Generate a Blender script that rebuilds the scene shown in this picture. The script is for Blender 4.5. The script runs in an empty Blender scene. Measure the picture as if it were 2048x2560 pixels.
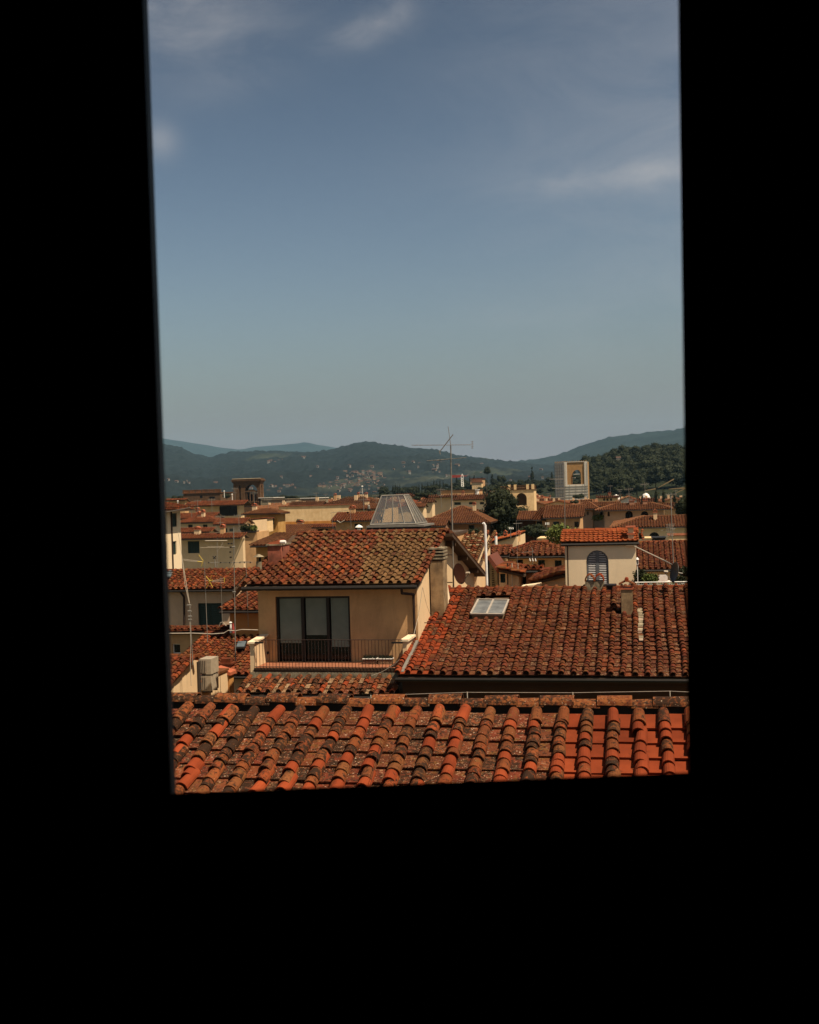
import bpy, math, random
import numpy as np
from mathutils import Vector, Matrix, noise
random.seed(7); rng = np.random.default_rng(7)
PI = math.pi
sc = bpy.context.scene
COL = sc.collection
# ------------------------------------------------------------------ camera, sky, sun, exposure
EYE = 18.0
FPX = 2800.0
YAW = math.radians(11.6); ROLL = math.radians(1.65); PITCH = math.atan(47/FPX)
def _cam_axes():
    F = Vector((-math.sin(YAW)*math.cos(PITCH), math.cos(YAW)*math.cos(PITCH), -math.sin(PITCH)))
    r0 = Vector((math.cos(YAW), math.sin(YAW), 0)); u0 = r0.cross(F)
    return r0*math.cos(ROLL)-u0*math.sin(ROLL), r0*math.sin(ROLL)+u0*math.cos(ROLL), F
CR, CU, CF = _cam_axes()
CAM = Vector((0, 0, EYE))
cd = bpy.data.cameras.new('camera'); cam = bpy.data.objects.new('camera', cd); COL.objects.link(cam)
cam.matrix_world = Matrix.Translation(CAM) @ Matrix((CR, CU, -CF)).transposed().to_4x4()
cd.sensor_fit = 'HORIZONTAL'; cd.sensor_width = 36; cd.lens = 36*FPX/2048
cd.clip_start = 0.05; cd.clip_end = 60000
cd.dof.use_dof = True; cd.dof.focus_distance = 42; cd.dof.aperture_fstop = (cd.lens/1000)/0.0036
sc.camera = cam
sc.view_settings.view_transform = 'Standard'; sc.view_settings.look = 'None'
sc.view_settings.gamma = 1; sc.view_settings.use_curve_mapping = False
sc.view_settings.exposure = 0.5
SUN_E = math.radians(60.1); SUN_A = math.radians(27)
SUND = Vector((math.cos(SUN_E)*math.cos(SUN_A), -math.cos(SUN_E)*math.sin(SUN_A), math.sin(SUN_E)))
sl = bpy.data.lights.new('sun', 'SUN'); sl.energy = 5.0; sl.angle = math.radians(.53); sl.color = (1, .86, .65)
so = bpy.data.objects.new('sun', sl); COL.objects.link(so)
so.rotation_euler = SUND.to_track_quat('Z', 'Y').to_euler(); so.location = (20, -20, 60)

def ray(px, py):
    return CF + CR*((px-1024)/FPX) + CU*((1280-py)/FPX)
def atY(px, py, Y):
    d = ray(px, py); return CAM + d*(Y/d.y)
def atX(px, py, X):
    d = ray(px, py); return CAM + d*(X/d.x)
def atZ(px, py, z):
    d = ray(px, py); return CAM + d*((z-EYE)/d.z)
def on_plane(px, py, P, n):
    d = ray(px, py); return CAM + d*((P-CAM).dot(n)/d.dot(n))
def topx(P):
    v = Vector(P)-CAM; z = v.dot(CF)
    return 1024+FPX*v.dot(CR)/z, 1280-FPX*v.dot(CU)/z
def hy(px): return 1233 - math.tan(ROLL)*(px-1024)

# ------------------------------------------------------------------ node helpers
class NT:
    def __init__(s, tree): s.t = tree; s.n = tree.nodes; s.l = tree.links
    def node(s, typ, **kw):
        n = s.n.new(typ)
        for k, v in kw.items():
            if k == 'ins':
                for kk, vv in v.items(): s.put(n.inputs[kk], vv)
            else: setattr(n, k, v)
        return n
    def put(s, sock, v):
        if isinstance(v, bpy.types.NodeSocket): s.l.new(v, sock)
        elif isinstance(v, (tuple, list, Vector)) and sock.type == 'RGBA' and len(v) == 3: sock.default_value = (*v, 1)
        else: sock.default_value = v
    def math(s, op, a, b=0.0, c=None, clamp=False):
        n = s.n.new('ShaderNodeMath'); n.operation = op; n.use_clamp = clamp
        s.put(n.inputs[0], a); s.put(n.inputs[1], b)
        if c is not None: s.put(n.inputs[2], c)
        return n.outputs[0]
    def mix(s, f, a, b, mode='MIX'):
        n = s.n.new('ShaderNodeMix'); n.data_type = 'RGBA'; n.blend_type = mode
        s.put(n.inputs[0], f); s.put(n.inputs[6], a); s.put(n.inputs[7], b)
        return n.outputs[2]
    def ramp(s, f, stops, interp='LINEAR'):
        n = s.n.new('ShaderNodeValToRGB'); cr = n.color_ramp; cr.interpolation = interp
        while len(cr.elements) < len(stops): cr.elements.new(0.5)
        for e, (p, c) in zip(cr.elements, stops):
            e.position = p
            e.color = (c, c, c, 1) if isinstance(c, (int, float)) else (*c, 1)
        s.put(n.inputs[0], f); return n.outputs[0]
    def noise(s, vec, scale, detail=3, rough=.6, dist=0.0):
        n = s.n.new('ShaderNodeTexNoise'); s.put(n.inputs['Vector'], vec)
        n.inputs['Scale'].default_value = scale; n.inputs['Detail'].default_value = detail
        n.inputs['Roughness'].default_value = rough; n.inputs['Distortion'].default_value = dist
        return n.outputs[0]
    def vm(s, op, a, b=(0, 0, 0)):
        n = s.n.new('ShaderNodeVectorMath'); n.operation = op
        s.put(n.inputs[0], a); s.put(n.inputs[1], b)
        return n.outputs['Value'] if op == 'DOT_PRODUCT' else n.outputs[0]

# world
W = bpy.data.worlds.new('World'); sc.world = W; W.use_nodes = True
w = NT(W.node_tree); w.n.clear()
sky = w.n.new('ShaderNodeTexSky'); sky.sky_type = 'NISHITA'; sky.sun_disc = False
sky.sun_elevation = SUN_E; sky.sun_rotation = PI/2 + SUN_A
sky.altitude = 60; sky.air_density = 1.0; sky.dust_density = 3.4; sky.ozone_density = 1.3
tc = w.n.new('ShaderNodeTexCoord'); D = tc.outputs['Generated']
hsv = w.n.new('ShaderNodeHueSaturation'); w.put(hsv.inputs['Color'], sky.outputs[0]); hsv.inputs['Saturation'].default_value = .66
sg = w.n.new('ShaderNodeGamma'); w.put(sg.inputs[0], w.vm('MULTIPLY', hsv.outputs[0], (1/3.6,)*3)); sg.inputs[1].default_value = 3.1
skyc = w.vm('MINIMUM', w.vm('MULTIPLY', sg.outputs[0], (3.6, 3.65, 2.65)), (4.4, 4.2, 4.1))
sx = w.n.new('ShaderNodeSeparateXYZ'); w.put(sx.inputs[0], D)
veil = w.math('MULTIPLY', w.math('EXPONENT', w.math('MULTIPLY', w.math('ABSOLUTE', sx.outputs[2]), -6.5)), .68)
skyc = w.mix(veil, skyc, (5.1, 4.15, 4.3))
cn = w.noise(w.vm('MULTIPLY', D, (1, 1, 2.2)), 7, 6, .6, .5)
cn2 = w.ramp(cn, [(.38, 0), (.66, 1)])
tot = None
for px, py, a, b, ang, k in [(400, 30, 250, 120, 0, .75), (960, 50, 80, 40, 25, .65), (870, 95, 70, 26, 15, .5),
                             (1600, 435, 230, 30, 7, .6), (400, 350, 40, 40, 0, .5), (560, 210, 120, 40, 10, .18), (1250, 800, 260, 30, 4, .15), (1850, 250, 560, 520, 0, .42)]:
    c = ray(px, py).normalized(); r = (CR-c*c.dot(CR)).normalized(); u = r.cross(c)*-1
    if u.z < 0: u = -u
    ca, sa = math.cos(math.radians(ang)), math.sin(math.radians(ang))
    r, u = r*ca+u*sa, u*ca-r*sa
    du = w.math('MULTIPLY', w.vm('DOT_PRODUCT', D, tuple(r)), FPX/a)
    dv = w.math('MULTIPLY', w.vm('DOT_PRODUCT', D, tuple(u)), FPX/b)
    g = w.math('ADD', w.math('MULTIPLY', du, du), w.math('MULTIPLY', dv, dv))
    front = w.math('GREATER_THAN', w.vm('DOT_PRODUCT', D, tuple(c)), 0.0)
    e = w.math('MULTIPLY', w.math('EXPONENT', w.math('MULTIPLY', g, -1.0)), w.math('MULTIPLY', front, k))
    tot = e if tot is None else w.math('ADD', tot, e)
cm = w.math('MULTIPLY', tot, w.math('ADD', w.math('MULTIPLY', cn2, .75), .25), clamp=True)
cloudc = w.mix(w.math('MULTIPLY', cm, .62), skyc, (6.2, 5.9, 5.8))
bg = w.n.new('ShaderNodeBackground'); w.put(bg.inputs[0], cloudc); bg.inputs[1].default_value = .06
out = w.n.new('ShaderNodeOutputWorld'); w.l.new(bg.outputs[0], out.inputs[0])

# ------------------------------------------------------------------ materials
MATS = {}
def newmat(name):
    m = bpy.data.materials.new(name); m.use_nodes = True; nt = NT(m.node_tree)
    b = m.node_tree.nodes['Principled BSDF']; MATS[name] = m
    return m, nt, b
def simple(name, col, rough=.7, metal=0.0, var=.15, scale=6.0, spec=.3, bump=0.0):
    m, t, b = newmat(name)
    geo = t.n.new('ShaderNodeNewGeometry')
    n = t.noise(geo.outputs['Position'], scale, 4)
    c = t.mix(t.ramp(n, [(.3, 0), (.7, 1)]), [x*(1-var) for x in col], [min(1, x*(1+var)) for x in col])
    t.put(b.inputs['Base Color'], c); b.inputs['Roughness'].default_value = rough
    b.inputs['Metallic'].default_value = metal; b.inputs['Specular IOR Level'].default_value = spec
    if bump:
        bn = t.n.new('ShaderNodeBump'); bn.inputs['Strength'].default_value = bump; bn.inputs['Distance'].default_value = .02
        t.put(bn.inputs['Height'], n); t.l.new(bn.outputs[0], b.inputs['Normal'])
    return m
def rnd_socket(t):
    oi = t.n.new('ShaderNodeObjectInfo'); at = t.n.new('ShaderNodeAttribute'); at.attribute_name = 'rnd'
    r = t.math('FRACT', t.math('ADD', oi.outputs['Random'], at.outputs['Fac']))
    wn = t.n.new('ShaderNodeTexWhiteNoise'); wn.noise_dimensions = '1D'; t.put(wn.inputs['W'], t.math('MULTIPLY', r, 97.0))
    return wn.outputs['Value'], wn.outputs['Color']
def tile_mat(name, stops, dark=.5, pale=.3, lichcol=(.04, .02, .012), palecol=(.34, .23, .15), scale=9.0, ochre=.25, ochrecol=(.17, .075, .026), gain=1.0, speck=0):
    m, t, b = newmat(name)
    rv, rc = rnd_socket(t)
    geo = t.n.new('ShaderNodeNewGeometry')
    pos = t.vm('ADD', geo.outputs['Position'], t.vm('MULTIPLY', rc, (7, 7, 7)))
    c = t.ramp(rv, stops)
    c = t.mix(1.0, c, t.ramp(t.noise(pos, 2.2, 3), [(.25, .72), (.75, 1.2)]), 'MULTIPLY')
    sep = t.n.new('ShaderNodeSeparateColor'); t.put(sep.inputs[0], rc)
    big = t.noise(geo.outputs['Position'], .45, 4, .6)
    c = t.mix(1.0, c, t.ramp(big, [(.3, .62), (.7, 1.25)]), 'MULTIPLY')
    amt = t.math('MULTIPLY', t.math('ADD', sep.outputs[1], t.math('MULTIPLY', t.math('SUBTRACT', big, .3), 1.6)), dark)
    n1 = t.noise(pos, scale, 5, .68, .4)
    if ochre:
        n3 = t.noise(pos, scale*.7, 4, .6)
        c = t.mix(t.math('MULTIPLY', t.math('SUBTRACT', n3, .63-ochre*.35), 9, clamp=True), c, ochrecol)
    c = t.mix(t.math('MULTIPLY', t.math('SUBTRACT', t.math('ADD', n1, t.math('MULTIPLY', amt, .155)), .63), 9, clamp=True), c, lichcol)
    n2 = t.noise(pos, scale*1.7, 5, .72, .6)
    c = t.mix(t.math('MULTIPLY', t.math('SUBTRACT', t.math('ADD', n2, t.math('MULTIPLY', sep.outputs[2], pale*.14)), .70-pale*.12), 14, clamp=True), c, palecol)
    if speck:
        n4 = t.noise(pos, 34, 3, .6, .2)
        c = t.mix(t.math('MULTIPLY', t.math('SUBTRACT', t.math('ADD', n4, t.math('MULTIPLY', n2, .35)), .89-.06*speck), 16, clamp=True), c, (.62, .46, .36))
        c = t.mix(t.math('MULTIPLY', t.math('SUBTRACT', t.noise(pos, 26, 3, .65), .6-.04*speck), 10, clamp=True), c, (.03, .014, .009))
    c = t.mix(1.0, c, (.74*gain, .69*gain, .6*gain), 'MULTIPLY')
    t.put(b.inputs['Base Color'], c); b.inputs['Roughness'].default_value = .9; b.inputs['Specular IOR Level'].default_value = .12
    bn = t.n.new('ShaderNodeBump'); bn.inputs['Strength'].default_value = .5; bn.inputs['Distance'].default_value = .01
    t.put(bn.inputs['Height'], n2); t.l.new(bn.outputs[0], b.inputs['Normal'])
    return m
def plaster(name, col, stain=.35, staincol=None, scale=1.0, streak=True):
    m, t, b = newmat(name)
    geo = t.n.new('ShaderNodeNewGeometry'); P = geo.outputs['Position']
    n1 = t.noise(P, .8*scale, 5, .65); n2 = t.noise(t.vm('MULTIPLY', P, (2, 2, .45)), 1.3*scale, 5, .65, .6); n3 = t.noise(P, 14, 3)
    sc_ = staincol or tuple(x*.55 for x in col)
    c = t.mix(t.ramp(n1, [(.35, 0), (.7, min(1, stain*1.3))]), col, sc_)
    if streak: c = t.mix(t.ramp(n2, [(.48, 0), (.78, stain*.8)]), c, tuple(x*.7 for x in sc_))
    c = t.mix(t.ramp(n3, [(.3, .0), (.8, .12)]), c, tuple(min(1, x*1.3) for x in col))
    t.put(b.inputs['Base Color'], c); b.inputs['Roughness'].default_value = .93; b.inputs['Specular IOR Level'].default_value = .15
    bn = t.n.new('ShaderNodeBump'); bn.inputs['Strength'].default_value = .25; bn.inputs['Distance'].default_value = .02
    t.put(bn.inputs['Height'], t.math('ADD', n1, t.math('MULTIPLY', n3, .3))); t.l.new(bn.outputs[0], b.inputs['Normal'])
    return m
OR = (.30, .066, .022); ORB = (.25, .055, .02); BR = (.12, .036, .016); DK = (.07, .026, .015); OC = (.19, .082, .032); RD = (.155, .034, .018)
M_cover = tile_mat('weathered_cover_tile', speck=.25, stops= [(0, (.27, .078, .027)), (.3, (.22, .066, .025)), (.5, (.24, .088, .034)), (.7, (.19, .052, .022)), (.85, (.31, .07, .024)), (1, (.25, .08, .03))], dark=1.35, pale=.1, scale=12, ochre=.2)
M_pan = tile_mat('lichened_pan_tile', [(0, (.14, .033, .018)), (.4, (.19, .042, .022)), (.7, (.16, .05, .025)), (1, (.22, .062, .027))], dark=1.25, pale=.62, scale=13, ochre=.3, palecol=(.34, .18, .11), speck=1.3)
M_pan_new = tile_mat('new_orange_tile', [(0, (.27, .05, .018)), (1, (.32, .064, .023))], dark=.05, pale=.1, ochre=0)
M_lpan = tile_mat('pale_lichened_pan_tile', [(0, (.24, .12, .06)), (1, (.3, .17, .1))], dark=1.1, pale=1.0, scale=12, palecol=(.42, .3, .2), speck=1.3)
M_ridge = tile_mat('lichened_ridge_tile', [(0, (.17, .045, .022)), (1, (.24, .072, .03))], dark=1.5, speck=1.0, pale=.45, scale=15, ochre=.6, ochrecol=(.26, .09, .032))
M_c2 = tile_mat('brown_cover_tile', [(0, BR), (.35, RD), (.6, (.12, .036, .018)), (.85, (.16, .058, .024)), (1, (.2, .043, .017))], dark=.75, pale=.2, scale=8)
M_p2 = tile_mat('brown_pan_tile', speck=.6, stops=[(0, (.075, .02, .012)), (.5, (.115, .028, .015)), (.8, (.14, .043, .02)), (1, (.19, .043, .017))], dark=.6, pale=.7, scale=9)
M_c3 = tile_mat('red_roof_tile', [(0, RD), (.3, BR), (.55, (.18, .048, .024)), (.75, OR), (1, (.17, .088, .042))], dark=.55, pale=.25, scale=6)
M_tan = tile_mat('tan_roof_tile', [(0, (.165, .09, .042)), (.5, (.19, .106, .05)), (1, (.14, .07, .035))], dark=.35, pale=.1, scale=8, ochre=.2, ochrecol=(.2, .13, .058))
M_far = tile_mat('distant_roof_tile', gain=1.3, stops= [(0, RD), (.4, (.17, .052, .026)), (.7, BR), (1, (.22, .085, .04))], dark=.5, pale=.3, scale=3)
M_farred = tile_mat('distant_red_tile', gain=1.3, stops= [(0, (.19, .046, .025)), (.4, (.13, .042, .022)), (.7, (.2, .055, .028)), (1, (.22, .075, .035))], dark=.7, pale=.3, scale=4)
M_farbr = tile_mat('distant_brown_tile', gain=1.3, stops= [(0, (.14, .06, .033)), (.5, (.18, .08, .042)), (1, (.12, .05, .03))], dark=.5, pale=.35, scale=3)
M_panfar = tile_mat('distant_shaded_channel_tile', [(0, (.09, .03, .018)), (1, (.13, .045, .024))], dark=.6, pale=.2, scale=3)  # shade in the channels between far cover tiles is put into this colour
M_or = tile_mat('clean_orange_roof_tile', [(0, (.31, .072, .028)), (1, (.36, .1, .036))], dark=.15, pale=.05, ochre=0)
P_cream = plaster('cream_plaster', (.68, .48, .285), .22)
P_pale = plaster('pale_plaster', (.78, .61, .41), .18)
P_tan = plaster('tan_plaster', (.57, .33, .16), .5)
P_pink = plaster('pinkish_plaster', (.56, .38, .25), .3)
P_yell = plaster('yellow_plaster', (.76, .54, .3), .35, (.4, .2, .06))
P_oran = plaster('orange_plaster', (.46, .22, .07), .35)
P_brown = plaster('shaded_brown_plaster', (.065, .028, .013), .4)  # shadow on these walls is put into the very dark brown
P_stone = plaster('brown_stone', (.125, .065, .032), .6, (.05, .03, .018), 2.0)
P_grey = plaster('stained_cement', (.34, .27, .18), .75, (.05, .04, .025), 5.0)
P_white = plaster('white_sheet', (.62, .57, .5), .35, (.4, .36, .3), 2)
P_dirt = plaster('sooty_plaster', (.3, .2, .11), .7, (.08, .05, .03), 3)
M_mortshade = simple('dark_mortar_and_shade', (.03, .02, .013), .95)  # for mortar and flues, also for dark parts painted as shade
M_gut = simple('dark_gutter_metal', (.014, .010, .008), .6, 0)
M_under = simple('dark_timber_eaves', (.06, .033, .018), .9)
M_glass = simple('dark_glass', (.005, .006, .006), .12, spec=.22)
M_dusty = simple('dusty_glass', (.15, .15, .145), .25, spec=.6, var=.4, scale=3)
M_blind = simple('grey_roller_blind', (.15, .18, .152), .55, var=.12, scale=2.5)
M_dkwin = simple('dark_window_frame', (.014, .009, .007), .5)
M_green = simple('dark_green_shutter', (.018, .035, .028), .6)
M_grsh = simple('grey_shutter', (.11, .115, .125), .55)
M_slat = simple('pale_grey_slat', (.42, .40, .40), .55)
M_iron = simple('brown_iron', (.025, .011, .007), .7)
M_steel = simple('grey_steel', (.2, .18, .155), .65, .25)
M_white = simple('white_paint', (.78, .74, .68), .5)
M_wpipe = simple('white_pipe', (.75, .72, .7), .35)
M_yelm = simple('yellow_plastic', (.5, .34, .04), .5)
M_dish = simple('brown_dish', (.028, .010, .006), .9, spec=.03)
M_bdish = simple('black_dish', (.02, .02, .02), .5)
M_terr = simple('terracotta_floor', (.27, .1, .05), .8, var=.2, scale=5)
M_clay = simple('terracotta_pot', (.38, .1, .045), .8)
M_cable = simple('white_cable', (.42, .35, .27), .6)
M_bcab = simple('grey_cable', (.25, .2, .16), .6)
M_room = simple('unlit_room_black', (.004, .004, .004), .95, spec=.02)  # the room's lack of light is put into this near-black colour
M_wframe = simple('dark_frame_paint', (.035, .045, .06), .7, spec=.1)
M_bark = simple('bark', (.07, .045, .03), .95)
M_red = simple('red_paint', (.3, .045, .035), .5)
M_ac = simple('air_conditioner_casing', (.36, .29, .21), .5)
M_acg = simple('air_conditioner_grille', (.09, .06, .045), .6)
def leafmat(name, a, b_):
    m, t, b = newmat(name); rv, rc = rnd_socket(t)
    geo = t.n.new('ShaderNodeNewGeometry'); n = t.noise(geo.outputs['Position'], .35, 3)
    c = t.mix(t.math('ADD', t.math('MULTIPLY', rv, .6), t.math('MULTIPLY', n, .4)), a, b_)
    t.put(b.inputs['Base Color'], c); b.inputs['Roughness'].default_value = .75; b.inputs['Specular IOR Level'].default_value = .2
    return m
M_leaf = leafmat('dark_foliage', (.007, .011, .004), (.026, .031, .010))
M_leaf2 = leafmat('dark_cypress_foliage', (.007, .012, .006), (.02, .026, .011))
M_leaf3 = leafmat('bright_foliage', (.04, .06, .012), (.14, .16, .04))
def glassmat():
    m, t, b = newmat('clear_glazing')
    b.inputs['Base Color'].default_value = (.75, .74, .7, 1); b.inputs['Roughness'].default_value = .05
    b.inputs['Alpha'].default_value = 1
    tr = t.n.new('ShaderNodeBsdfTransparent'); tr.inputs[0].default_value = (.9, .88, .84, 1)
    gl = t.n.new('ShaderNodeBsdfGlossy'); gl.inputs[0].default_value = (.8, .8, .8, 1); gl.inputs['Roughness'].default_value = .04
    df = t.n.new('ShaderNodeBsdfDiffuse'); df.inputs[0].default_value = (.5, .48, .42, 1)
    m1 = t.n.new('ShaderNodeMixShader'); m1.inputs[0].default_value = .09; t.l.new(tr.outputs[0], m1.inputs[1]); t.l.new(gl.outputs[0], m1.inputs[2])
    m2 = t.n.new('ShaderNodeMixShader'); m2.inputs[0].default_value = .05; t.l.new(m1.outputs[0], m2.inputs[1]); t.l.new(df.outputs[0], m2.inputs[2])
    t.l.new(m2.outputs[0], t.n['Material Output'].inputs[0]); return m
M_clear = glassmat()

# ------------------------------------------------------------------ mesh helpers
class MB:
    def __init__(s): s.v = []; s.f = []
    def add(s, vs, fs):
        b = len(s.v); s.v += [tuple(x) for x in vs]; s.f += [tuple(b+i for i in f) for f in fs]; return s
    def box(s, x0, x1, y0, y1, z0, z1):
        vs = [(x0, y0, z0), (x1, y0, z0), (x1, y1, z0), (x0, y1, z0), (x0, y0, z1), (x1, y0, z1), (x1, y1, z1), (x0, y1, z1)]
        return s.add(vs, [(0, 3, 2, 1), (4, 5, 6, 7), (0, 1, 5, 4), (1, 2, 6, 5), (2, 3, 7, 6), (3, 0, 4, 7)])
    def obox(s, C, ax, ay, az):   # oriented box: centre, half axes
        C, ax, ay, az = map(Vector, (C, ax, ay, az))
        vs = [C+ax*i+ay*j+az*k for k in (-1, 1) for (i, j) in ((-1, -1), (1, -1), (1, 1), (-1, 1))]
        return s.add(vs, [(0, 3, 2, 1), (4, 5, 6, 7), (0, 1, 5, 4), (1, 2, 6, 5), (2, 3, 7, 6), (3, 0, 4, 7)])
    def tube(s, a, b, r, n=6, r2=None, caps=True):
        a, b = Vector(a), Vector(b); d = (b-a).normalized(); r2 = r if r2 is None else r2
        u = d.cross(Vector((0, 0, 1)) if abs(d.z) < .9 else Vector((1, 0, 0))).normalized(); v = d.cross(u)
        vs = []
        for P, R in ((a, r), (b, r2)):
            for k in range(n):
                t = 2*PI*k/n; vs.append(P+u*R*math.cos(t)+v*R*math.sin(t))
        fs = [(k, (k+1) % n, n+(k+1) % n, n+k) for k in range(n)]
        if caps: fs += [tuple(range(n))[::-1], tuple(range(n, 2*n))]
        return s.add(vs, fs)
    def path(s, pts, r, n=5):
        for a, b in zip(pts[:-1], pts[1:]): s.tube(a, b, r, n)
        return s
    def prism(s, poly, off):      # polygon extruded by offset vector
        off = Vector(off); n = len(poly); P = [Vector(p) for p in poly]
        return s.add(P+[p+off for p in P], [tuple(range(n)), tuple(range(n, 2*n))[::-1]]+[(i, n+i, n+(i+1) % n, (i+1) % n) for i in range(n)])
    def lathe(s, C, prof, n=12):
        C = Vector(C); vs = []
        for r, z in prof:
            for k in range(n):
                t = 2*PI*k/n; vs.append(C+Vector((r*math.cos(t), r*math.sin(t), z)))
        fs = []
        for j in range(len(prof)-1):
            for k in range(n): fs.append((j*n+k, j*n+(k+1) % n, (j+1)*n+(k+1) % n, (j+1)*n+k))
        fs += [tuple(range(n))[::-1], tuple(range((len(prof)-1)*n, len(prof)*n))]
        return s.add(vs, fs)
    def build(s, name, mat, parent=None, smooth=False, kind=None):
        me = bpy.data.meshes.new(name); me.from_pydata(s.v, [], s.f); me.materials.append(mat)
        if smooth:
            for p in me.polygons: p.use_smooth = True
        return link(name, me, parent, kind)
def link(name, me, parent=None, kind=None):
    o = bpy.data.objects.new(name, me); COL.objects.link(o)
    if parent is not None: adopt(o, parent)
    if kind: o['kind'] = kind
    return o
WORLDLOC = {}
def adopt(o, parent):
    o.parent = parent
    L = WORLDLOC.get(parent.name)
    if L is not None: o.matrix_parent_inverse = Matrix.Translation(-L)
def thing(name, label, cat, loc=(0, 0, 0), group=None):
    o = bpy.data.objects.new(name, None); COL.objects.link(o); o.location = loc; o.empty_display_size = .2
    WORLDLOC[o.name] = Vector(loc)
    return tag(o, label, cat, group)
def tag(o, label, cat, group=None):
    o['label'] = label; o['category'] = cat
    if group: o['group'] = group
    return o

# ------------------------------------------------------------------ roof tiles
TPL = {}
def cover_tpl(near, var):
    k = ('c', near, var)
    if k in TPL: return TPL[k]
    r = random.Random(var*13+1); L = .44
    n = 8 if near else 4
    r0 = (.097+r.uniform(-.006, .006)); r1 = r0*.82; zb = .022; lift = .048
    vs, fs = [], []
    def arc(R, y, z, ns): return [(math.cos(PI*i/ns)*R, y, z+math.sin(PI*i/ns)*R*1.08) for i in range(ns+1)]
    if near:
        th = .017
        rings = [arc(r0, 0, zb+lift, n), arc(r1, L, zb, n), arc(r0-th, 0, zb+lift, n), arc(r1-th, L*.5, zb+lift*.5, n)]
        for rg in rings: vs += rg
        m = n+1
        for i in range(n):
            fs.append((i, m+i, m+i+1, i+1)[::-1]); fs.append((i, i+1, 2*m+i+1, 2*m+i)[::-1]); fs.append((2*m+i, 2*m+i+1, 3*m+i+1, 3*m+i)[::-1])
    else:
        vs = arc(r0, 0, zb+lift, n)+arc(r1, L, zb, n); m = n+1
        for i in range(n): fs.append((i, m+i, m+i+1, i+1)[::-1])
        fs.append(tuple(range(m)))
    TPL[k] = (np.array(vs, dtype=float), fs); return TPL[k]
def pan_tpl(near, var, s):
    k = ('p', near, var, s)
    if k in TPL: return TPL[k]
    r = random.Random(var*7+3); w0 = s*.49; L = .44; lift = .046; th = .024
    j = r.uniform(-.004, .004)
    if near:
        xs = [-w0, -w0+.025, w0-.025, w0]; zt = [.03, .006+j, .006-j, .03]
        vs, fs = [], []
        for y, l in ((0, lift), (L, 0)):
            for x, z in zip(xs, zt): vs.append((x*(1 if y == 0 else .93), y, z+l))
            for x in xs: vs.append((x*(1 if y == 0 else .93), y, l-th))
        for i in range(3): fs.append((i, i+1, 8+i+1, 8+i)); fs.append((i+1, i, 4+i, 5+i))
        fs += [(0, 8, 12, 4), (3, 7, 15, 11), (4, 12, 15, 7)]
    else:
        vs = [(-w0, 0, lift), (w0, 0, lift), (w0, L, 0), (-w0, L, 0), (-w0, 0, -.01), (w0, 0, -.01)]
        fs = [(0, 1, 2, 3), (1, 0, 4, 5)]
    TPL[k] = (np.array(vs, dtype=float), fs); return TPL[k]
MESHC = {}
def tpl_mesh(tkey, tpl, mat, nm):
    k = (tkey, mat.name)
    if k not in MESHC:
        me = bpy.data.meshes.new(nm); me.from_pydata([tuple(v) for v in tpl[0]], [], tpl[1]); me.materials.append(mat)
        if nm == 'cover_tile':
            for p in me.polygons: p.use_smooth = False
        MESHC[k] = me
    return MESHC[k]
def merged(name, items, parent):
    """items: (template, 4x4 np matrix, mat) -> one stuff mesh"""
    mats = []; V = []; Fi = []; Fl = []; MI = []; R = []; base = 0
    groups = {}
    for tkey, tpl, M, mat in items: groups.setdefault((tkey, mat.name), (tpl, mat, []))[2].append(M)
    for (tk, mn), (tpl, mat, Ms) in groups.items():
        if mat not in mats: mats.append(mat)
        mi = mats.index(mat); Ms = np.array(Ms); T, F = tpl
        P = np.einsum('nij,vj->nvi', Ms[:, :3, :3], T)+Ms[:, None, :3, 3]
        n, v = P.shape[:2]; V.append(P.reshape(-1, 3))
        r = rng.random(n)
        for f in F:
            idx = (base+np.arange(n)*v)[:, None]+np.array(f)[None, :]
            Fi.append(idx.reshape(-1)); Fl.append(np.full(n, len(f))); MI.append(np.full(n, mi)); R.append(r)
        base += n*v
    if not V: return None
    V = np.concatenate(V); Fi = np.concatenate(Fi); Fl = np.concatenate(Fl); MI = np.concatenate(MI); R = np.concatenate(R)
    me = bpy.data.meshes.new(name); me.vertices.add(len(V)); me.vertices.foreach_set('co', V.reshape(-1))
    me.loops.add(len(Fi)); me.loops.foreach_set('vertex_index', Fi.astype(np.int32))
    me.polygons.add(len(Fl)); st = np.concatenate([[0], np.cumsum(Fl)[:-1]])
    me.polygons.foreach_set('loop_start', st.astype(np.int32)); me.polygons.foreach_set('loop_total', Fl.astype(np.int32))
    me.polygons.foreach_set('material_index', MI.astype(np.int32))
    for m in mats: me.materials.append(m)
    a = me.attributes.new('rnd', 'FLOAT', 'FACE'); a.data.foreach_set('value', R.astype(np.float32))
    me.update(calc_edges=True); me.validate()
    return link(name, me, parent, 'stuff')
def inpoly(p, poly):
    x, y = p; c = False; n = len(poly)
    for i in range(n):
        x1, y1 = poly[i]; x2, y2 = poly[(i+1) % n]
        if (y1 > y) != (y2 > y) and x < (x2-x1)*(y-y1)/(y2-y1)+x1: c = not c
    return c
def visible(P, m=25):
    x, y = topx(P); return 350-m < x < 1745+m and -50 < y < 2020
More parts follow.
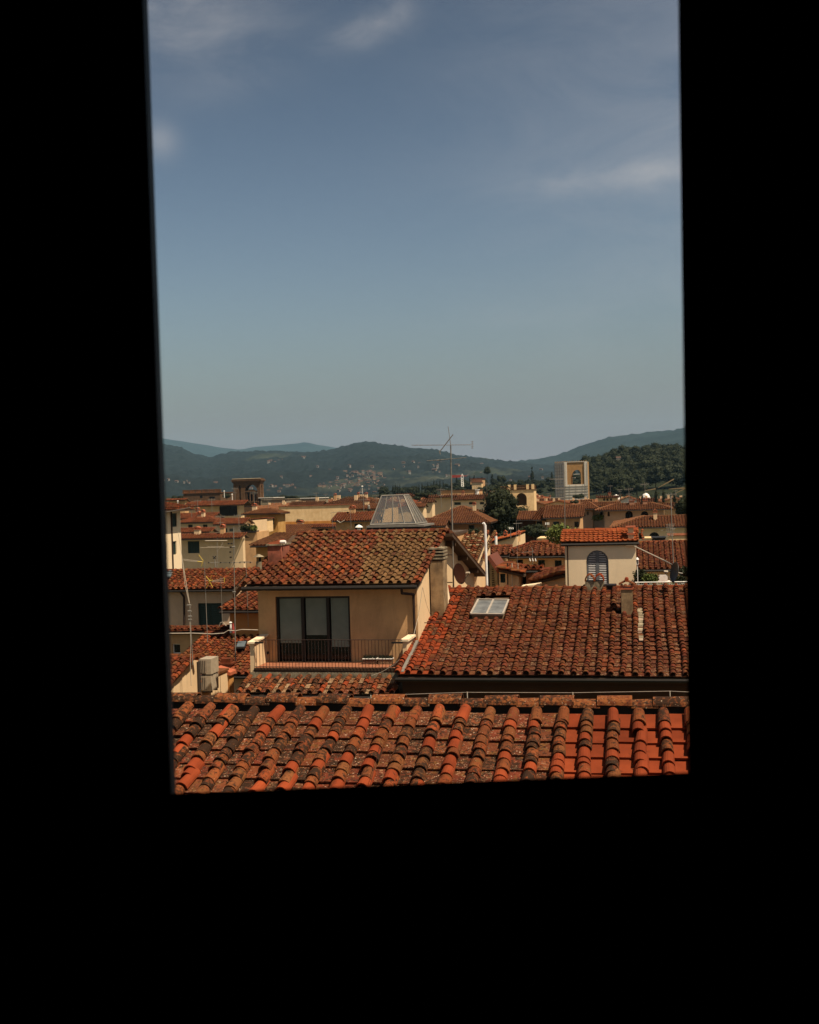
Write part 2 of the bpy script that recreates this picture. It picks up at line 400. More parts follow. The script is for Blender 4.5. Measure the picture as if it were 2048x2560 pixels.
def tile_field(roof, O, U, V, N, poly, s=.36, course=.35, cexp=None, matc=None, matp=None, near=True, indiv=False, holes=(), jit=1.0, regular=False, limit=300, tl=0.0):
    O, U, V, N = map(Vector, (O, U, V, N))
    us = [p[0] for p in poly]; vs = [p[1] for p in poly]; W_, L_ = max(us), max(vs)
    u0 = min(us); v0 = min(vs)
    ks = s/.36
    fc = matc if callable(matc) else (lambda u, v: matc); fp = matp if callable(matp) else (lambda u, v: matp)
    pans, covers = [], []
    def ok(u, v, e=0.0):
        return inpoly((u, v), poly) and not any(inpoly((u, v), h) for h in holes)
    nc = int((W_-u0)/s)+1; nr = int((L_-v0)/course)+1
    def mat4(u, v, h, ang, sx=1.0, tilt=0.0, sz=1.0):
        ca, sa = math.cos(ang), math.sin(ang)
        Ux = U*ca+V*sa; Vx = V*ca-U*sa; Nx = N
        if tilt: Vx, Nx = Vx*math.cos(tilt)+N*math.sin(tilt), N*math.cos(tilt)-Vx*math.sin(tilt)
        sg_ = noise.noise(Vector((u*.45+O.x, v*.5, O.y)))+.5*noise.noise(Vector((u*1.3, v*1.1, O.x)))
        P = O+U*(u+.03*noise.noise(Vector((u*.3, v*.8, 7.7))))+V*(v+.045*noise.noise(Vector((u*.6, v*.3, 3.3))))+N*(h+.045*sg_+.02)
        return np.array([[Ux.x*sx, Vx.x, Nx.x*sz, P.x], [Ux.y*sx, Vx.y, Nx.y*sz, P.y], [Ux.z*sx, Vx.z, Nx.z*sz, P.z], [0, 0, 0, 1]])
    for i in range(nc):
        uc = u0+(i+.5)*s
        for j in range(nr):
            v = v0+j*course
            if not ok(uc, v+course*.5): continue
            var = random.randrange(3)
            M = mat4(uc+random.gauss(0, .004)*jit, v+random.gauss(0, .008)*jit, .01+random.uniform(0, .008)*jit, random.gauss(0, .008)*jit, 1, random.gauss(0, .008)*jit)
            pans.append((('p', near, var, s), pan_tpl(near, var, s), M, fp(uc, v)))
    for i in range(nc+1):
        uc = u0+i*s; v = v0-.02
        col = []
        while v < L_:
            if ok(min(max(uc, u0+.02), W_-.02), v+.12):
                var = random.randrange(3)
                M = mat4(uc+random.gauss(0, .009)*jit, v, .03*ks+random.uniform(0, .01)*jit, random.gauss(0, .03)*jit, random.uniform(.94, 1.05)*ks, tl+random.gauss(0, .018)*jit, ks)
                covers.append((('c', near, var), cover_tpl(near, var), M, fc(uc, v)))
            if v >= L_-.37: break
            v = min(v+(course if regular else (cexp[0]+random.random()*(cexp[1]-cexp[0]))), L_-.36)
    for nm, items in (('pan_tile', pans), ('cover_tile', covers)):
        if indiv:
            cand = sorted([(Vector(it[2][:3, 3])-CAM).length for it in items if visible(Vector(it[2][:3, 3]))])
            cut = cand[min(limit, len(cand))-1] if cand else 0
            single = []; rest = []
            for it in items:
                P = Vector(it[2][:3, 3])
                if len(single) < limit and visible(P) and (P-CAM).length <= cut+1e-6: single.append(it)
                else: rest.append(it)
            for tk, tpl, M, mat in single:
                o = bpy.data.objects.new(nm, tpl_mesh(tk, tpl, mat, nm)); COL.objects.link(o)
                o.parent = roof; o.matrix_basis = Matrix(M.tolist())
            if rest: merged('row_of_'+nm+'s' if False else nm.replace('tile', 'tiling'), rest, roof)
        else:
            if items: merged(nm.replace('tile', 'tiling'), items, roof)

def slab(mb, pts, th=.1):
    mb.prism([Vector(p) for p in pts], (0, 0, -th))

# ------------------------------------------------------------------ walls with openings
def wall_panel(mb, O, U, V, W_, H_, ops, depth=.16, inward=None):
    """front face spanned by U,V from O, rectangular openings with reveals; op=(u0,u1,v0,v1,arch)"""
    O, U, V = map(Vector, (O, U, V)); N = inward
    us = sorted(set([0, W_]+[x for o in ops for x in (o[0], o[1])])); vs = sorted(set([0, H_]+[x for o in ops for x in (o[2], o[3])]))
    for a, b in zip(us[:-1], us[1:]):
        for c, d in zip(vs[:-1], vs[1:]):
            mu, mv = (a+b)/2, (c+d)/2
            if any(o[0] < mu < o[1] and o[2] < mv < o[3] for o in ops): continue
            mb.add([O+U*a+V*c, O+U*b+V*c, O+U*b+V*d, O+U*a+V*d], [(0, 1, 2, 3)])
    for o in ops:
        a, b, c, d = o[:4]; arch = len(o) > 4 and o[4]
        pts = [(a, c), (b, c)]
        if arch:
            r = (b-a)/2; hh = min(r, d-c); n = 8
            arcp = [((a+b)/2+math.cos(PI*k/n)*r, d-hh+math.sin(PI*k/n)*hh) for k in range(n+1)]
            pts += arcp
            for k in range(n):      # spandrel
                p, q = arcp[k], arcp[k+1]
                mb.add([O+U*p[0]+V*p[1], O+U*p[0]+V*d, O+U*q[0]+V*d, O+U*q[0]+V*q[1]], [(0, 1, 2, 3)])
        else: pts += [(b, d), (a, d)]
        m = len(pts)
        for k in range(m):
            p, q = pts[k], pts[(k+1) % m]
            A, B = O+U*p[0]+V*p[1], O+U*q[0]+V*q[1]
            mb.add([A, B, B+N*depth, A+N*depth], [(0, 3, 2, 1)])
def window_part(parent, O, U, V, op, inward, style, depth=.12, shutter=None):
    a, b, c, d = op[:4]; arch = len(op) > 4 and op[4]
    O, U, V = map(Vector, (O, U, V)); N = inward
    if style == 'open': return
    fw = min(.06, (b-a)*.1)
    fm = {'shut': M_green, 'grey': M_grsh, 'brown': M_iron}.get(style, M_dkwin if style != 'white' else M_white)
    f = MB()
    C = O+N*depth
    f.obox(C+U*(a+fw/2)+V*(c+d)/2, U*fw/2, N*.03, V*(d-c)/2); f.obox(C+U*(b-fw/2)+V*(c+d)/2, U*fw/2, N*.03, V*(d-c)/2)
    f.obox(C+U*(a+b)/2+V*(c+fw/2), U*((b-a)/2-fw), N*.03, V*fw/2); f.obox(C+U*(a+b)/2+V*(d-fw/2), U*((b-a)/2-fw), N*.03, V*fw/2)
    wf = f.build('window', fm, parent)
    if style in ('shut', 'grey', 'brown'):
        for k in (0, 1):
            m = (a+b)/2; x0, x1 = (a+fw, m-.01) if k == 0 else (m+.01, b-fw)
            s = MB(); s.obox(C+N*.03+U*(x0+x1)/2+V*(c+d)/2, U*(x1-x0)/2, N*.012, V*((d-c)/2-fw))
            nn = max(4, int((d-c)/.12))
            for q in range(nn):
                z = c+fw+(q+.5)*(d-c-2*fw)/nn; s.obox(C+U*(x0+x1)/2+V*z, U*((x1-x0)/2-.03), (N*.014+V*.012), V*.012)
            s.build('shutter', fm, wf)
    else:
        g = MB(); g.obox(C+N*.02+U*(a+b)/2+V*(c+d)/2, U*((b-a)/2-fw*.5), N*.006, V*((d-c)/2-fw*.5)); g.build('pane', M_blind if style == 'blind' else M_glass, wf)
        if (b-a) > .7 and style != 'blind':
            g = MB(); g.obox(C+U*(a+b)/2+V*(c+d)/2, U*.03, N*.02, V*((d-c)/2-fw)); g.build('mullion', fm, wf)
    return wf
XV = Vector((1, 0, 0)); YV = Vector((0, 1, 0)); ZV = Vector((0, 0, 1))

# ------------------------------------------------------------------ generic town house from its place in the view
def chimney(parent, X, Y, z0, z1, w_=.5, d_=.5, mat=None, cap=True, capmat=None):
    c = MB().box(X-w_/2, X+w_/2, Y-d_/2, Y+d_/2, z0, z1).build('chimney', mat or P_cream, parent)
    if cap:
        k = MB().box(X-w_*.62, X+w_*.62, Y-d_*.62, Y+d_*.62, z1+.002, z1+.07)
        for sx in (-1, 1): k.box(X+sx*w_*.38-.05, X+sx*w_*.38+.05, Y-d_*.45, Y+d_*.45, z1+.072, z1+.25)
        k.prism([(X-w_*.65, Y-d_*.6, z1+.25), (X, Y-d_*.6, z1+.42), (X+w_*.65, Y-d_*.6, z1+.25), (X, Y-d_*.6, z1+.34)], (0, d_*1.2, 0))
        k.build('chimney_cap', capmat or M_clay, c)
    return c
P_clay = plaster('clay_plaster', (.4, .2, .12), .4)
FARROOF = []; OCC = []
def Yf(Y):
    return Y if Y <= 66 else (66+(Y-66)*5 if Y <= 80 else 136+(Y-80)*1.35)
def H(label, Y, x0, x1, ey, ry, kind='gx', wall=None, roof=None, wins=(), D=None, p=.3, ov=.45, ovx=.3, chims=(), cat='house', name='house', group=None,
      indiv=False, s=.36, side=None, regular=False, ops_side=(), back=True, zmin=0.0, tiles=True):
    kY = Yf(Y)/Y; Y = Yf(Y); D = D*kY if D else D; ov = ov*(1+(kY-1)*.6); ovx = ovx*(1+(kY-1)*.6)
    A = atY(x0, ey, Y); B = atY(x1, ey, Y); X0, X1 = A.x, B.x; zE = (A.z+B.z)/2
    if kind in ('gx', 'shed', 'hip'): zE = (atY(x0, ey, Y-ov).z+atY(x1, ey, Y-ov).z)/2+p*ov
    xm = (x0+x1)/2; a = (ey-hy(xm))/FPX; b = (ry-hy(xm))/FPX+.14/Y
    Yr = max(.4, (a-b)*(Y-ov)/(max(.05, p+b))-ov)       # run to the ridge
    wall = wall or P_cream; roof = roof or M_far
    W_ = X1-X0
    if kind == 'shed' and D is not None: p = max(.02, ((a-b)*(Y-ov)-b*(D+ov))/(D+ov)); zE = (atY(x0, ey, Y-ov).z+atY(x1, ey, Y-ov).z)/2+p*ov
    if D is None: D = 2*Yr if kind in ('gx', 'hip') else (Yr if kind == 'shed' else max(5, W_*.7))
    root = thing(name, label, cat, ((X0+X1)/2, Y+D/2, 0), group)
    # the walls
    mb = MB(); zb = zmin
    ops = []
    for wdef in wins:
        wx, wy, ww, wh, st = wdef[:5]; C = atY(wx, wy, Y); hw = ww/FPX*Y/2/math.cos(YAW)*.98; hh = wh/FPX*Y/2
        ops.append((max(.05, C.x-X0-hw), min(W_-.05, C.x-X0+hw), C.z-hh-zb, min(C.z+hh-zb, zE-zb-.03), len(wdef) > 5 and wdef[5], st))
    O = Vector((X0, Y, zb)); Hh = zE-zb
    wall_panel(mb, O, XV, ZV, W_, Hh, [o[:5] for o in ops], .16, YV)
    if kind == 'gx':
        h = p*min(Yr, D)
        gab = [(Y, zb), (Y+D, zb), (Y+D, zE+(h-(D-Yr)*p if D > Yr else h)), (Y+Yr, zE+h), (Y, zE)] if D > Yr else [(Y, zb), (Y+D, zb), (Y+D, zE+h), (Y, zE)]
        if D > Yr and gab[2][1] < zb+1: gab[2] = (Y+D, zE-.2)
        for X in (X0, X1): mb.add([(X, q[0], q[1]) for q in gab], [tuple(range(len(gab)))])
        mb.add([(X0, Y+D, zb), (X1, Y+D, zb), (X1, Y+D, gab[2][1]), (X0, Y+D, gab[2][1])], [(0, 1, 2, 3)])
    elif kind in ('gy', 'sr', 'sl'):
        if kind == 'gy': prof = [(X0, zE), (X1, zE), ((X0+X1)/2, zE+p*W_/2)]
        elif kind == 'sr': prof = [(X0, zE), (X1, zE), (X0, zE+p*W_)]
        else: prof = [(X0, zE), (X1, zE), (X1, zE+p*W_)]
        for yy in (Y, Y+D): mb.add([(q[0], yy, q[1]) for q in prof], [(0, 1, 2)])
        zl = zE+(p*W_ if kind == 'sr' else 0); zr = zE+(p*W_ if kind == 'sl' else 0)
        mb.add([(X0, Y, zb), (X0, Y+D, zb), (X0, Y+D, zl), (X0, Y, zl)], [(0, 1, 2, 3)])
        mb.add([(X1, Y, zb), (X1, Y+D, zb), (X1, Y+D, zr), (X1, Y, zr)], [(0, 1, 2, 3)])
        mb.add([(X0, Y+D, zb), (X1, Y+D, zb), (X1, Y+D, zE), (X0, Y+D, zE)], [(0, 1, 2, 3)])
    elif kind == 'shed':
        h = p*D
        for X in (X0, X1): mb.add([(X, Y, zb), (X, Y+D, zb), (X, Y+D, zE+h), (X, Y, zE)], [(0, 1, 2, 3)])
        mb.add([(X0, Y+D, zb), (X1, Y+D, zb), (X1, Y+D, zE+h), (X0, Y+D, zE+h)], [(0, 1, 2, 3)])
    else:
        for X in (X0, X1): mb.add([(X, Y, zb), (X, Y+D, zb), (X, Y+D, zE), (X, Y, zE)], [(0, 1, 2, 3)])
        mb.add([(X0, Y+D, zb), (X1, Y+D, zb), (X1, Y+D, zE), (X0, Y+D, zE)], [(0, 1, 2, 3)])
    mb.build('wall', wall, root)
    for o in ops: window_part(root, O, XV, ZV, o[:5], YV, o[5])
    # the roof
    near = Y < 62; px_s = FPX*s/Y
    n1 = Vector((0, 1, p)).normalized(); Nn = Vector((0, -p, 1)).normalized(); q = math.sqrt(1+p*p)
    rb = MB(); fields = []; th = .12
    tex = tiles and Y < 420
    if Y > 235: s_ = .55; crs = .8
    else: s_ = s; crs = .35 if s > .25 else .27
    if kind in ('gx', 'shed'):
        run = Yr if kind == 'gx' else D
        run = min(run, D)
        E0 = Vector((X0-ovx, Y-ov, zE-p*ov)); L = (run+ov)*q; w_ = W_+2*ovx
        rb.prism([E0, E0+XV*w_, E0+XV*w_+n1*L, E0+n1*L], (0, 0, -th))
        if kind == 'gx' and D > Yr:
            R = E0+n1*L; nb = Vector((0, 1, -p)).normalized(); Lb = (D-Yr+ov)*q
            rb.prism([R, R+XV*w_, R+XV*w_+nb*Lb, R+nb*Lb], (0, 0, -th))
        fields.append((E0, XV, n1, Nn, [(0, 0), (w_, 0), (w_, L), (0, L)]))
        zr = zE+p*run; ridge = [Vector((X0-ovx, Y+run, zr)), Vector((X1+ovx, Y+run, zr))]
    elif kind == 'hip':
        hb = min(Yr, D/2); hx = min(hb, W_/2-.3); e = ov
        Z0 = zE-p*e; zr = zE+p*hb
        c0, c1, c2, c3 = Vector((X0-e, Y-e, Z0)), Vector((X1+e, Y-e, Z0)), Vector((X1+e, Y+D+e, Z0)), Vector((X0-e, Y+D+e, Z0))
        r0, r1 = Vector((X0+hx, Y+hb, zr)), Vector((X1-hx, Y+hb, zr))
        for pl in ([c0, c1, r1, r0], [c1, c2, r1], [c2, c3, r0, r1], [c3, c0, r0]): rb.prism(pl, (0, 0, -th))
        L = (hb+e)*q; w_ = W_+2*e
        fields.append((c0, XV, n1, Nn, [(0, 0), (w_, 0), (w_-hx-e, L), (hx+e, L)]))
        ps = (zr-Z0)/(hx+e); qs = math.sqrt(1+ps*ps)
        if xm < 1590: fields.append((c1, YV, Vector((-1, 0, ps)).normalized(), Vector((ps, 0, 1)).normalized(), [(0, 0), (D+2*e, 0), (hb+e, (hx+e)*qs)]))
        if xm > 1450: fields.append((c3, -YV, Vector((1, 0, ps)).normalized(), Vector((-ps, 0, 1)).normalized(), [(0, 0), (D+2*e, 0), (D+e-hb, (hx+e)*qs)]))
        ridge = [r0, r1]
        for k_, (c_, r_) in enumerate(((c0, r0), (c1, r1))):
            ridge += [c_, r_]
    elif kind in ('gy', 'sr', 'sl'):
        e = ovx; ridge = []
        def side_plane(xe, sgn, run):
            c = Vector((xe, Y-ov*.5, zE-p*e)); up = Vector((sgn, 0, p)).normalized(); L = (run+e)*q; dd = D+ov*.5
            rb.prism([c, c+YV*dd, c+YV*dd+up*L, c+up*L], (0, 0, -th))
            if sgn > 0: fields.append((c+YV*dd, -YV, up, Vector((-p, 0, 1)).normalized(), [(0, 0), (dd, 0), (dd, L), (0, L)]))
            else: fields.append((c, YV, up, Vector((p, 0, 1)).normalized(), [(0, 0), (dd, 0), (dd, L), (0, L)]))
        if kind == 'gy': side_plane(X0-e, 1, W_/2); side_plane(X1+e, -1, W_/2); ridge = [Vector(((X0+X1)/2, Y-ov*.5, zE+p*W_/2)), Vector(((X0+X1)/2, Y+D, zE+p*W_/2))]
        elif kind == 'sr': side_plane(X1+e, -1, W_)
        else: side_plane(X0-e, 1, W_)
    elif kind == 'flat':
        rb.box(X0-.05, X1+.05, Y-.05, Y+D+.05, zE+.002, zE+.12); ridge = []
    ro = rb.build('roof', M_under if (tex and kind != 'flat') else roof, root)
    if kind == 'flat': tex = False
    if tex:
        for (O_, U_, V_, N_, poly) in fields:
            tile_field(ro, O_+N_*.01, U_, V_, N_, poly, s_, crs, (.2, .34) if near else (crs*.85, crs), roof, roof if near else M_panfar, near=near, indiv=indiv, regular=regular, jit=1.0 if near else .8, tl=-.11 if s < .25 else 0.0)
        if ridge and Y < 260:
            for k_ in range(0, len(ridge), 2):
                a_, b_ = ridge[k_], ridge[k_+1]; n_ = max(1, int((b_-a_).length/.45)); rr = MB()
                for m_ in range(n_):
                    t0, t1 = m_/n_, (m_+.96)/n_; z_ = .05+random.uniform(0, .02)
                    rr.tube(a_.lerp(b_, t0)+ZV*z_, a_.lerp(b_, t1)+ZV*z_, .11, 6, .095)
                rr.build('ridge_capping', roof, ro, kind='stuff')
    if kind in ('gx', 'shed', 'hip') and Y < 200:
        g = MB().tube((X0-ovx, Y-ov-.05, zE-p*ov-.06), (X1+ovx, Y-ov-.05, zE-p*ov-.06), .06, 6); g.build('gutter', M_gut, ro)
    for ch in chims:
        cx, cy0, cy1, wpx, dY = ch[:5]; Pt = atY(cx, cy0, Y+dY); Pb = atY(cx, cy1, Y+dY); ww = wpx/FPX*Y
        chimney(ro, Pt.x, Y+dY, Pb.z-.3, Pt.z, ww, ww, ch[5] if len(ch) > 5 else P_cream, cap=Y < 220)
    OCC.append((x0, x1, ey+2, Y))
    if kind in ('gx', 'hip') and (x1-x0) > 8: OCC.append((x0+(x1-x0)*.25, x1-(x1-x0)*.25, ry+3, Y+Yr))
    if Y > 130 and kind in ('gx', 'hip') and W_ > 5:
        r_ = random.Random(int(x0*7+Y))
        for _ in range(r_.choice((0, 1, 1, 2)) if W_ < 14 else 3):
            cx = X0+W_*r_.uniform(.15, .85); cy = Y+Yr*r_.uniform(.5, 1.2); zz = zE+p*min(cy-Y, Yr)
            chimney(ro, cx, cy, zz-.6, zz+r_.uniform(.5, 1.0), r_.uniform(.45, .8), .6, r_.choice((P_cream, P_tan, P_clay)), cap=True)
        FARROOF.append((X0+W_*r_.uniform(.1, .9), Y+Yr, zE+p*Yr))
    return dict(root=root, roof=ro, X0=X0, X1=X1, Y=Y, D=D, zE=zE, Yr=Yr)

# ------------------------------------------------------------------ ground
gm, gt, gb = newmat('ground')
gt.put(gb.inputs['Base Color'], gt.mix(gt.noise(gt.n.new('ShaderNodeNewGeometry').outputs['Position'], .02, 6), (.05, .06, .03), (.13, .12, .07))); gb.inputs['Roughness'].default_value = .95
g = MB().add([(-20000, -3000, 0), (20000, -3000, 0), (20000, 26000, 0), (-20000, 26000, 0)], [(0, 1, 2, 3)]).build('ground', gm, kind='structure')

# ------------------------------------------------------------------ the dark room and its window
YW = 0.9
def q(px, py, Y=YW): return atY(px, py, Y)
IL, IR = (357, 0), (1694, 0)
def edge(a, b, py): t = (py-a[1])/(b[1]-a[1]); return (a[0]+(b[0]-a[0])*t, py)
La, Lb = (357, 0), (428, 1985); Ra, Rb = (1696, 0), (1722, 1932)
topL, topR = edge(La, Lb, -420), edge(Ra, Rb, -420)
inner = [q(*Lb), q(*Rb), q(*topR), q(*topL)]
room_x0, room_x1, room_z0, room_z1 = -2.2, 1.9, EYE-1.55, EYE+1.5
def ring(name, poly, outer, y0, y1, mat, parent=None, kind=None, flare=.012):
    """solid board with the polygon cut out of it"""
    n = 4; mb = MB()
    c = sum((Vector(p) for p in poly), Vector())/4
    far = [Vector((p.x*y1/y0+(flare if p.x > c.x else -flare), y1, EYE+(p.z-EYE)*y1/y0+(flare if p.z > c.z else -flare))) for p in poly]
    A = [Vector((p.x, y0, p.z)) for p in poly]; B = [Vector((p[0], y0, p[1])) for p in outer]; Cc = [Vector((p[0], y1, p[1])) for p in outer]
    mb.add(A+B+far+Cc, sum([[(i, (i+1) % n, 4+(i+1) % n, 4+i), (8+i, 12+i, 12+(i+1) % n, 8+(i+1) % n), (i, 8+i, 8+(i+1) % n, (i+1) % n), (4+i, 4+(i+1) % n, 12+(i+1) % n, 12+i)] for i in range(n)], []))
    return mb.build(name, mat, parent, kind=kind)
win = thing('window_frame', 'black wooden window frame in shade around the rooftop view', 'window frame', (0, YW, EYE-.4))
def board(name, p0, p1, p2, p3, y0, y1, mat, parent):
    # bevelled: the far side is splayed away from the opening
    P = (p0, p1, p2, p3); near_ = [Vector((p.x, y0, p.z)) for p in P]; mid = (min(p.x for p in inner)+max(p.x for p in inner))/2
    far_ = []
    for p in P:
        dx = dz_ = 0
        if name == 'stile': dx = .004 if p.x > mid else -.011
        else: dz_ = .03 if p.z > EYE+.2 else -.018
        far_.append(Vector((p.x+dx, y1, p.z+dz_)))
    mb = MB(); mb.add(near_+far_, [(0, 1, 2, 3), (7, 6, 5, 4)]+[(i, 4+i, 4+(i+1) % 4, (i+1) % 4) for i in range(4)]); return mb.build(name, mat, parent)
fwid = .09
def outp(P, dx, dz): return Vector((P.x+dx, P.y, P.z+dz))
i0, i1, i2, i3 = inner
eL = (i3-i0).normalized()*.06; eR = (i2-i1).normalized()*.06
board('stile', outp(i0-eL, -fwid, -.0), i0-eL, i3+eL, outp(i3+eL, -fwid, 0), YW, YW+.035, M_wframe, win)
board('stile', i1-eR, outp(i1-eR, fwid, 0), outp(i2+eR, fwid, 0), i2+eR, YW, YW+.035, M_wframe, win)
sb = (i1.z-i0.z)/(i1.x-i0.x)*fwid
board('bottom_rail', outp(i0, -fwid, -fwid), outp(i1, fwid, -fwid), outp(i1, fwid, sb), outp(i0, -fwid, -sb), YW+.001, YW+.036, M_wframe, win)
board('top_rail', outp(i3, -fwid, 0), outp(i2, fwid, 0), outp(i2, fwid, fwid), outp(i3, -fwid, fwid), YW+.001, YW+.036, M_wframe, win)
# thin metal strip along the right stile, behind it
om = [outp(i0, -fwid+.01, -fwid+.01), outp(i1, fwid-.01, -fwid+.01), outp(i2, fwid-.01, fwid-.01), outp(i3, -fwid+.01, fwid-.01)]
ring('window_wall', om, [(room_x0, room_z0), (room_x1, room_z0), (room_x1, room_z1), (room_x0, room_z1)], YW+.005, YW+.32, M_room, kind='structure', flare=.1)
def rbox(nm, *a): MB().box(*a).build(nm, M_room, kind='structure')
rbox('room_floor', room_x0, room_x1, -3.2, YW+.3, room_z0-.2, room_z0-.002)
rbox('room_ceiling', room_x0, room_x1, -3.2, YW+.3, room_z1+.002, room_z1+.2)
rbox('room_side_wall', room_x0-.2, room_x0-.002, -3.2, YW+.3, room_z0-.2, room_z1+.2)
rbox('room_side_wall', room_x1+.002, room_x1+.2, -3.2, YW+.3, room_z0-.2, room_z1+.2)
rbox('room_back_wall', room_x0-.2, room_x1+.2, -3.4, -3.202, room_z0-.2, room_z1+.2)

# ------------------------------------------------------------------ foreground roof
def plane_frame(px, py, Y, p):
    P = atY(px, py, Y); return P, Vector((0, 1, p)).normalized(), Vector((0, -p, 1)).normalized(), math.sqrt(1+p*p)
pF = .36; YF = 16.2
Pt, VF, NF, qF = plane_frame(1100, 1793, YF, pF)
xL = atY(150, 1779, YF).x; xR = atY(1960, 1779, YF).x
rowsF = 12; LF = rowsF*.36
hF = thing('tiled_roof', 'nearest weathered terracotta roof with bright new pan tiles at its right end', 'roof', ((xL+xR)/2, YF-2, 0))
OF = Vector((xL, YF, Pt.z))-VF*LF
TOPF = Vector((xL, YF, Pt.z))
b = MB(); b.prism([OF-NF*.02, OF+XV*(xR-xL)-NF*.02, TOPF+XV*(xR-xL)-NF*.02, TOPF-NF*.02], (0, 0, -.2))
rF = b.build('roof_base', M_mortshade, hF)
xnew = atY(1413, 1790, YF-.1).x-xL
tile_field(rF, OF, XV, VF, NF, [(0, 0), (xR-xL, 0), (xR-xL, LF), (0, LF)], .36, .36, (.12, .30),
           matc=lambda u, v: M_pan_new if random.random() < (.19 if u < xnew else .42) else M_cover,
           matp=lambda u, v: M_pan_new if u > xnew+.1 else M_pan, indiv=True)
# ridge: dark mortar bed, alternating cap tiles, back slope
zr = Pt.z
b = MB(); b.box(xL, xR, YF+.20, YF+.5, zr-.3, zr+.17); b.build('ridge_mortar', M_mortshade, rF)  # shade of the void under the caps is put into its dark colour
n = 0; x = xL
capt = MB()
def cap_mesh(L, r, mat):
    mb = MB(); ns = 8; vs = []
    for xx, R in ((0, r*.96), (L, r*1.04), (L, r*1.04-.02), (0, r*.96-.02)):
        for i in range(ns+1):
            a = PI*i/ns; vs.append((xx, -math.cos(a)*R, math.sin(a)*R*.72))
    m = ns+1
    for i in range(ns):
        for k in range(4): mb_ = (k*m+i, k*m+i+1, ((k+1) % 4)*m+i+1, ((k+1) % 4)*m+i); mb.f.append(mb_)
    mb.v = vs
    me = bpy.data.meshes.new('ridge_tile'); me.from_pydata(mb.v, [], mb.f); me.materials.append(mat); return me
ca, cb = cap_mesh(.50, .16, M_ridge), cap_mesh(.44, .145, M_ridge)
while x < xR:
    up = n % 2 == 0
    o = bpy.data.objects.new('ridge_tile', ca if up else cb); COL.objects.link(o); o.parent = rF
    o.matrix_basis = Matrix.Translation((x, YF+.30, zr+(.165 if up else .125)+random.uniform(-.008, .008))) @ Matrix.Rotation(random.gauss(0, .02), 4, 'Z') @ Matrix.Rotation(random.gauss(0, .015), 4, 'Y')
    x += (.45 if up else .385)+random.uniform(-.02, .02); n += 1
pb = .36
b = MB(); P0 = Vector((xL, YF+.5, zr+.0)); b.prism([P0, P0+XV*(xR-xL), P0+XV*(xR-xL)+Vector((0, 4, -4*pb)), P0+Vector((0, 4, -4*pb))], (0, 0, -.2)); b.build('back_slope', M_mortshade, rF)
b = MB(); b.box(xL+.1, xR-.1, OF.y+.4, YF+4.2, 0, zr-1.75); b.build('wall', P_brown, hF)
# lightning wire along that ridge with small clips
wire = thing('lightning_wire', 'thin metal wire held on short clips along the nearest ridge', 'wire', (0, YF+.3, 0))
pts = [atY(px, py, YF+.32) for px, py in [(840, 1757), (985, 1737), (1168, 1731), (1430, 1732), (1675, 1728), (1900, 1738)]]
MB().path(pts, .004, 4).build('cable', M_bcab, wire)
for px, y0, y1 in [(927, 1738, 1749), (1168, 1730, 1745), (1432, 1731, 1745), (1675, 1728, 1742)]:
    MB().tube(atY(px, y0, YF+.32), atY(px+1, y1+12, YF+.32), .010, 6).build('clip', M_cable, wire)
w2 = [atY(988, 1737, YF+.25), atY(962, 1800, YF-.4)+ZV*.0, atY(952, 1870, YF-1.1), atY(930, 1960, YF-2.2), atY(915, 2010, YF-2.8)]
tag(MB().path([p+ZV*.06 for p in w2], .0022, 4).build('wire', M_iron), 'loose thin wire trailing down over the nearest tiles', 'wire')

# ------------------------------------------------------------------ second roof (right) and its house
p2 = .25; Y2 = 33.6
P2, V2, N2, q2 = plane_frame(1300, 1695, Y2, p2)
x2L = atY(994, 1695, Y2).x; x2R = atY(1900, 1695, Y2).x
t2 = 7.85; L2 = t2*q2
h2 = thing('house', 'house whose broad brown-red tiled roof carries a white-framed double skylight', 'house', ((x2L+x2R)/2, Y2+4, 0))
O2 = Vector((x2L, Y2, P2.z)); w2_ = x2R-x2L
b = MB(); b.prism([O2, O2+XV*w2_, O2+XV*w2_+V2*L2, O2+V2*L2], (0, 0, -.14))
nb2 = Vector((0, 1, -p2)).normalized(); R2 = O2+V2*L2
b.prism([R2, R2+XV*w2_, R2+XV*w2_+nb2*3, R2+nb2*3], (0, 0, -.14))
r2 = b.build('roof', M_under, h2)
def uv2(px, py):
    P = on_plane(px, py, O2, N2)-O2; return P.dot(XV), P.dot(V2)
sky_q = [uv2(1176, 1548), uv2(1258, 1548), uv2(1272, 1500), uv2(1194, 1498)]
chA = uv2(1569, 1543); chB = uv2(1487, 1479)
mcol = uv2(1595, 1600)[0]
holes = [[(sky_q[0][0]-.02, sky_q[0][1]-.25), (sky_q[1][0]+.06, sky_q[0][1]-.25), (sky_q[1][0]+.06, sky_q[3][1]+.02), (sky_q[0][0]-.02, sky_q[3][1]+.02)],
         [(chA[0]-.22, chA[1]-.02), (chA[0]+.22, chA[1]-.02), (chA[0]+.22, chA[1]+.5), (chA[0]-.22, chA[1]+.5)],
         [(chA[0]-.62, chA[1]-.1), (chA[0]-.2, chA[1]-.1), (chA[0]-.2, chA[1]+.25), (chA[0]-.62, chA[1]+.25)],
         [(chB[0]-.35, chB[1]-.02), (chB[0]+.35, chB[1]-.02), (chB[0]+.35, chB[1]+.4), (chB[0]-.35, chB[1]+.4)]]
def mp2(u, v):
    if u < 1.0 and random.random() < .6: return M_pan_new
    return M_p2
def mc2(u, v):
    if u < .8 and random.random() < .7: return M_pan_new
    return M_c2 if random.random() < .93 else M_c3
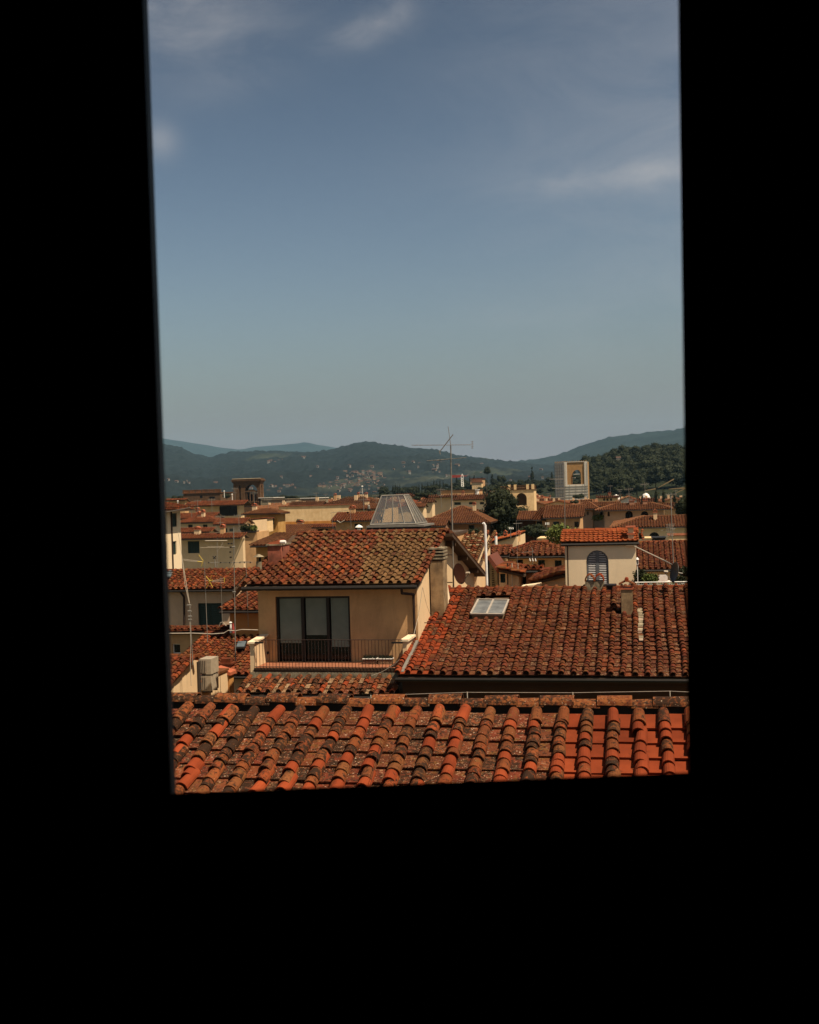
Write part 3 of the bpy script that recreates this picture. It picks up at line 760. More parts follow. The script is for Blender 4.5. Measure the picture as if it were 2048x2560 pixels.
tile_field(r2, O2+N2*.01, XV, V2, N2, [(0, 0), (w2_, 0), (w2_, L2), (0, L2)], .36, .345, (.14, .30), mc2, mp2, near=True, indiv=True, holes=holes)
rr = MB(); x = 0
while x < w2_:
    rr.tube(R2+XV*x+ZV*.02, R2+XV*(x+.4)+ZV*.03, .10, 8, .09); x += .4
rr.build('ridge_capping', M_c2, r2, kind='stuff')
MB().tube(O2+Vector((-.05, -.06, -.05)), O2+Vector((w2_, -.06, -.05)), .05, 8).build('gutter', M_gut, r2)
MB().tube(O2+Vector((-.05, -.02, -.26)), O2+Vector((w2_, -.02, -.22)), .006, 4).build('cable', M_iron, r2)
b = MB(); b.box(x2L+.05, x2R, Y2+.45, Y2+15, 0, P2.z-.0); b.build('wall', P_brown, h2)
# verge plank at the left edge
b = MB(); b.obox(O2+V2*1.45+XV*.12+N2*.1, XV*.05, V2*1.3, N2*.03); b.build('verge_board', M_steel, r2)
# skylight
def P_uv(u, v, h=0): return O2+XV*u+V2*v+N2*h
u0, u1 = sky_q[0][0], sky_q[1][0]; v0, v1 = sky_q[0][1]-.42, sky_q[3][1]-.42
sk = MB()
a_ = .26
def strip(mb, A, B, wd, up): # bar from A to B
    d = (B-A).normalized(); sd = d.cross(up).normalized(); mb.obox((A+B)/2, (B-A)/2, sd*wd/2, up*.03)
F = [on_plane(px, py, O2+N2*.2, N2) for px, py in ((1177, 1535), (1257, 1536), (1272, 1500), (1196, 1499))]
Fc = sum(F, Vector())/4
def Fq(a, b, h=0): return F[0].lerp(F[1], a).lerp(F[3].lerp(F[2], a), b)+N2*h
for A, B in ((0, 1), (1, 2), (2, 3), (3, 0)): strip(sk, F[A], F[B], .06, N2)
strip(sk, (F[0]+F[1])/2, (F[2]+F[3])/2, .06, N2+Vector((0, 0, .001)))
skf = sk.build('skylight_frame', simple('weathered_white_frame', (.33, .28, .235), .6), r2)
b = MB(); b.prism([Fq(.02, .03, -.2), Fq(.98, .03, -.2), Fq(.98, .97, -.2), Fq(.02, .97, -.2)], N2*.165); b.build('skylight_curb', P_dirt, r2)
for k in (0, 1):
    b = MB(); ua = .02+.5*k; ub = .48+.5*k; b.prism([Fq(ua, .03, -.01), Fq(ub, .03, -.01), Fq(ub, .97, -.01), Fq(ua, .97, -.01)], N2*.01); b.build('pane', M_dusty, skf)
# small chimney on the right
X, Y = P_uv(*chA).x, P_uv(*chA).y; zb = P_uv(*chA).z
zt = atY(1569, 1474, Y).z
c = MB().box(X-.19, X+.19, Y, Y+.38, zb-.3, zt).build('chimney', P_dirt, r2)
b = MB(); b.box(X-.22, X+.22, Y-.03, Y+.41, zt+.002, zt+.05); 
for sx in (-1, 1): b.box(X+sx*.17-.04, X+sx*.17+.04, Y+.0, Y+.38, zt+.052, zt+.16)
b.build('chimney_top', M_clay, c)
for sx, tl in ((-1, 1), (1, -1)):
    b = MB(); b.obox((X+sx*.11, Y+.18, zt+.25), Vector((.15, 0, -.075*sx)), Vector((0, .24, 0)), Vector((.01*sx, 0, .016))); b.build('cap_tile', M_cover, c)
MB().tube((X, Y-.08, zt+.33), (X, Y+.44, zt+.33), .07, 8).build('cap_tile', M_pan_new, c)
# pale flashing tiles beside it
M_fl = simple('mortar_white', (.3, .22, .16), .9)
for k in range(14):
    v = chA[1]+.45-k*.23; h = .10
    if v < chA[1]-2.5: break
    if k > 5 and random.random() < .25: continue
    b = MB(); wd = .16+random.uniform(-.02, .02); a = random.gauss(0, .25) if k < 5 else random.gauss(0, .05)
    b.obox(P_uv(chA[0]+(.40 if k < 4 else .36)+random.gauss(0, .01), v, h), XV*wd*math.cos(a)+V2*wd*math.sin(a), V2*.1*math.cos(a)-XV*.1*math.sin(a), N2*.018)
    b.build('flashing_tile', M_fl if k in (4, 9, 10, 12) else P_grey, r2)
# twin-cap chimney at the ridge
X, Y = P_uv(*chB).x, P_uv(*chB).y; zb = P_uv(*chB).z; zt = atY(1487, 1453, Y).z
wch = 48/FPX*Y
c = MB().add([(X-wch*.56, Y, zb-.4), (X+wch*.56, Y, zb-.4), (X+wch*.56, Y+.6, zb-.4), (X-wch*.56, Y+.6, zb-.4), (X-wch*.47, Y, zt), (X+wch*.47, Y, zt), (X+wch*.47, Y+.5, zt), (X-wch*.47, Y+.5, zt)],
             [(0, 3, 2, 1), (4, 5, 6, 7), (0, 1, 5, 4), (1, 2, 6, 5), (2, 3, 7, 6), (3, 0, 4, 7)]).build('chimney', P_grey, r2)
for sx in (-1, 1):
    mb = MB(); ns = 10; R = wch*.25; cx = X+sx*wch*.245
    for yy, (ra, rb_) in ((Y-.06, (R, R-.035)), (Y+.5, (R, R-.035))):
        for rad in (ra, rb_):
            for i in range(ns+1):
                t = PI*i/ns; mb.v.append((cx+math.cos(t)*rad, yy, zt+.002+math.sin(t)*rad*1.45))
    m = ns+1
    for i in range(ns):
        mb.f += [(i, i+1, m+i+1, m+i), (2*m+i, 3*m+i, 3*m+i+1, 2*m+i+1), (i, 2*m+i, 2*m+i+1, i+1), (m+i, m+i+1, 3*m+i+1, 3*m+i)]
    mb.build('cap_tile', M_cover if sx < 0 else M_pan_new, c)
MB().box(X+wch*.5, X+wch*.5+.3, Y-.02, Y+.35, zb+.02, zb+.2).box(X+wch*.46, X+wch*.5+.42, Y-.08, Y+.42, zb+.202, zb+.25).build('vent_box', M_gut, r2)

# ------------------------------------------------------------------ main house with the balcony
YH = 36.4; pH = .28; YE = 35.65
PE = atY(840, 1464, YE); zE = PE.z+pH*.75
XHL = atY(645, 1500, YH).x; XHR = atY(1043, 1500, YH).x
XVL = atY(614, 1464, YE).x; XVR = atY(1043, 1464, YE).x+.02
tR = 5.35; YR = YE+tR; zR = PE.z+pH*tR
hm = thing('house', 'tan balcony house with tall triple window and mottled red and tan tiled roof', 'house', ((XHL+XHR)/2, YH+3, 0))
zFl = atY(840, 1671, 35.1).z
YB = 49.5; pB = .25; zB = zR-pB*(YB-YR)
ww = XHR-XHL
# window opening
wl, wr = atY(690, 1560, YH).x-XHL, atY(876, 1560, YH).x-XHL
wt, wb_ = atY(780, 1491, YH).z, zFl
mb = MB()
wall_panel(mb, (XHL, YH, 0), XV, ZV, ww, zE, [(wl, wr, wb_, wt, False)], .22, YV)
for X in (XHL, XHR): mb.add([(X, YH, 0), (X, YB, 0), (X, YB, zB), (X, YR, zR), (X, YH, zE)], [(0, 1, 2, 3, 4)])
mb.add([(XHL, YB, 0), (XHR, YB, 0), (XHR, YB, zB), (XHL, YB, zB)], [(0, 1, 2, 3)])
wallm = mb.build('wall', P_tan, hm)
mb = MB().add([(XHR+.004, YH-.0, 0), (XHR+.004, YB, 0), (XHR+.004, YB, zB), (XHR+.004, YR, zR-.02), (XHR+.004, YH, zE-.02)], [(0, 1, 2, 3, 4)]).build('gable_render', P_cream, hm)
# triple window
f = MB(); fw = .045; yv = YH+.12
WW = wr-wl; xs = [XHL+wl, XHL+wl+WW*.355, XHL+wl+WW*.695, XHL+wr]
for i, xx in enumerate(xs):
    wd = .04 if i in (0, 3) else .055; cx = xx+(wd if i == 0 else -wd if i == 3 else 0)
    f.box(cx-wd, cx+wd, yv-.03, yv+.05, wb_, wt)
f.box(xs[0], xs[3], yv-.028, yv+.048, wt-.07, wt-.002)
wf = f.build('window', M_dkwin, hm)
MB().box(xs[0]+.08, xs[3]-.08, yv+.055, yv+.07, wb_+.002, wt-.07).build('pane', M_glass, wf)
for k, yb in ((0, 1609), (1, 1589), (2, 1619)):
    zz = atY(780, yb, YH).z
    MB().box(xs[k]+.1, xs[k+1]-.07, yv+.03, yv+.052, zz, wt-.08).build('blind', M_blind, wf)
# front roof
O = Vector((XVL, YE, PE.z)); V = Vector((0, 1, pH)).normalized(); N = Vector((0, -pH, 1)).normalized(); qH = math.sqrt(1+pH*pH); LH = tR*qH; wR_ = XVR-XVL
rb = MB(); rb.prism([O, O+XV*wR_, O+XV*wR_+V*LH, O+V*LH], (0, 0, -.12))
nB = Vector((0, 1, -pB)).normalized(); LB = (YB+.5-YR)*math.sqrt(1+pB*pB); RR = O+V*LH
XB1 = XVR+.35
rb.prism([RR, RR+XV*wR_, RR+XV*wR_+nB*LB, RR+nB*LB], (0, 0, -.12))
rb.prism([RR+XV*(wR_+.004)+nB*.25, RR+XV*(wR_+.26)+nB*.25, RR+XV*(wR_+.26)+nB*LB, RR+XV*(wR_+.004)+nB*LB], (0, 0, -.12))
rm = rb.build('roof', M_under, hm)
def uvH(px, py):
    P = on_plane(px, py, O, N)-O; return P.dot(XV), P.dot(V)
utan0, utan1 = uvH(868, 1462)[0], uvH(950, 1340)[0]
def mH(u, v):
    lim = utan0+(utan1-utan0)*0.0+(-.0)*v
    if u > wR_-.25: return M_c3
    if u > uvH(840, 1460)[0] and random.random() < (.10 if u > uvH(900, 1460)[0] else .4): return M_c3 if random.random() < .5 else M_c2
    return M_tan if u > uvH(880, 1460)[0]+math.sin(v*2.1)*.15+(v/LH)*-.2 else (M_c3 if random.random() < .95 else M_tan)
chq = uvH(672, 1416); 
holeH = [[(uvH(668, 1412)[0], chq[1]), (uvH(716, 1400)[0], chq[1]), (uvH(716, 1400)[0], chq[1]+.9), (uvH(668, 1412)[0]-.0, chq[1]+.9)]]
tile_field(rm, O+N*.01, XV, V, N, [(0, 0), (wR_, 0), (wR_, LH), (.4, LH), (.4, LH*.66), (0, LH*.66)], .312, .40, None, mH, lambda u, v: (lambda m_: m_ if m_ is M_tan else (M_p2 if random.random() < .7 else m_))(mH(u, v)), near=True, indiv=True, regular=True, jit=.9, holes=holeH)
rr = MB(); x = 0.2
while x < wR_:
    rr.tube(RR+XV*x+ZV*.03, RR+XV*(x+.42)+ZV*.045, .115, 8, .10); x += .42
rr.build('ridge_capping', M_c2, rm, kind='stuff')
# tile ends seen along the back verge
rr = MB(); k = 0
while k*.3 < LB-.3:
    P = RR+XV*(wR_+.2)+nB*(k*.3+.3); rr.tube(P+ZV*.05, P+nB*.36+ZV*.03, .085, 6, .07); k += 1
rr.build('verge_tiles', M_farbr, rm, kind='stuff')
for k in range(3):
    P = RR+XV*(wR_-.1)+nB*(1.2+k*3.0)-ZV*.22; MB().obox(P+XV*.12, XV*.2, nB*.06, Vector((0, 0, .08))).build('rafter_end', M_under, rm)
MB().tube(O+Vector((-.12, -.07, -.07)), O+Vector((wR_-.02, -.07, -.07)), .07, 8).build('gutter', M_gut, rm)
# downpipe
xd = XHR-.1; dp = MB().path([(xd-.25, YE-.05, PE.z-.12), (xd-.25, YE+.02, PE.z-.28), (xd, YH-.08, PE.z-.38), (xd, YH-.08, zFl+.3)], .045, 8); dp.build('downpipe', M_iron, hm)
# big rendered chimney on the gable side
YC = 38.6; xc0 = XHR+.006; xc1 = atY(1109, 1480, YC).x; yc1 = YC+.85
zt = atY(1090, 1402, YC).z; zbs = atY(1090, 1575, YC).z-1.0
c = MB().box(xc0+.05, xc1, YC, yc1, zbs, zt).build('chimney', P_dirt, hm)
for k in range(4):
    z = zt+.05+k*.115
    MB().box(xc0+.02, xc1+.03, YC-.03, yc1+.03, z, z+.055).build('louvre_slab', P_grey, c)
MB().box(xc0+.15, xc1-.1, YC+.1, yc1-.1, zt+.002, zt+.40).build('flue', M_mortshade, c)
# plaster buttress at chimney root
MB().add([(xc0, YC+.86, zbs), (xc1+.15, YC+.86, zbs), (xc1+.15, yc1+1.2, zbs), (xc0, yc1+1.2, zbs), (xc0, YC+.86, zt+.1), (xc1-.18, YC+.86, zt-.1), (xc1-.18, yc1+.4, zt-.1), (xc0, yc1+.4, zt+.1)],
         [(4, 5, 6, 7), (0, 1, 5, 4), (1, 2, 6, 5), (2, 3, 7, 6), (3, 0, 4, 7)]).build('flue_render', P_pale, c)
# brick chimney at the left of the roof
A = on_plane(690, 1412, O, N); zt = atY(690, 1364, A.y).z
c = MB().box(atY(670, 1400, A.y).x, atY(704, 1400, A.y).x, A.y, A.y+1.0, A.z-.4, zt).build('chimney', plaster('red_render', (.33, .1, .06), .7, (.06, .03, .02), 4), rm)
MB().box(atY(666, 1400, A.y).x, atY(706, 1400, A.y).x, A.y-.05, A.y+1.05, zt+.002, zt+.05).build('chimney_slab', P_grey, c)
x0_, x1_ = atY(672, 1400, A.y).x, atY(699, 1400, A.y).x; zt2 = atY(690, 1350, A.y).z
MB().add([(x0_, A.y, zt+.052), (x1_, A.y, zt+.052), (x1_, A.y+.6, zt+.052), (x0_, A.y+.6, zt+.052), (x0_, A.y, zt2-.1), (x1_, A.y, zt2), (x1_, A.y+.6, zt2), (x0_, A.y+.6, zt2-.1)],
         [(0, 3, 2, 1), (4, 5, 6, 7), (0, 1, 5, 4), (1, 2, 6, 5), (2, 3, 7, 6), (3, 0, 4, 7)]).build('flue', M_clay, c)
MB().tube((x1_+.02, A.y+.1, zt+.12), (x1_+.22, A.y+.08, zt+.12), .06, 8).build('pipe_end', M_white, c)
# cowled vent pipe at the left
A = on_plane(648, 1428, O, N); zt = atY(648, 1404, A.y).z
v = MB().tube((A.x, A.y, A.z-.2), (A.x, A.y, zt), .10, 12).build('vent_pipe', P_grey, rm, smooth=False)
MB().lathe((A.x, A.y, zt), [(.085, .16), (.2, .17), (.03, .26)], 10).build('cowl', P_grey, v)
MB().tube((A.x-.06, A.y, zt), (A.x-.06, A.y, zt+.16), .015, 5).tube((A.x+.06, A.y, zt), (A.x+.06, A.y, zt+.16), .015, 5).tube((A.x+.02, A.y+.05, zt), (A.x+.02, A.y+.05, zt+.16), .05, 6).build('cowl_stay', M_mortshade, v)
# balcony
YBf = 35.1
xbl, xbr = atY(637, 1675, YBf).x, atY(1010, 1675, YBf).x
sl_ = MB().box(xbl-.02, XHR, YBf-.02, YH, zFl-.12, zFl).build('balcony_slab', M_under, hm)
nx = int((XHR-xbl)/.31)
for i in range(nx):
    for j in range(4):
        x = xbl+i*.31; y = YBf+j*.31
        b = MB().box(x+.004, x+.306, y+.004, y+.306, zFl+.001, zFl+.014+random.uniform(0, .003)); b.build('floor_tile', M_terr, sl_)
zBot = atY(800, 1705, 34.9).z
MB().box(xbl-.15, XHR-.05, YBf-.04, YH-.02, 0, zFl-.13).build('balcony_base', P_grey, hm)
# parapets at both ends
zp = atY(650, 1598, YBf+.6).z
xl0, xl1 = atY(626, 1640, YBf).x, atY(637, 1640, YBf).x
wl_ = MB().box(xl0, xl1, YBf-.02, YH+.1, zBot-.5, zp-.07).build('parapet', P_cream, hm)
MB().add([(xl0-.06, YBf-.1, zp-.06), (xl1+.06, YBf-.1, zp-.06), (xl1+.06, YH, zp+.02), (xl0-.06, YH, zp+.02), (xl0-.06, YBf-.1, zp), (xl1+.06, YBf-.1, zp), (xl1+.06, YH, zp+.08), (xl0-.06, YH, zp+.08)],
         [(0, 3, 2, 1), (4, 5, 6, 7), (0, 1, 5, 4), (1, 2, 6, 5), (2, 3, 7, 6), (3, 0, 4, 7)]).build('coping', P_pale, wl_)
xr0, xr1 = atY(1007, 1620, YBf).x, atY(1018, 1620, YBf).x
zq = atY(1015, 1598, YBf).z
wr_ = MB().box(xr0, xr1, YBf-.0, YH-.16, zFl-.4, zq-.07).build('parapet', P_cream, hm)
MB().box(xr0-.05, xr1+.06, YBf-.06, YH-.12, zq-.068, zq).build('coping', P_pale, wr_)
# railing
rl = thing('balcony_railing', 'thin rusty brown iron railing along the front of the tan house balcony', 'railing', ((xl1+xr0)/2, YBf-.04, zFl))
zt = atY(830, 1599, YBf).z
MB().tube((xl1, YBf-.06, zt), (xr0, YBf-.06, zt), .012, 5).tube((xl1, YBf-.06, zFl+.06), (xr0, YBf-.06, zFl+.02), .012, 5).build('rail', M_iron, rl)
bar = MB().tube((0, 0, 0), (0, 0, zt-zFl+.06), .0085, 5).v, None
k = 0; x = xl1+.08
bm_ = bpy.data.meshes.new('baluster'); tmp = MB().tube((0, 0, 0), (0, 0, zt-zFl+.04), .009, 5); bm_.from_pydata(tmp.v, [], tmp.f); bm_.materials.append(M_iron)
while x < xr0:
    o = bpy.data.objects.new('baluster', bm_); COL.objects.link(o); adopt(o, rl); o.location = (x, YBf-.06, zFl-.04); x += .112; k += 1
for a, b_ in ((638, 658), (979, 1007)):
    A = atY(a, 1606, YBf-.1); B = atY(b_, 1606, YBf-.1); MB().box(A.x, B.x, YBf-.13, YBf-.09, A.z-.035, A.z+.02).build('bracket', M_gut, rl)
# planters
for k, (a, b_, lab) in enumerate(((910, 943, 'left of the two small decorated planters with dark plants on the tan balcony'), (948, 982, 'right of the two small decorated planters with dark plants on the tan balcony'))):
    A, B = atY(a, 1658, YH-.45).x, atY(b_, 1658, YH-.45).x; z0 = zFl+.016
    pl = thing('planter', lab, 'planter', ((A+B)/2, YH-.4, z0), 'planters on the balcony')
    MB().box(A, B, YH-.55, YH-.35, z0, z0+.17).build('box', tile_mat('decorated_ceramic_%d' % k, [(0, (.12, .05, .04)), (1, (.1, .04, .04))], .6, 1.0, scale=22) if k == 0 else MATS['decorated_ceramic_0'], pl)
    MB().box(A-.02, B+.02, YH-.57, YH-.33, z0+.171, z0+.195).build('rim', M_white, pl)
    mb = MB()
    for _ in range(260):
        x, y = random.uniform(A, B), random.uniform(YH-.54, YH-.36); h = random.uniform(.06, .15); d = Vector((random.gauss(0, .3), random.gauss(0, .3), 1)).normalized()
        P = Vector((x, y, z0+.19)); mb.add([P+XV*.008, P-XV*.008, P+d*h], [(0, 1, 2)])
    mb.build('plants', M_leaf2, pl)
# wall tap / lamp
MB().tube((atY(670, 1632, YH).x, YH-.08, atY(670, 1632, YH).z), (atY(670, 1632, YH).x, YH, atY(670, 1632, YH).z), .05, 8).build('wall_fitting', M_gut, hm)
# lower roof in front of the balcony
YL = 33.7; PLz = atY(800, 1739, YL).z; pL = .30
Vl = Vector((0, 1, pL)).normalized(); Nl = Vector((0, -pL, 1)).normalized()
xa, xb = atY(598, 1739, YL).x, atY(978, 1739, YL).x
Ol = Vector((xa, YL, PLz)); Ll = 1.12*math.sqrt(1+pL*pL)
b = MB(); b.prism([Ol, Ol+XV*(xb-xa), Ol+XV*(xb-xa)+Vl*Ll, Ol+Vl*Ll], (0, 0, -.12)); rl_ = b.build('lower_roof', M_under, hm)
tile_field(rl_, Ol+Nl*.01, XV, Vl, Nl, [(0, 0), (xb-xa, 0), (xb-xa, Ll), (0, Ll)], .335, .36, (.14, .30), lambda u, v: M_pan_new if random.random() < .12 else M_cover, lambda u, v: M_pan if random.random() < .45 else M_lpan, near=True, indiv=True)
MB().tube(Ol+Vector((-.3, -.06, -.06)), Ol+Vector((xb-xa+.2, -.06, -.06)), .06, 8).build('gutter', M_gut, rl_)
MB().box(xa+.05, xb-.05, YL+.3, YBf-.06, 0, PLz+.0).build('lower_wall', P_brown, hm)
# cables on the house
cb = thing('cable', 'pale cable looping from the gable down across the balcony base to the lower roof', 'cable', (XHR, YH, 0))
MB().path([atY(1057, 1468, 36.2), atY(1046, 1540, 36.0), atY(1035, 1586, 35.6)], .008, 4).path([atY(1057, 1468, 36.2), atY(1066, 1510, 36.6), atY(1080, 1548, 37)], .006, 4).build('cable', M_cable, cb)
MB().path([atY(px, py, 34.9) for px, py in [(1050, 1637), (1022, 1636), (1000, 1648), (985, 1662), (955, 1680), (900, 1700), (850, 1702), (760, 1703), (620, 1705)]], .007, 4).build('cable', M_cable, cb)
for px0, px1, py in ((1061, 1090, 1557), (1068, 1098, 1553.5)):
    A, B = atY(px0, py, 36.6), atY(px1, py, 36.6); MB().tube(A, B, .014, 6).build('bracket', M_iron, cb)

# wires of the antenna on the gable

# ------------------------------------------------------------------ antennas and dishes
def mast(name, label, Y, p0, p1, r=.02, cat='antenna', group=None):
    A, B = atY(*p0, Y), atY(*p1, Y)
    root = thing(name, label, cat, A, group); MB().tube(A, B, r, 6, r*.7).build('mast', M_steel, root); return root
def yagi(root, Y, p0, p1, n=8, l0=.5, l1=.35, vert=False, depth=True, mat=None, r=.008, nm='boom'):
    A, B = atY(*p0, Y-.04), atY(*p1, Y-.04); mb = MB().tube(A, B, r*1.3, 5)
    for k in range(n):
        t = (k+.3)/n; P = A.lerp(B, t); h = (l0+(l1-l0)*t)/2
        d = ZV if vert else YV
        mb.tube(P-d*h, P+d*h, r*.7, 4)
    return mb.build(nm, mat or M_steel, root)
YA = 44.0
an = mast('roof_antenna', 'tall aerial mast with three crossed booms rising above the skyline beside the tan house gable', YA-2, (1134, 1470), (1127, 1112), .035)
MB().tube(atY(1127, 1112, YA-2), atY(1114, 1066, YA-2)+XV*.1, .012, 6).build('whip', M_steel, an)
yagi(an, YA-2, (1030, 1113), (1181, 1112), 11, .9, .5)
for k in range(5):
    P = atY(1181, 1104+k*4, YA-2); MB().tube(P-XV*.05, P+XV*.05, .006, 4).build('director', M_steel, an)
MB().tube(atY(1181, 1102, YA-2), atY(1181, 1122, YA-2), .008, 5).build('reflector', M_steel, an)
A, B = atY(1100, 1129, YA-2.3), atY(1133, 1086, YA-2.3)
MB().tube(A, B, .018, 5).build('diagonal_boom', M_steel, an)
MB().tube(atY(1098, 1126, YA-2.3), atY(1101, 1136, YA-2.3), .015, 5).build('feed', M_steel, an)
yagi(an, YA-2, (1068, 1152), (1166, 1144), 9, .7, .4)
MB().tube(atY(1092, 1151, YA-2.1), atY(1108, 1149, YA-2.1), .02, 5).build('dipole', M_steel, an)
yagi(an, YA-2, (1105, 1330), (1158, 1327), 5, .4, .3)
for yy in (1387, 1456):
    A = atY(1112, yy, YA-2.0); B = atY(1131, yy, YA-2.0); MB().tube(A, B, .02, 5).build('bracket', M_iron, an)
def dish(label, Y, cx, cy, rx, rz, yawd, mat, arm=None, tilt=0.2):
    C = atY(cx, cy, Y); R = rz/FPX*Y
    root = thing('satellite_dish', label, 'satellite dish', C)
    n = Vector((math.cos(math.radians(yawd)), -math.sin(math.radians(yawd)), tilt)).normalized()
    u = n.cross(ZV).normalized(); v = u.cross(n)
    mb = MB(); ns = 28; rings = 5
    for side in (0, 1):
        for j in range(rings+1):
            rr = R*j/rings; dp = .18*R*((j/rings)**2)-side*.015
            for k in range(ns):
                t = 2*PI*k/ns; mb.v.append(tuple(C+u*rr*math.cos(t)+v*rr*math.sin(t)+n*dp))
    st = (rings+1)*ns
    for j in range(rings):
        for k in range(ns):
            a, b, c, d = j*ns+k, j*ns+(k+1) % ns, (j+1)*ns+(k+1) % ns, (j+1)*ns+k
            mb.f += [(a, b, c, d), (st+d, st+c, st+b, st+a)]
    for k in range(ns): mb.f.append((rings*ns+k, rings*ns+(k+1) % ns, st+rings*ns+(k+1) % ns, st+rings*ns+k))
    mb.build('reflector', mat, root, smooth=False)
    fo = C+n*R*1.25-ZV*R*.1
    MB().tube(C-v*R*.98+n*.18*R, fo, .014, 5).tube(C, C-n*.25, .03, 6).build('feed_arm', M_steel, root)
    MB().tube(fo, fo-n*.14, .035, 8, .055).build('feed_horn', M_cable, root)
    return root
dish('brown satellite dish mounted on the cream gable beside the louvred chimney', 42.2, 1146, 1435, 12, 27, 22, M_dish)
dish('black satellite dish at the right edge in front of the terrace plants', 40.5, 1690, 1431, 14, 25, 160, M_bdish)
arm = thing('awning_arm', 'long white metal arm reaching from the orange-roofed dormer house to the black dish', 'arm', atY(1587, 1366, 46))
MB().tube(atY(1587, 1366, 46), atY(1665, 1403, 44), .026, 6, .022).build('tube', M_cable, arm)
MB().tube(atY(1660, 1401, 44.1), atY(1680, 1411, 43.6), .03, 6, .02).build('tip', M_steel, arm)
an = mast('roof_antenna', 'slim aerial mast with a stacked comb antenna at the right edge of the view', 41.5, (1684, 1420), (1677, 1240), .022)
yagi(an, 41.5, (1653, 1326), (1690, 1322), 5, .3, .2)
b = MB()
for k in range(9):
    A = atY(1665+(k % 2)*1, 1312+k*3.6, 41.4); B = atY(1688-(k % 3)*1.5, 1310+k*3.6, 41.4); b.tube(A, B, .007, 4)
b.tube(atY(1673, 1308, 41.4), atY(1678, 1342, 41.4), .012, 5); b.build('comb', M_steel, an)
for yy in (1204, 1233): pass
an = mast('roof_antenna', 'slim mast with three short horizontal rods in front of the scaffolded tower', 50, (1413, 1345), (1411, 1180), .022)
for x0, x1, yy in ((1374, 1410, 1198), (1380, 1411, 1221), (1375, 1411, 1244.5)): MB().tube(atY(x0, yy, 50), atY(x1, yy, 50), .012, 5).build('rod', M_steel, an)
an = mast('roof_antenna', 'leaning mast with hanging cables at the left edge over the air conditioners', 36.5, (482, 1662), (474, 1508), .016)
MB().tube(atY(474, 1508, 36.5), atY(445, 1330, 36.5), .008, 5).tube(atY(476, 1520, 36.5), atY(455, 1400, 36.4), .006, 5).build('stay', M_cable, an)
MB().path([atY(px, py, 36.4) for px, py in [(456, 1400), (462, 1460), (473, 1507)]], .01, 5).path([atY(px, py, 36.4) for px, py in [(474, 1540), (477, 1600), (476, 1660), (478, 1715)]], .01, 5).build('cable', M_cable, an)
for yy in (1513, 1528, 1541, 1549): A = atY(473+(yy-1513)*.06, yy, 36.4); MB().tube(A-XV*.06, A+XV*.07, .03, 6).build('clamp', M_steel, an)
MB().tube(atY(466, 1513, 36.4), atY(478, 1512, 36.4), .012, 5).build('rod', M_steel, an)
an = mast('roof_antenna', 'mast carrying a yellow-ended grid antenna over the left roofs', 42, (519, 1606), (511, 1404), .016)
for cx, cy, L_, nmy in ((500, 1404, 46, 0), (543, 1450, -34, 1)):
    A = atY(cx, cy, 41.9); B = atY(cx-L_ if nmy == 0 else cx+18, cy-2, 41.9)
    b = MB()
    if nmy == 0:
        b.tube(atY(497, 1387, 41.9), atY(508, 1402, 41.9), .014, 5).tube(atY(503, 1416, 41.9), atY(508, 1402, 41.9), .014, 5).tube(atY(494, 1404, 41.9), atY(506, 1405, 41.9), .02, 5)
    else:
        b.tube(atY(515, 1440, 41.9), atY(526, 1454, 41.9), .013, 5).tube(atY(532, 1468, 41.9), atY(524, 1454, 41.9), .013, 5).tube(atY(561, 1444, 41.9), atY(561, 1456, 41.9), .016, 5).tube(atY(522, 1454, 41.9), atY(532, 1450, 41.9), .02, 5)
        b.tube(atY(516, 1470, 41.9), atY(526, 1454, 41.9), .008, 5).tube(atY(530, 1438, 41.9), atY(524, 1450, 41.9), .012, 5)
    b.build('yellow_element', M_yelm, an)
MB().tube(atY(457, 1398, 41.9), atY(508, 1404, 41.9), .007, 4).tube(atY(460, 1401, 41.9), atY(508, 1406, 41.9), .006, 4).build('boom', M_cable, an)
MB().tube(atY(526, 1454, 41.9), atY(561, 1445, 41.9), .007, 4).tube(atY(526, 1454, 41.9), atY(561, 1456, 41.9), .007, 4).tube(atY(514, 1451, 41.9), atY(562, 1451, 41.9), .007, 4).build('boom', M_cable, an)
an = mast('roof_antenna', 'tallest mast of the left roofs with long dotted yagi boom', 40, (589, 1652), (584, 1318), .022)
yagi(an, 40, (520, 1407), (632, 1406), 1, .05, .05)
for px in (522, 551, 574, 586, 600, 611, 626): A = atY(px, 1406.5, 39.9); MB().tube(A-ZV*.025, A+ZV*.025, .022, 6).build('element', M_gut, an)
MB().tube(atY(500, 1369, 39.9), atY(584, 1368, 39.9), .006, 4).build('boom', M_cable, an)
for py in (1367, 1480): A = atY(584+(py-1367)*.015, py, 39.9); MB().tube(A-XV*.06, A+XV*.06, .03, 6).build('clamp', M_steel, an)
for k, (px, py) in enumerate(((572, 1359), (579, 1359), (577, 1368), (576, 1380), (577, 1393))): A = atY(px, py, 39.8); MB().tube(A-YV*.05, A+YV*.05, .03, 6).build('element', M_gut, an)
an = mast('roof_antenna', 'short mast standing close to the left corner of the tan house', 39, (621, 1567), (615, 1404), .013)
MB().tube(atY(600, 1404, 39), atY(628, 1403, 39), .008, 5).build('boom', M_steel, an)
an = mast('roof_antenna', 'thin mast with a rounded base coil in front of the dark shuttered window', 41, (556, 1557), (552, 1440), .011)
MB().path([atY(548, 1566, 41), atY(551, 1557, 41), atY(557, 1555, 41), atY(566, 1565, 41)], .012, 5).build('base_coil', M_cable, an)
an = mast('roof_antenna', 'small mast with a dark crossed head in front of the pale gabled house', 60, (539, 1418), (536, 1390), .03)
b = MB()
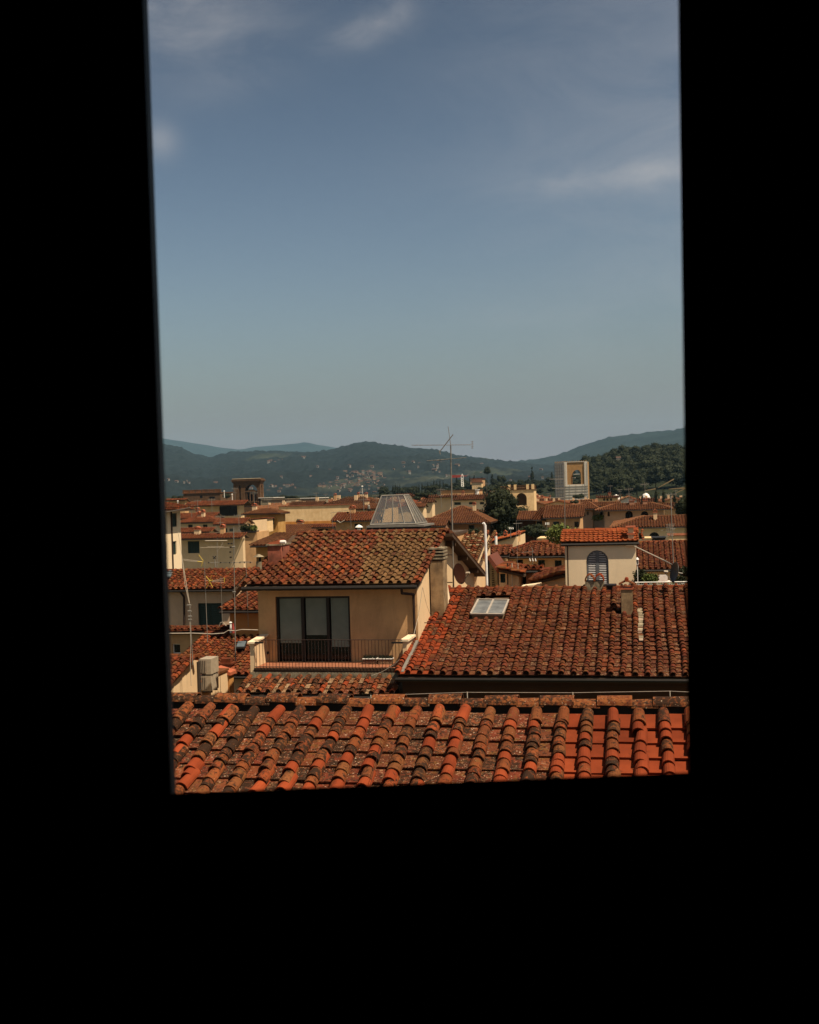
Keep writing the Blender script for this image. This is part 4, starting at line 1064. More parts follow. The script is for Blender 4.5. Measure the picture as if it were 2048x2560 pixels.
for dx, dy in ((-4, -4), (4, -4), (-3, 3), (4, 2)): b.tube(atY(536, 1394, 60), atY(536+dx, 1394+dy, 60), .03, 5)
b.build('head', M_gut, an)
an = mast('roof_antenna', 'pale mast with a bent arm on the front of the pale gabled house', 62, (543, 1418), (543, 1345), .018)
MB().path([atY(543, 1380, 62), atY(552, 1368, 62), atY(558, 1355, 62)], .014, 5).build('arm', M_cable, an)
MB().tube(atY(513, 1352, 62), atY(568, 1351.5, 62), .03, 5).tube(atY(519, 1367, 62), atY(560, 1367, 62), .01, 5).build('boom', M_cable, an)
an = mast('roof_antenna', 'television antenna with white bracket pair above the red-brown hipped roof', 58, (1333, 1440), (1331, 1372), .018)
for px in (1324, 1331, 1338): b = MB().tube(atY(px, 1396, 57.9), atY(px+2, 1403, 57.9), .03, 5).build('element', M_white, an)
MB().tube(atY(1322, 1403, 57.9), atY(1340, 1401, 57.9), .015, 5).tube(atY(1304, 1381, 57.9), atY(1334, 1379, 57.9), .010, 5).tube(atY(1334, 1379, 57.9), atY(1328, 1368, 57.9), .012, 5).build('boom', M_steel, an)
an = mast('roof_antenna', 'slim mast behind the middle roofs with short top rod, left of the yellow block', 60, (1294, 1415), (1291, 1300), .012)
an = mast('roof_antenna', 'tiny double-headed antenna in front of the dark tree', 80, (1277, 1345), (1277, 1322), .03)
for px in (1273, 1277, 1282): MB().tube(atY(px, 1318, 80), atY(px+1, 1323, 80), .04, 5).build('element', M_white, an)
an = mast('roof_antenna', 'thin T-shaped antenna on the right in front of the dark tree', 80, (1296, 1335), (1296, 1308), .012)
MB().tube(atY(1284, 1309, 80), atY(1306, 1308, 80), .02, 5).build('boom', M_steel, an)
an = mast('roof_antenna', 'white forked antenna in front of the brown-roofed house right of the tree', 85, (1369, 1345), (1367, 1308), .018)
for px in (1364, 1368, 1372): MB().tube(atY(px, 1306, 85), atY(px, 1312, 85), .04, 5).build('element', M_white, an)
MB().tube(atY(1356, 1326, 85), atY(1369, 1326, 85), .02, 5).build('boom', M_steel, an)
an = mast('roof_antenna', 'thin pale mast in front of the dormer right of the yellow wall', 70, (833, 1330), (830, 1285), .012)
an = mast('roof_antenna', 'pale bent antenna on the dark-eaved roof left of the glass pyramid', 80, (878, 1320), (876, 1272), .016)
MB().path([atY(843, 1301, 80), atY(851, 1307, 80), atY(862, 1300, 80)], .025, 5).build('arm', M_cable, an)
MB().tube(atY(826, 1283, 80), atY(876, 1274, 80), .014, 5).build('boom', M_steel, an)

# ------------------------------------------------------------------ left-hand near buildings
YB0, YB1, YB2 = 35.0, 38.3, 41.2
XW = atY(470, 1720, 37.3).x
zt1 = atY(475, 1654, 37.6).z; zf = atY(424, 1718, 35.6).z
bh = thing('house', 'lit cream wall with stepped tiled verge at the lower left, carrying the air conditioners', 'house', (XW-3, 38, 0))
ps = (zt1-zf)/2.0; yr = 37.7; zrid = zt1+.05
prof = [(YB0-1.5, 0), (YB1, 0), (YB1, zrid-.12), (yr, zrid), (YB0-1.5, zrid-ps*(yr-YB0+1.5))]
mb = MB().prism([(XW-6, a, b) for a, b in prof], (6, 0, 0)); mb.build('wall', P_cream, bh)
Ob = Vector((XW-6, YB0-1.5, zrid-ps*(yr-YB0+1.5)+.03)); Vb = Vector((0, 1, ps)).normalized(); Nb = Vector((0, -ps, 1)).normalized(); Lb_ = (yr-YB0+1.5)*math.sqrt(1+ps*ps)
b = MB().prism([Ob, Ob+XV*6.05, Ob+XV*6.05+Vb*Lb_, Ob+Vb*Lb_], (0, 0, -.08)); rbm = b.build('roof', M_under, bh)
tile_field(rbm, Ob+Nb*.01, XV, Vb, Nb, [(0, 0), (6.1, 0), (6.1, Lb_), (0, Lb_)], .34, .34, (.18, .32), M_c3, M_c3, near=True, indiv=True)
rr = MB(); x = 0
while x < 6.0: rr.tube(Vector((XW-6+x, yr, zrid+.1)), Vector((XW-6+x+.42, yr, zrid+.12)), .12, 8, .1); x += .42
rr.build('ridge_capping', M_cover, rbm, kind='stuff')
zl2 = atY(530, 1694, 39.5).z
MB().box(XW-4, XW, YB1+.01, YB2, 0, zl2).build('low_wall', P_cream, bh)
MB().box(XW-4.05, XW+.05, YB1+.01, YB2+.05, zl2+.002, zl2+.08).build('coping', M_c3, bh)
MB().box(XW+.004, XW+.06, YB1-.15, YB1+.05, 0, zt1-.1).build('shade_strip', M_mortshade, bh)  # dark strip put in where only a shadow falls at the wall end
MB().box(XW-.4, XW+.06, YB2+.02, YB2+.5, 0, zl2-.1).build('annexe_wall', P_oran, bh)
b = MB().add([(XW-.5, YB2-.05, zl2-.09), (XW+.14, YB2-.05, zl2-.2), (XW+.14, YB2+.6, zl2-.2), (XW-.5, YB2+.6, zl2-.09), (XW-.5, YB2-.05, zl2+.1), (XW+.14, YB2-.05, zl2-.08), (XW+.14, YB2+.6, zl2-.08), (XW-.5, YB2+.6, zl2+.1)],
         [(0, 3, 2, 1), (4, 5, 6, 7), (0, 1, 5, 4), (1, 2, 6, 5), (2, 3, 7, 6), (3, 0, 4, 7)]).build('clay_cap', M_clay, bh)
for py0, py1, lab in ((1648, 1686, 'upper of the two air conditioner units on the cream wall'), (1690, 1728, 'lower of the two air conditioner units on the cream wall')):
    Yac = 38.5; A = atY(498, py1, Yac); B = atY(527, py0, Yac)
    ac = thing('air_conditioner', lab, 'air conditioner', (A.x+.15, Yac+.3, A.z), 'air conditioners on the cream wall')
    MB().box(A.x, B.x, Yac, Yac+.75, A.z, B.z).build('casing', M_ac, ac)
    MB().box(A.x+.03, A.x+(B.x-A.x)*.6, Yac-.02, Yac-.002, A.z+.05, B.z-.05).build('grille', M_acg, ac)
    for k in range(4): xx = A.x+.05+k*(B.x-A.x)*.14; MB().box(xx, xx+.02, Yac-.035, Yac-.021, A.z+.05, B.z-.05).build('grille_bar', M_ac, ac)
    MB().box(XW+.01, B.x, Yac+.1, Yac+.14, A.z-.07, A.z-.002).box(XW+.01, B.x, Yac+.6, Yac+.64, A.z-.07, A.z-.002).build('bracket', M_iron, ac)
H('low roof sloping behind the air conditioners with a small skylight and clay chimney', 46, 440, 660, 1690, 1573, 'shed', P_cream, M_c3, indiv=True, s=.34, D=4.6)
def roof_skylight(parent_roof, Y, p_, px, py, wpx, hpx, zref, mat=M_steel):
    pass
def box_on(name, label, cat, Y, px0, px1, py0, py1, D, mat, extra=None):
    D *= Yf(Y)/Y; Y = Yf(Y)
    A = atY(px0, py1, Y); B = atY(px1, py0, Y); t = thing(name, label, cat, ((A.x+B.x)/2, Y+D/2, A.z)); MB().box(A.x, B.x, Y, Y+D, A.z, B.z).build('body', mat, t); return t, A, B
t, A, B = box_on('chimney', 'square clay chimney stack low on the left near the air conditioners', 'chimney', 45.4, 550, 577, 1662, 1688, .45, M_clay)
MB().box(A.x-.06, B.x+.06, 45.34, 45.9, B.z+.002, B.z+.07).box(A.x+.05, B.x-.05, 45.45, 45.8, B.z+.072, B.z+.25).build('cap', M_c3, t)
MB().box(A.x-.0, B.x+.02, 45.3, 45.4, A.z+.05, A.z+.1).build('band', M_pan_new, t)
t, A, B = box_on('skylight', 'small blue-grey roof window on the slope left of the tan balcony', 'roof window', 48.6, 589, 620, 1606, 1608, .1, M_gut)
b = MB(); P0, P1 = atY(588, 1622, 47.9), atY(613, 1622, 47.9); P3 = atY(594, 1606, 48.9); P2_ = atY(619, 1605, 48.9)
b.prism([P0, P1, P2_, P3], (0, 0, .06)); b.build('frame', M_gut, t)
c_ = (P0+P1+P2_+P3)/4; b = MB(); b.prism([c_+(P-c_)*.8+ZV*.065 for P in (P0, P1, P2_, P3)], (0, 0, .01)); b.build('pane', simple('sky_blue_glass', (.12, .15, .17), .15, spec=.6), t)
t = thing('flue_pipe', 'bright red vent pipe with white neighbour on the roof edge left of the tan house', 'vent pipe', atY(583, 1577, 43.6))
MB().lathe(atY(583, 1577, 43.6), [(.06, -.1), (.06, .1), (.045, .2), (.03, .3)], 10).build('red_pipe', M_red, t); MB().lathe(atY(577, 1576, 43.7), [(.04, -.1), (.04, .3), (.07, .32), (.03, .36)], 10).build('white_pipe', M_white, t)
t = thing('cable', 'white cable draped along the roof edge left of the tan house', 'cable', atY(540, 1580, 43.3))
MB().path([atY(px, py, 43.4) for px, py in [(400, 1584), (480, 1583), (530, 1585), (560, 1583), (571, 1576), (590, 1577), (605, 1574), (645, 1575)]], .02, 5).build('cable', M_cable, t)
H('tan wall with a small pale window under a dark gutter at the far left', 51.6, 380, 571, 1580, 1567, 'shed', P_tan, M_c2, [(441, 1622, 22, 26, 'white')], D=.9, ov=.3, s=.34)
H('pinkish house with wide mottled roof, big dark green shutters and brown downpipe', 60, 380, 582, 1475, 1419, 'gx', P_pink, M_c3, [(525, 1536, 66, 60, 'shut')], indiv=True, s=.36)
t = thing('downpipe', 'brown downpipe bent under the eaves of the pinkish house', 'downpipe', atY(458, 1567, 59.8))
MB().path([atY(px, py, 59.85) for px, py in [(451, 1479), (455, 1486), (460, 1492), (461, 1566)]], .06, 6).build('pipe', M_iron, t)
t, A, B = box_on('skylight', 'pale roof window at the left end of the mottled roof', 'roof window', 61.5, 409, 433, 1428, 1430, .1, M_gut)
P0, P1, P2_, P3 = atY(407, 1443, 61.0), atY(427, 1443, 61.0), atY(433, 1429, 62.2), atY(413, 1429, 62.2)
b = MB(); b.prism([P0, P1, P2_, P3], (0, 0, .07)); b.build('pane', MATS['sky_blue_glass'], t)
H('small red-tiled roof over an orange wall tucked beside the tan house', 50, 574, 660, 1527, 1472, 'shed', P_oran, M_c3, indiv=True, s=.34, D=4)
H('pale gabled house with dark shutters and a blank lit side wall', 80, 452, 607, 1347, 1333, 'gx', P_cream, M_far, [(484, 1368, 33, 32, 'shut')], ov=.95, ovx=.1)
# tall cream building at the left edge, long lit side wall
YL0, YL1 = 64.0, 71.0; XL = atY(453, 1350, YL1).x; zt = atY(460, 1274, 68).z
lb = thing('house', 'tall pale building at the left edge with narrow green shutters on its sunlit side', 'house', (XL-4, 67, 0))
mb = MB(); ops = []
for (px, py, hp) in ((409, 1312, 42), (437, 1300, 36), (411, 1372, 36), (436, 1370, 36), (450, 1370, 34)):
    # y along the wall from the pixel column
    P = atX(px, py, XL); y = P.y-YL0; z = P.z
    if 0.3 < y < YL1-YL0-.3: ops.append((y-.38, y+.38, z-.5*hp/FPX*P.y, z+.5*hp/FPX*P.y, False))
ops2 = []
for o in ops:
    if not any(abs(o[0]-q_[0]) < .9 and not (o[3] < q_[2] or o[2] > q_[3]) for q_ in ops2): ops2.append(o)
wall_panel(mb, (XL, YL0, 0), YV, ZV, YL1-YL0, zt, ops2, .16, -XV)
mb.add([(XL, YL0, 0), (XL-8, YL0, 0), (XL-8, YL0, zt), (XL, YL0, zt)], [(0, 1, 2, 3)]); mb.add([(XL, YL1, 0), (XL-8, YL1, 0), (XL-8, YL1, zt), (XL, YL1, zt)], [(0, 1, 2, 3)])
mb.build('wall', P_pale, lb)
for o in ops2: window_part(lb, (XL, YL0, 0), YV, ZV, o, -XV, 'shut', .1)
for yv_ in (1.3, 2.9, 5.4): MB().tube((XL+.06, YL0+yv_, 3), (XL+.06, YL0+yv_, zt), .05, 6).build('pipe', M_iron, lb)
e = .75; c0, c1, c2, c3 = Vector((XL-8-e, YL0-e, zt)), Vector((XL+e, YL0-e, zt)), Vector((XL+e, YL1+e, zt)), Vector((XL-8-e, YL1+e, zt))
ra, rb_ = Vector((XL-5, YL0+3.5, zt+1.0)), Vector((XL-3.2, YL0+3.5, zt+1.0))
b = MB()
for pl in ([c0, c1, rb_, ra], [c1, c2, rb_], [c2, c3, ra, rb_], [c3, c0, ra]): b.prism(pl, (0, 0, -.12))
ro = b.build('roof', M_under, lb)
up = (rb_-Vector((XL+e, YL0+3.5, zt))); upn = up.normalized()
tile_field(ro, c1, YV, upn, upn.cross(YV)*-1 if (upn.cross(YV)).z < 0 else upn.cross(YV), [(0, 0), (YL1-YL0+2*e, 0), (3.5+e, up.length)], .36, .35, (.2, .34), M_c3, M_c3, near=False)
upf = (ra-Vector((XL-5, YL0-e, zt))); upn = upf.normalized(); nn = XV.cross(upn)
tile_field(ro, c0, XV, upn, nn, [(0, 0), (8+2*e, 0), (8+2*e-3.2-e, upf.length), (3+e, upf.length)], .36, .35, (.2, .34), M_c3, M_c3, near=False)
MB().tube(atY(403, 1283, 66), atY(475, 1269, 64), .03, 5).build('rod', M_steel, lb)

# ------------------------------------------------------------------ the rest of the left cluster
H('narrow lean-to roof behind the pale gabled house at the left', 86, 440, 520, 1332, 1318, 'gx', P_cream, M_farred)
H('pale house with two dark green windows under a bright red hipped roof', 98, 452, 541, 1307, 1289, 'hip', P_pale, M_farred, [(476, 1316, 13, 10, 'glass'), (513, 1319, 13, 16, 'shut')], ov=.6)
H('pale house with long band window beside the roof terrace plants', 93, 544, 606, 1311, 1294, 'gx', P_pale, M_farred, [(561, 1326, 17, 10, 'shut'), (578, 1325, 10, 7, 'blind')], ov=.5)
H('small lean-to with pale lit gable behind the terrace plants', 97, 610, 632, 1306, 1297, 'sl', P_cream, M_farred, D=4)
H('low red roof tucked in front of the loggia house', 108, 440, 530, 1297, 1281, 'gx', P_cream, M_farred, chims=[(492, 1287, 1300, 4, 2)])
H('loggia house with blank cream wall and dark glazed top-floor loggia', 132, 499, 597, 1264, 1251, 'gx', P_yell, M_farred, [(571, 1277, 50, 27, 'glass')], ov=.9, ovx=1.0)
H('small cream house with a dark square box window at the left', 140, 472, 512, 1262, 1254, 'gx', P_yell, M_farred, [(506, 1270, 9, 13, 'brown')], ov=.6)
H('flat-topped tan block with a lit cream edge near the left frame', 150, 421, 462, 1251, 1247, 'gx', P_tan, M_farred, D=3)
H('mid-distance cream block behind the far left roofs', 155, 462, 476, 1254, 1251, 'flat', P_cream, M_farred, D=6)
# tan building with grey window
tb = H('ochre building with a single grey window and a small box annex below its mottled roof', 115, 616, 695, 1285, 1270, 'hip', plaster('ochre_plaster', (.5, .29, .1), .6, (.3, .13, .03)), M_farbr, [(677, 1303, 19, 18, 'glass')], ov=.5)
t, A, B = box_on('annex', 'slim ochre box with a tiny dark opening beside the grey window', 'annex', 112, 652, 667, 1297, 1330, 2, P_yell)
Ya = Yf(112); MB().box(A.x-.2, B.x+.2, Ya-.2, Ya+3.6, B.z+.003, B.z+.2).build('roof', M_farred, t); C = atY(659, 1307, Ya); MB().box(C.x-.2, C.x+.2, Ya-.03, Ya-.005, C.z-.3, C.z+.3).build('window', M_glass, t)
t, A, B = box_on('chimney', 'tall white-topped chimney pipe beside the ochre building', 'chimney', 105, 642, 647, 1298, 1330, .3, P_pale)
# parapet building, brown stone
def flatblock(label, Y, x0, x1, yt, D, mat, cornice=None, nb=0, wins=(), name='building', cat='building', group=None, zmin=0):
    D *= Yf(Y)/Y; Y = Yf(Y)
    A, B = atY(x0, yt, Y), atY(x1, yt, Y); zt = (A.z+B.z)/2; root = thing(name, label, cat, ((A.x+B.x)/2, Y+D/2, 0), group)
    OCC.append((x0, x1, yt+1, Y)); mb = MB(); ops = []
    for wdef in wins:
        wx, wy, ww_, wh_, st = wdef[:5]; C = atY(wx, wy, Y); hw = ww_/FPX*Y/2; hh = wh_/FPX*Y/2
        ops.append((max(.05, C.x-A.x-hw), min(B.x-A.x-.05, C.x-A.x+hw), C.z-hh, min(C.z+hh, zt-.05), len(wdef) > 5 and wdef[5], st))
    wall_panel(mb, (A.x, Y, 0), XV, ZV, B.x-A.x, zt, [o[:5] for o in ops], .3, YV)
    mb.add([(B.x, Y, 0), (B.x, Y+D, 0), (B.x, Y+D, zt), (B.x, Y, zt)], [(0, 1, 2, 3)]); mb.add([(A.x, Y, 0), (A.x, Y+D, 0), (A.x, Y+D, zt), (A.x, Y, zt)], [(3, 2, 1, 0)])
    mb.add([(A.x, Y+D, 0), (B.x, Y+D, 0), (B.x, Y+D, zt), (A.x, Y+D, zt)], [(0, 1, 2, 3)])
    mb.build('wall', mat, root)
    for o in ops: window_part(root, (A.x, Y, 0), XV, ZV, o[:5], YV, o[5], .2)
    h = Y/FPX
    MB().box(A.x-2*h, B.x+2*h, Y-2*h, Y+D+2*h, zt+.003, zt+1.3*h).build('roof', cornice or mat, root)
    if nb:
        wd = (B.x-A.x)/nb
        for k in range(nb+1):
            x = A.x+k*wd; MB().box(x-wd*.1, x+wd*.1, Y, Y+wd*.2, zt+1.3*h, zt+9*h).build('parapet_post', mat, root)
        MB().box(A.x, B.x, Y+.03, Y+wd*.16, zt+8*h, zt+9.5*h).box(A.x, B.x, Y+.1, Y+wd*.1, zt+1.32*h, zt+7.98*h).build('parapet', cornice or mat, root)
    return root, A, B, zt
flatblock('long brown stone building with a panelled parapet below the left hills', 330, 458, 551, 1233, 16, P_stone, M_farbr, 6, [(503, 1242, 8, 7, 'glass'), (530, 1244, 16, 6, 'glass')])
flatblock('dull tan flat block right of the loggia tower', 260, 655, 716, 1249, 12, P_grey, P_grey, 0)
flatblock('low slate-grey block with white roof edge right of the loggia tower', 300, 648, 682, 1245, 10, P_grey, M_white, 0)
flatblock('low grey rooftop structure left of the long red roof', 240, 753, 790, 1246, 10, P_grey, M_white, 0)
# loggia tower
YT = Yf(300)
A, B = atY(585, 1265, YT), atY(652, 1265, YT); zt = atY(620, 1207, YT).z; D_ = 4.2
tw = thing('bell_tower', 'brown stone loggia tower with open arch, slim columns and heavy cornice', 'tower', ((A.x+B.x)/2, YT+D_/2, 0))
h = YT/FPX
ops = []
C0, C1 = atY(613, 1255, YT).x-A.x, atY(644, 1255, YT).x-A.x; z0, z1 = atY(628, 1253, YT).z, atY(628, 1211, YT).z
ops.append((C0, C1, z0, z1, True)); s0, s1 = atY(598.5, 1255, YT).x-A.x, atY(602.5, 1255, YT).x-A.x
ops.append((s0, s1, atY(600, 1252, YT).z, atY(600, 1214, YT).z, False))
for yy, inw in ((YT, YV), (YT+D_, -YV)):
    mb = MB(); wall_panel(mb, (A.x, yy, 0), XV, ZV, B.x-A.x, zt, ops, 1.0, inw); mb.build('wall', P_stone, tw)
for xx in (A.x, B.x): mb = MB(); wall_panel(mb, (xx, YT, 0), YV, ZV, D_, zt, [(D_*.3, D_*.7, z0, z1, True)], 1.0, XV if xx == A.x else -XV); mb.build('side_wall', P_stone, tw)
MB().box(A.x+.2, B.x-.2, YT+.2, YT+D_-.2, z0-1.2, z0-.8).build('floor', P_stone, tw)
for k in range(4):
    x = A.x+C0+(C1-C0)*(.12+.253*k); MB().lathe((x, YT+.5, z0), [(.3, 0), (.2, .3), (.18, (z1-z0)*.50), (.3, (z1-z0)*.54)], 10).build('column', P_stone, tw)
zc = z0+(z1-z0)*.55
MB().box(A.x+C0, A.x+C1, YT+.2, YT+.8, zc, zc+.35).prism([(A.x+C0, YT+.3, zc+.35), (A.x+C1, YT+.3, zc+.35), (A.x+(C0+C1)/2, YT+.3, zc+1.1)], (0, .4, 0)).build('inner_lintel', P_stone, tw)
MB().box(A.x+C0-.6, A.x+C1+.6, YT-.5, YT+.05, z0-.45, z0-.05).build('balcony_ledge', P_stone, tw)
for k, (ex, za, zb_) in enumerate(((.3, 0, 3), (.55, 3.02, 5.2), (.75, 5.22, 8), (.35, 8.02, 11))): MB().box(A.x-ex, B.x+ex, YT-ex, YT+D_+ex, zt+za*h, zt+zb_*h).build('cornice', P_stone, tw)
MB().box(atY(587, 1194, YT).x, B.x, YT, YT+D_, zt+11.02*h, zt+12.0*h).build('roof', P_stone, tw)
MB().box(A.x-.3, B.x+.4, YT-.45, YT-.38, zt+10.6*h, zt+11.6*h).build('pale_edge', P_pale, tw)
MB().box(A.x+C0-.3, A.x+C1+.3, YT+D_*.5, YT+D_*.5+.3, z0-.5, zc-.1).build('dark_backing', M_mortshade, tw)  # dark backing added so the columns stand out against it
# long yellow wall and the red roof behind it
def yellow_long():
    root, A, B, zt = flatblock('long bare yellow wall with an orange stained foot and tiled coping', 168, 697, 880, 1264.5, 6, P_yell, M_farred)
    A2, B2 = atY(697, 1303, Yf(168)), atY(880, 1303, Yf(168))
    MB().box(A2.x, B2.x, Yf(168)-.05, Yf(168)-.01, atY(780, 1312, Yf(168)).z, atY(780, 1303, Yf(168)).z).build('base_band', plaster('orange_band', (.55, .22, .05), .5), root)
yellow_long()
H('broad building with a long orange-red tiled roof behind the yellow wall', 182, 800, 945, 1262, 1241, 'hip', P_cream, M_farbr, D=16, chims=[(793, 1243, 1256, 7, 0), (890, 1238, 1253, 8, 3), (847, 1238, 1243, 8, 7), (905, 1236, 1244, 8, 9)])
H('lower left wing of the building behind the yellow wall', 180, 727, 802, 1264, 1252, 'gx', P_cream, M_farbr)
H('shaded old roof with grey-brown tiles at the foot of the yellow wall', 118, 697, 792, 1338, 1309, 'shed', P_yell, M_farbr, chims=[(751, 1306, 1315, 14, 5.5)])
H('small dormer with bright tiles and a dark wide window', 100, 789, 836, 1319, 1309, 'gx', P_tan, M_farred, [(808, 1327, 28, 9, 'glass')], ov=.5)
H('tan house with dark doorway and red tiles left of the glass pyramid', 93, 840, 927, 1303, 1279, 'gx', P_tan, M_farred, [(896, 1320, 20, 22, 'glass')], ov=.7)
H('patched small roof above a cream strip left of the glass pyramid', 130, 880, 950, 1273, 1259, 'gx', P_cream, M_farbr)
t, A, B = box_on('chimney', 'black square flue in front of the patched small roof', 'chimney', 96, 919, 927, 1272, 1296, .35, M_mortshade)
MB().lathe((A.x+.2, Yf(96)+.15, B.z), [(.2, 0), (.2, .4), (.1, .6)], 8).build('cowl', M_steel, t)
t = thing('vent_cowl', 'white mushroom vent cowl standing in the dark doorway', 'vent', atY(898, 1330, 70)); C = atY(898, 1330, 70)
MB().lathe(C, [(.16, -.5), (.16, .05), (.12, .1), (.12, .2), (.14, .22)], 10).build('pipe', M_white, t); MB().lathe(C+ZV*.3, [(.26, 0), (.2, .08), (.03, .17)], 12).build('cap', M_white, t)
H('mottled roof seen between the brick chimney and the old brown roof', 72, 640, 790, 1364, 1330, 'shed', P_oran, M_farbr, D=5.5)
H('red-tiled strip roof behind the pale gable at the left', 60, 636, 740, 1440, 1372, 'shed', P_oran, M_farred, D=5.5, s=.34)

# glass pyramid on a dark base
YP = 47.0
A, B = atY(926, 1312, YP), atY(1040, 1313, YP); dz = A.z
T0, T1 = atY(964, 1239, YP+1.2), atY(1018, 1237, YP+1.2)
gp = thing('glass_pyramid', 'truncated glass pyramid skylight with grey metal bars on a dark base', 'skylight', ((A.x+B.x)/2, YP+1.2, A.z))
depth = B.x-A.x+.0
bs = [Vector((A.x, YP, dz)), Vector((B.x, YP, dz)), Vector((B.x+.1, YP+depth, dz)), Vector((A.x, YP+depth, dz))]
tz = T0.z; ins = (T0.x-A.x)
ts = [Vector((T0.x, YP+ins, tz)), Vector((T1.x, YP+ins, tz)), Vector((T1.x, YP+depth-ins, tz)), Vector((T0.x, YP+depth-ins, tz))]
c_ = sum(bs, Vector())/4
for k in range(4):
    a, b_, c2_, d2 = bs[k], bs[(k+1) % 4], ts[(k+1) % 4], ts[k]
    nn = (b_-a).cross(d2-a).normalized()
    npn = 4 if k != 0 else 4
    for m in range(npn):
        t0, t1 = m/npn, (m+1)/npn
        q0, q1, q2_, q3 = a.lerp(b_, t0), a.lerp(b_, t1), d2.lerp(c2_, t1), d2.lerp(c2_, t0)
        MB().prism([q0, q1, q2_, q3], nn*.008).build('pane', M_clear, gp)
        if m: MB().tube(q0, q3, .022, 4).build('glazing_bar', M_steel, gp)
    MB().tube(a, d2, .035, 5).build('corner_bar', M_steel, gp); MB().tube(a, b_, .04, 5).build('base_rail', M_steel, gp); MB().tube(d2, c2_, .035, 5).build('top_rail', M_steel, gp)
MB().prism([t_+ZV*.0 for t_ in ts], ZV*.008).build('pane', M_clear, gp)
z2 = atY(980, 1328, YP).z
MB().box(A.x-.1, B.x+.25, YP-.25, YP+depth+.1, z2-1.5, dz-.12).build('base', M_gut, gp)
MB().box(A.x-.1, B.x+.4, YP-.3, YP+depth+.2, dz-.118, dz-.04).build('flashing', M_steel, gp)
H('roof under the glass pyramid behind the tan house ridge', 48.5, 905, 1100, 1350, 1330, 'flat', P_tan, M_under, D=8)

# ------------------------------------------------------------------ middle: wing behind the gable
YD = 52.0; pD = .26
zD = atY(1187, 1405, YD).z; XD = atY(1217, 1338, 56.2).x
H_ = thing('house', 'cream wing behind the brown dish with brown tiles and whitish patched courses', 'house', (XD-3, 56, 0))
XD0 = atY(1100, 1380, YD).x; YDr = 56.4; zDr = zD+pD*(YDr-YD)
mb = MB(); prof = [(YD+.2, 0), (YDr+1.0, 0), (YDr+1.0, zDr-.15), (YDr, zDr), (YD+.2, zD)]
mb.prism([(XD0, a, b) for a, b in prof], (XD-XD0, 0, 0)).build('wall', P_cream, H_)
Od = Vector((XD0-.1, YD-.3, zD-.3*pD)); Vd = Vector((0, 1, pD)).normalized(); Nd = Vector((0, -pD, 1)).normalized(); wd = XD-XD0+.16; Ld = (YDr-YD+.3)*math.sqrt(1+pD*pD)
ro = MB().prism([Od, Od+XV*wd, Od+XV*wd+Vd*Ld, Od+Vd*Ld], (0, 0, -.1)).build('roof', M_under, H_)
M_whp = tile_mat('whitened_tile', [(0, (.3, .22, .14)), (.5, (.36, .28, .19)), (1, (.22, .13, .08))], .5, .9, scale=10)
tile_field(ro, Od+Nd*.01, XV, Vd, Nd, [(0, 0), (wd, 0), (wd, Ld), (0, Ld)], .36, .36, (.2, .34), lambda u, v: M_tan if random.random() < .6 else M_c3, lambda u, v: M_whp if (u > wd-1.3 and random.random() < .7) else M_c2, near=True, indiv=True)
t = thing('pipe', 'tall white flue pipe in front of the cream wing', 'flue pipe', atY(1216, 1475, 51.5))
MB().tube(atY(1218, 1480, 51), atY(1213, 1312, 51), .062, 12).build('tube', M_wpipe, t)
MB().tube(atY(1213, 1312, 51)-XV*.02, atY(1212, 1307, 51)-XV*.06-YV*.05, .062, 10).build('elbow', M_wpipe, t)
# small wall box
MB().box(atY(1188, 1418, 50).x, atY(1203, 1418, 50).x, 49.8, 50.0, atY(1190, 1420, 50).z, atY(1190, 1413, 50).z).build('gutter_box', M_gut, H_)

# middle cluster houses
H('small house with a plain bright orange roof in front of the dark tree', 74, 1221, 1291, 1357, 1338, 'sl', P_cream, M_or, D=6, p=.25, chims=[(1264, 1336, 1348, 8, 1, M_gut), (1297, 1336, 1346, 9, 2)])
t = thing('chimney', 'round clay chimney pot with white band left of the bright orange roof', 'chimney', atY(1240, 1345, 100)); C = atY(1240, 1345, 100)
MB().lathe(C, [(.13, -.6), (.13, .17)], 10).build('base', M_white, t); MB().lathe(C+ZV*.172, [(.11, 0), (.11, .22), (.18, .24), (.03, .38)], 10).build('pot', M_clay, t)
H('wide hipped red-brown roof in the middle with ochre wall and two dark windows', 66, 1262, 1415, 1391, 1352, 'hip', P_yell, M_far, [(1354, 1413, 17, 26, 'shut'), (1396, 1416, 17, 30, 'shut'), (1300, 1410, 16, 22, 'glass')], D=12, ov=.6, s=.34)
H('low roof spreading left of the hipped red-brown roof', 64, 1200, 1262, 1390, 1362, 'gx', P_yell, M_farred, s=.34)
flatblock('bright yellow rooftop block with a brown shuttered window', 82, 1345, 1392, 1346, 3, P_yell, P_yell, 0, [(1381, 1358, 13, 15, 'brown')])
flatblock('lower yellow rooftop wall left of the orange dormer roof', 82.2, 1393, 1412, 1351, 3, P_yell, P_yell)
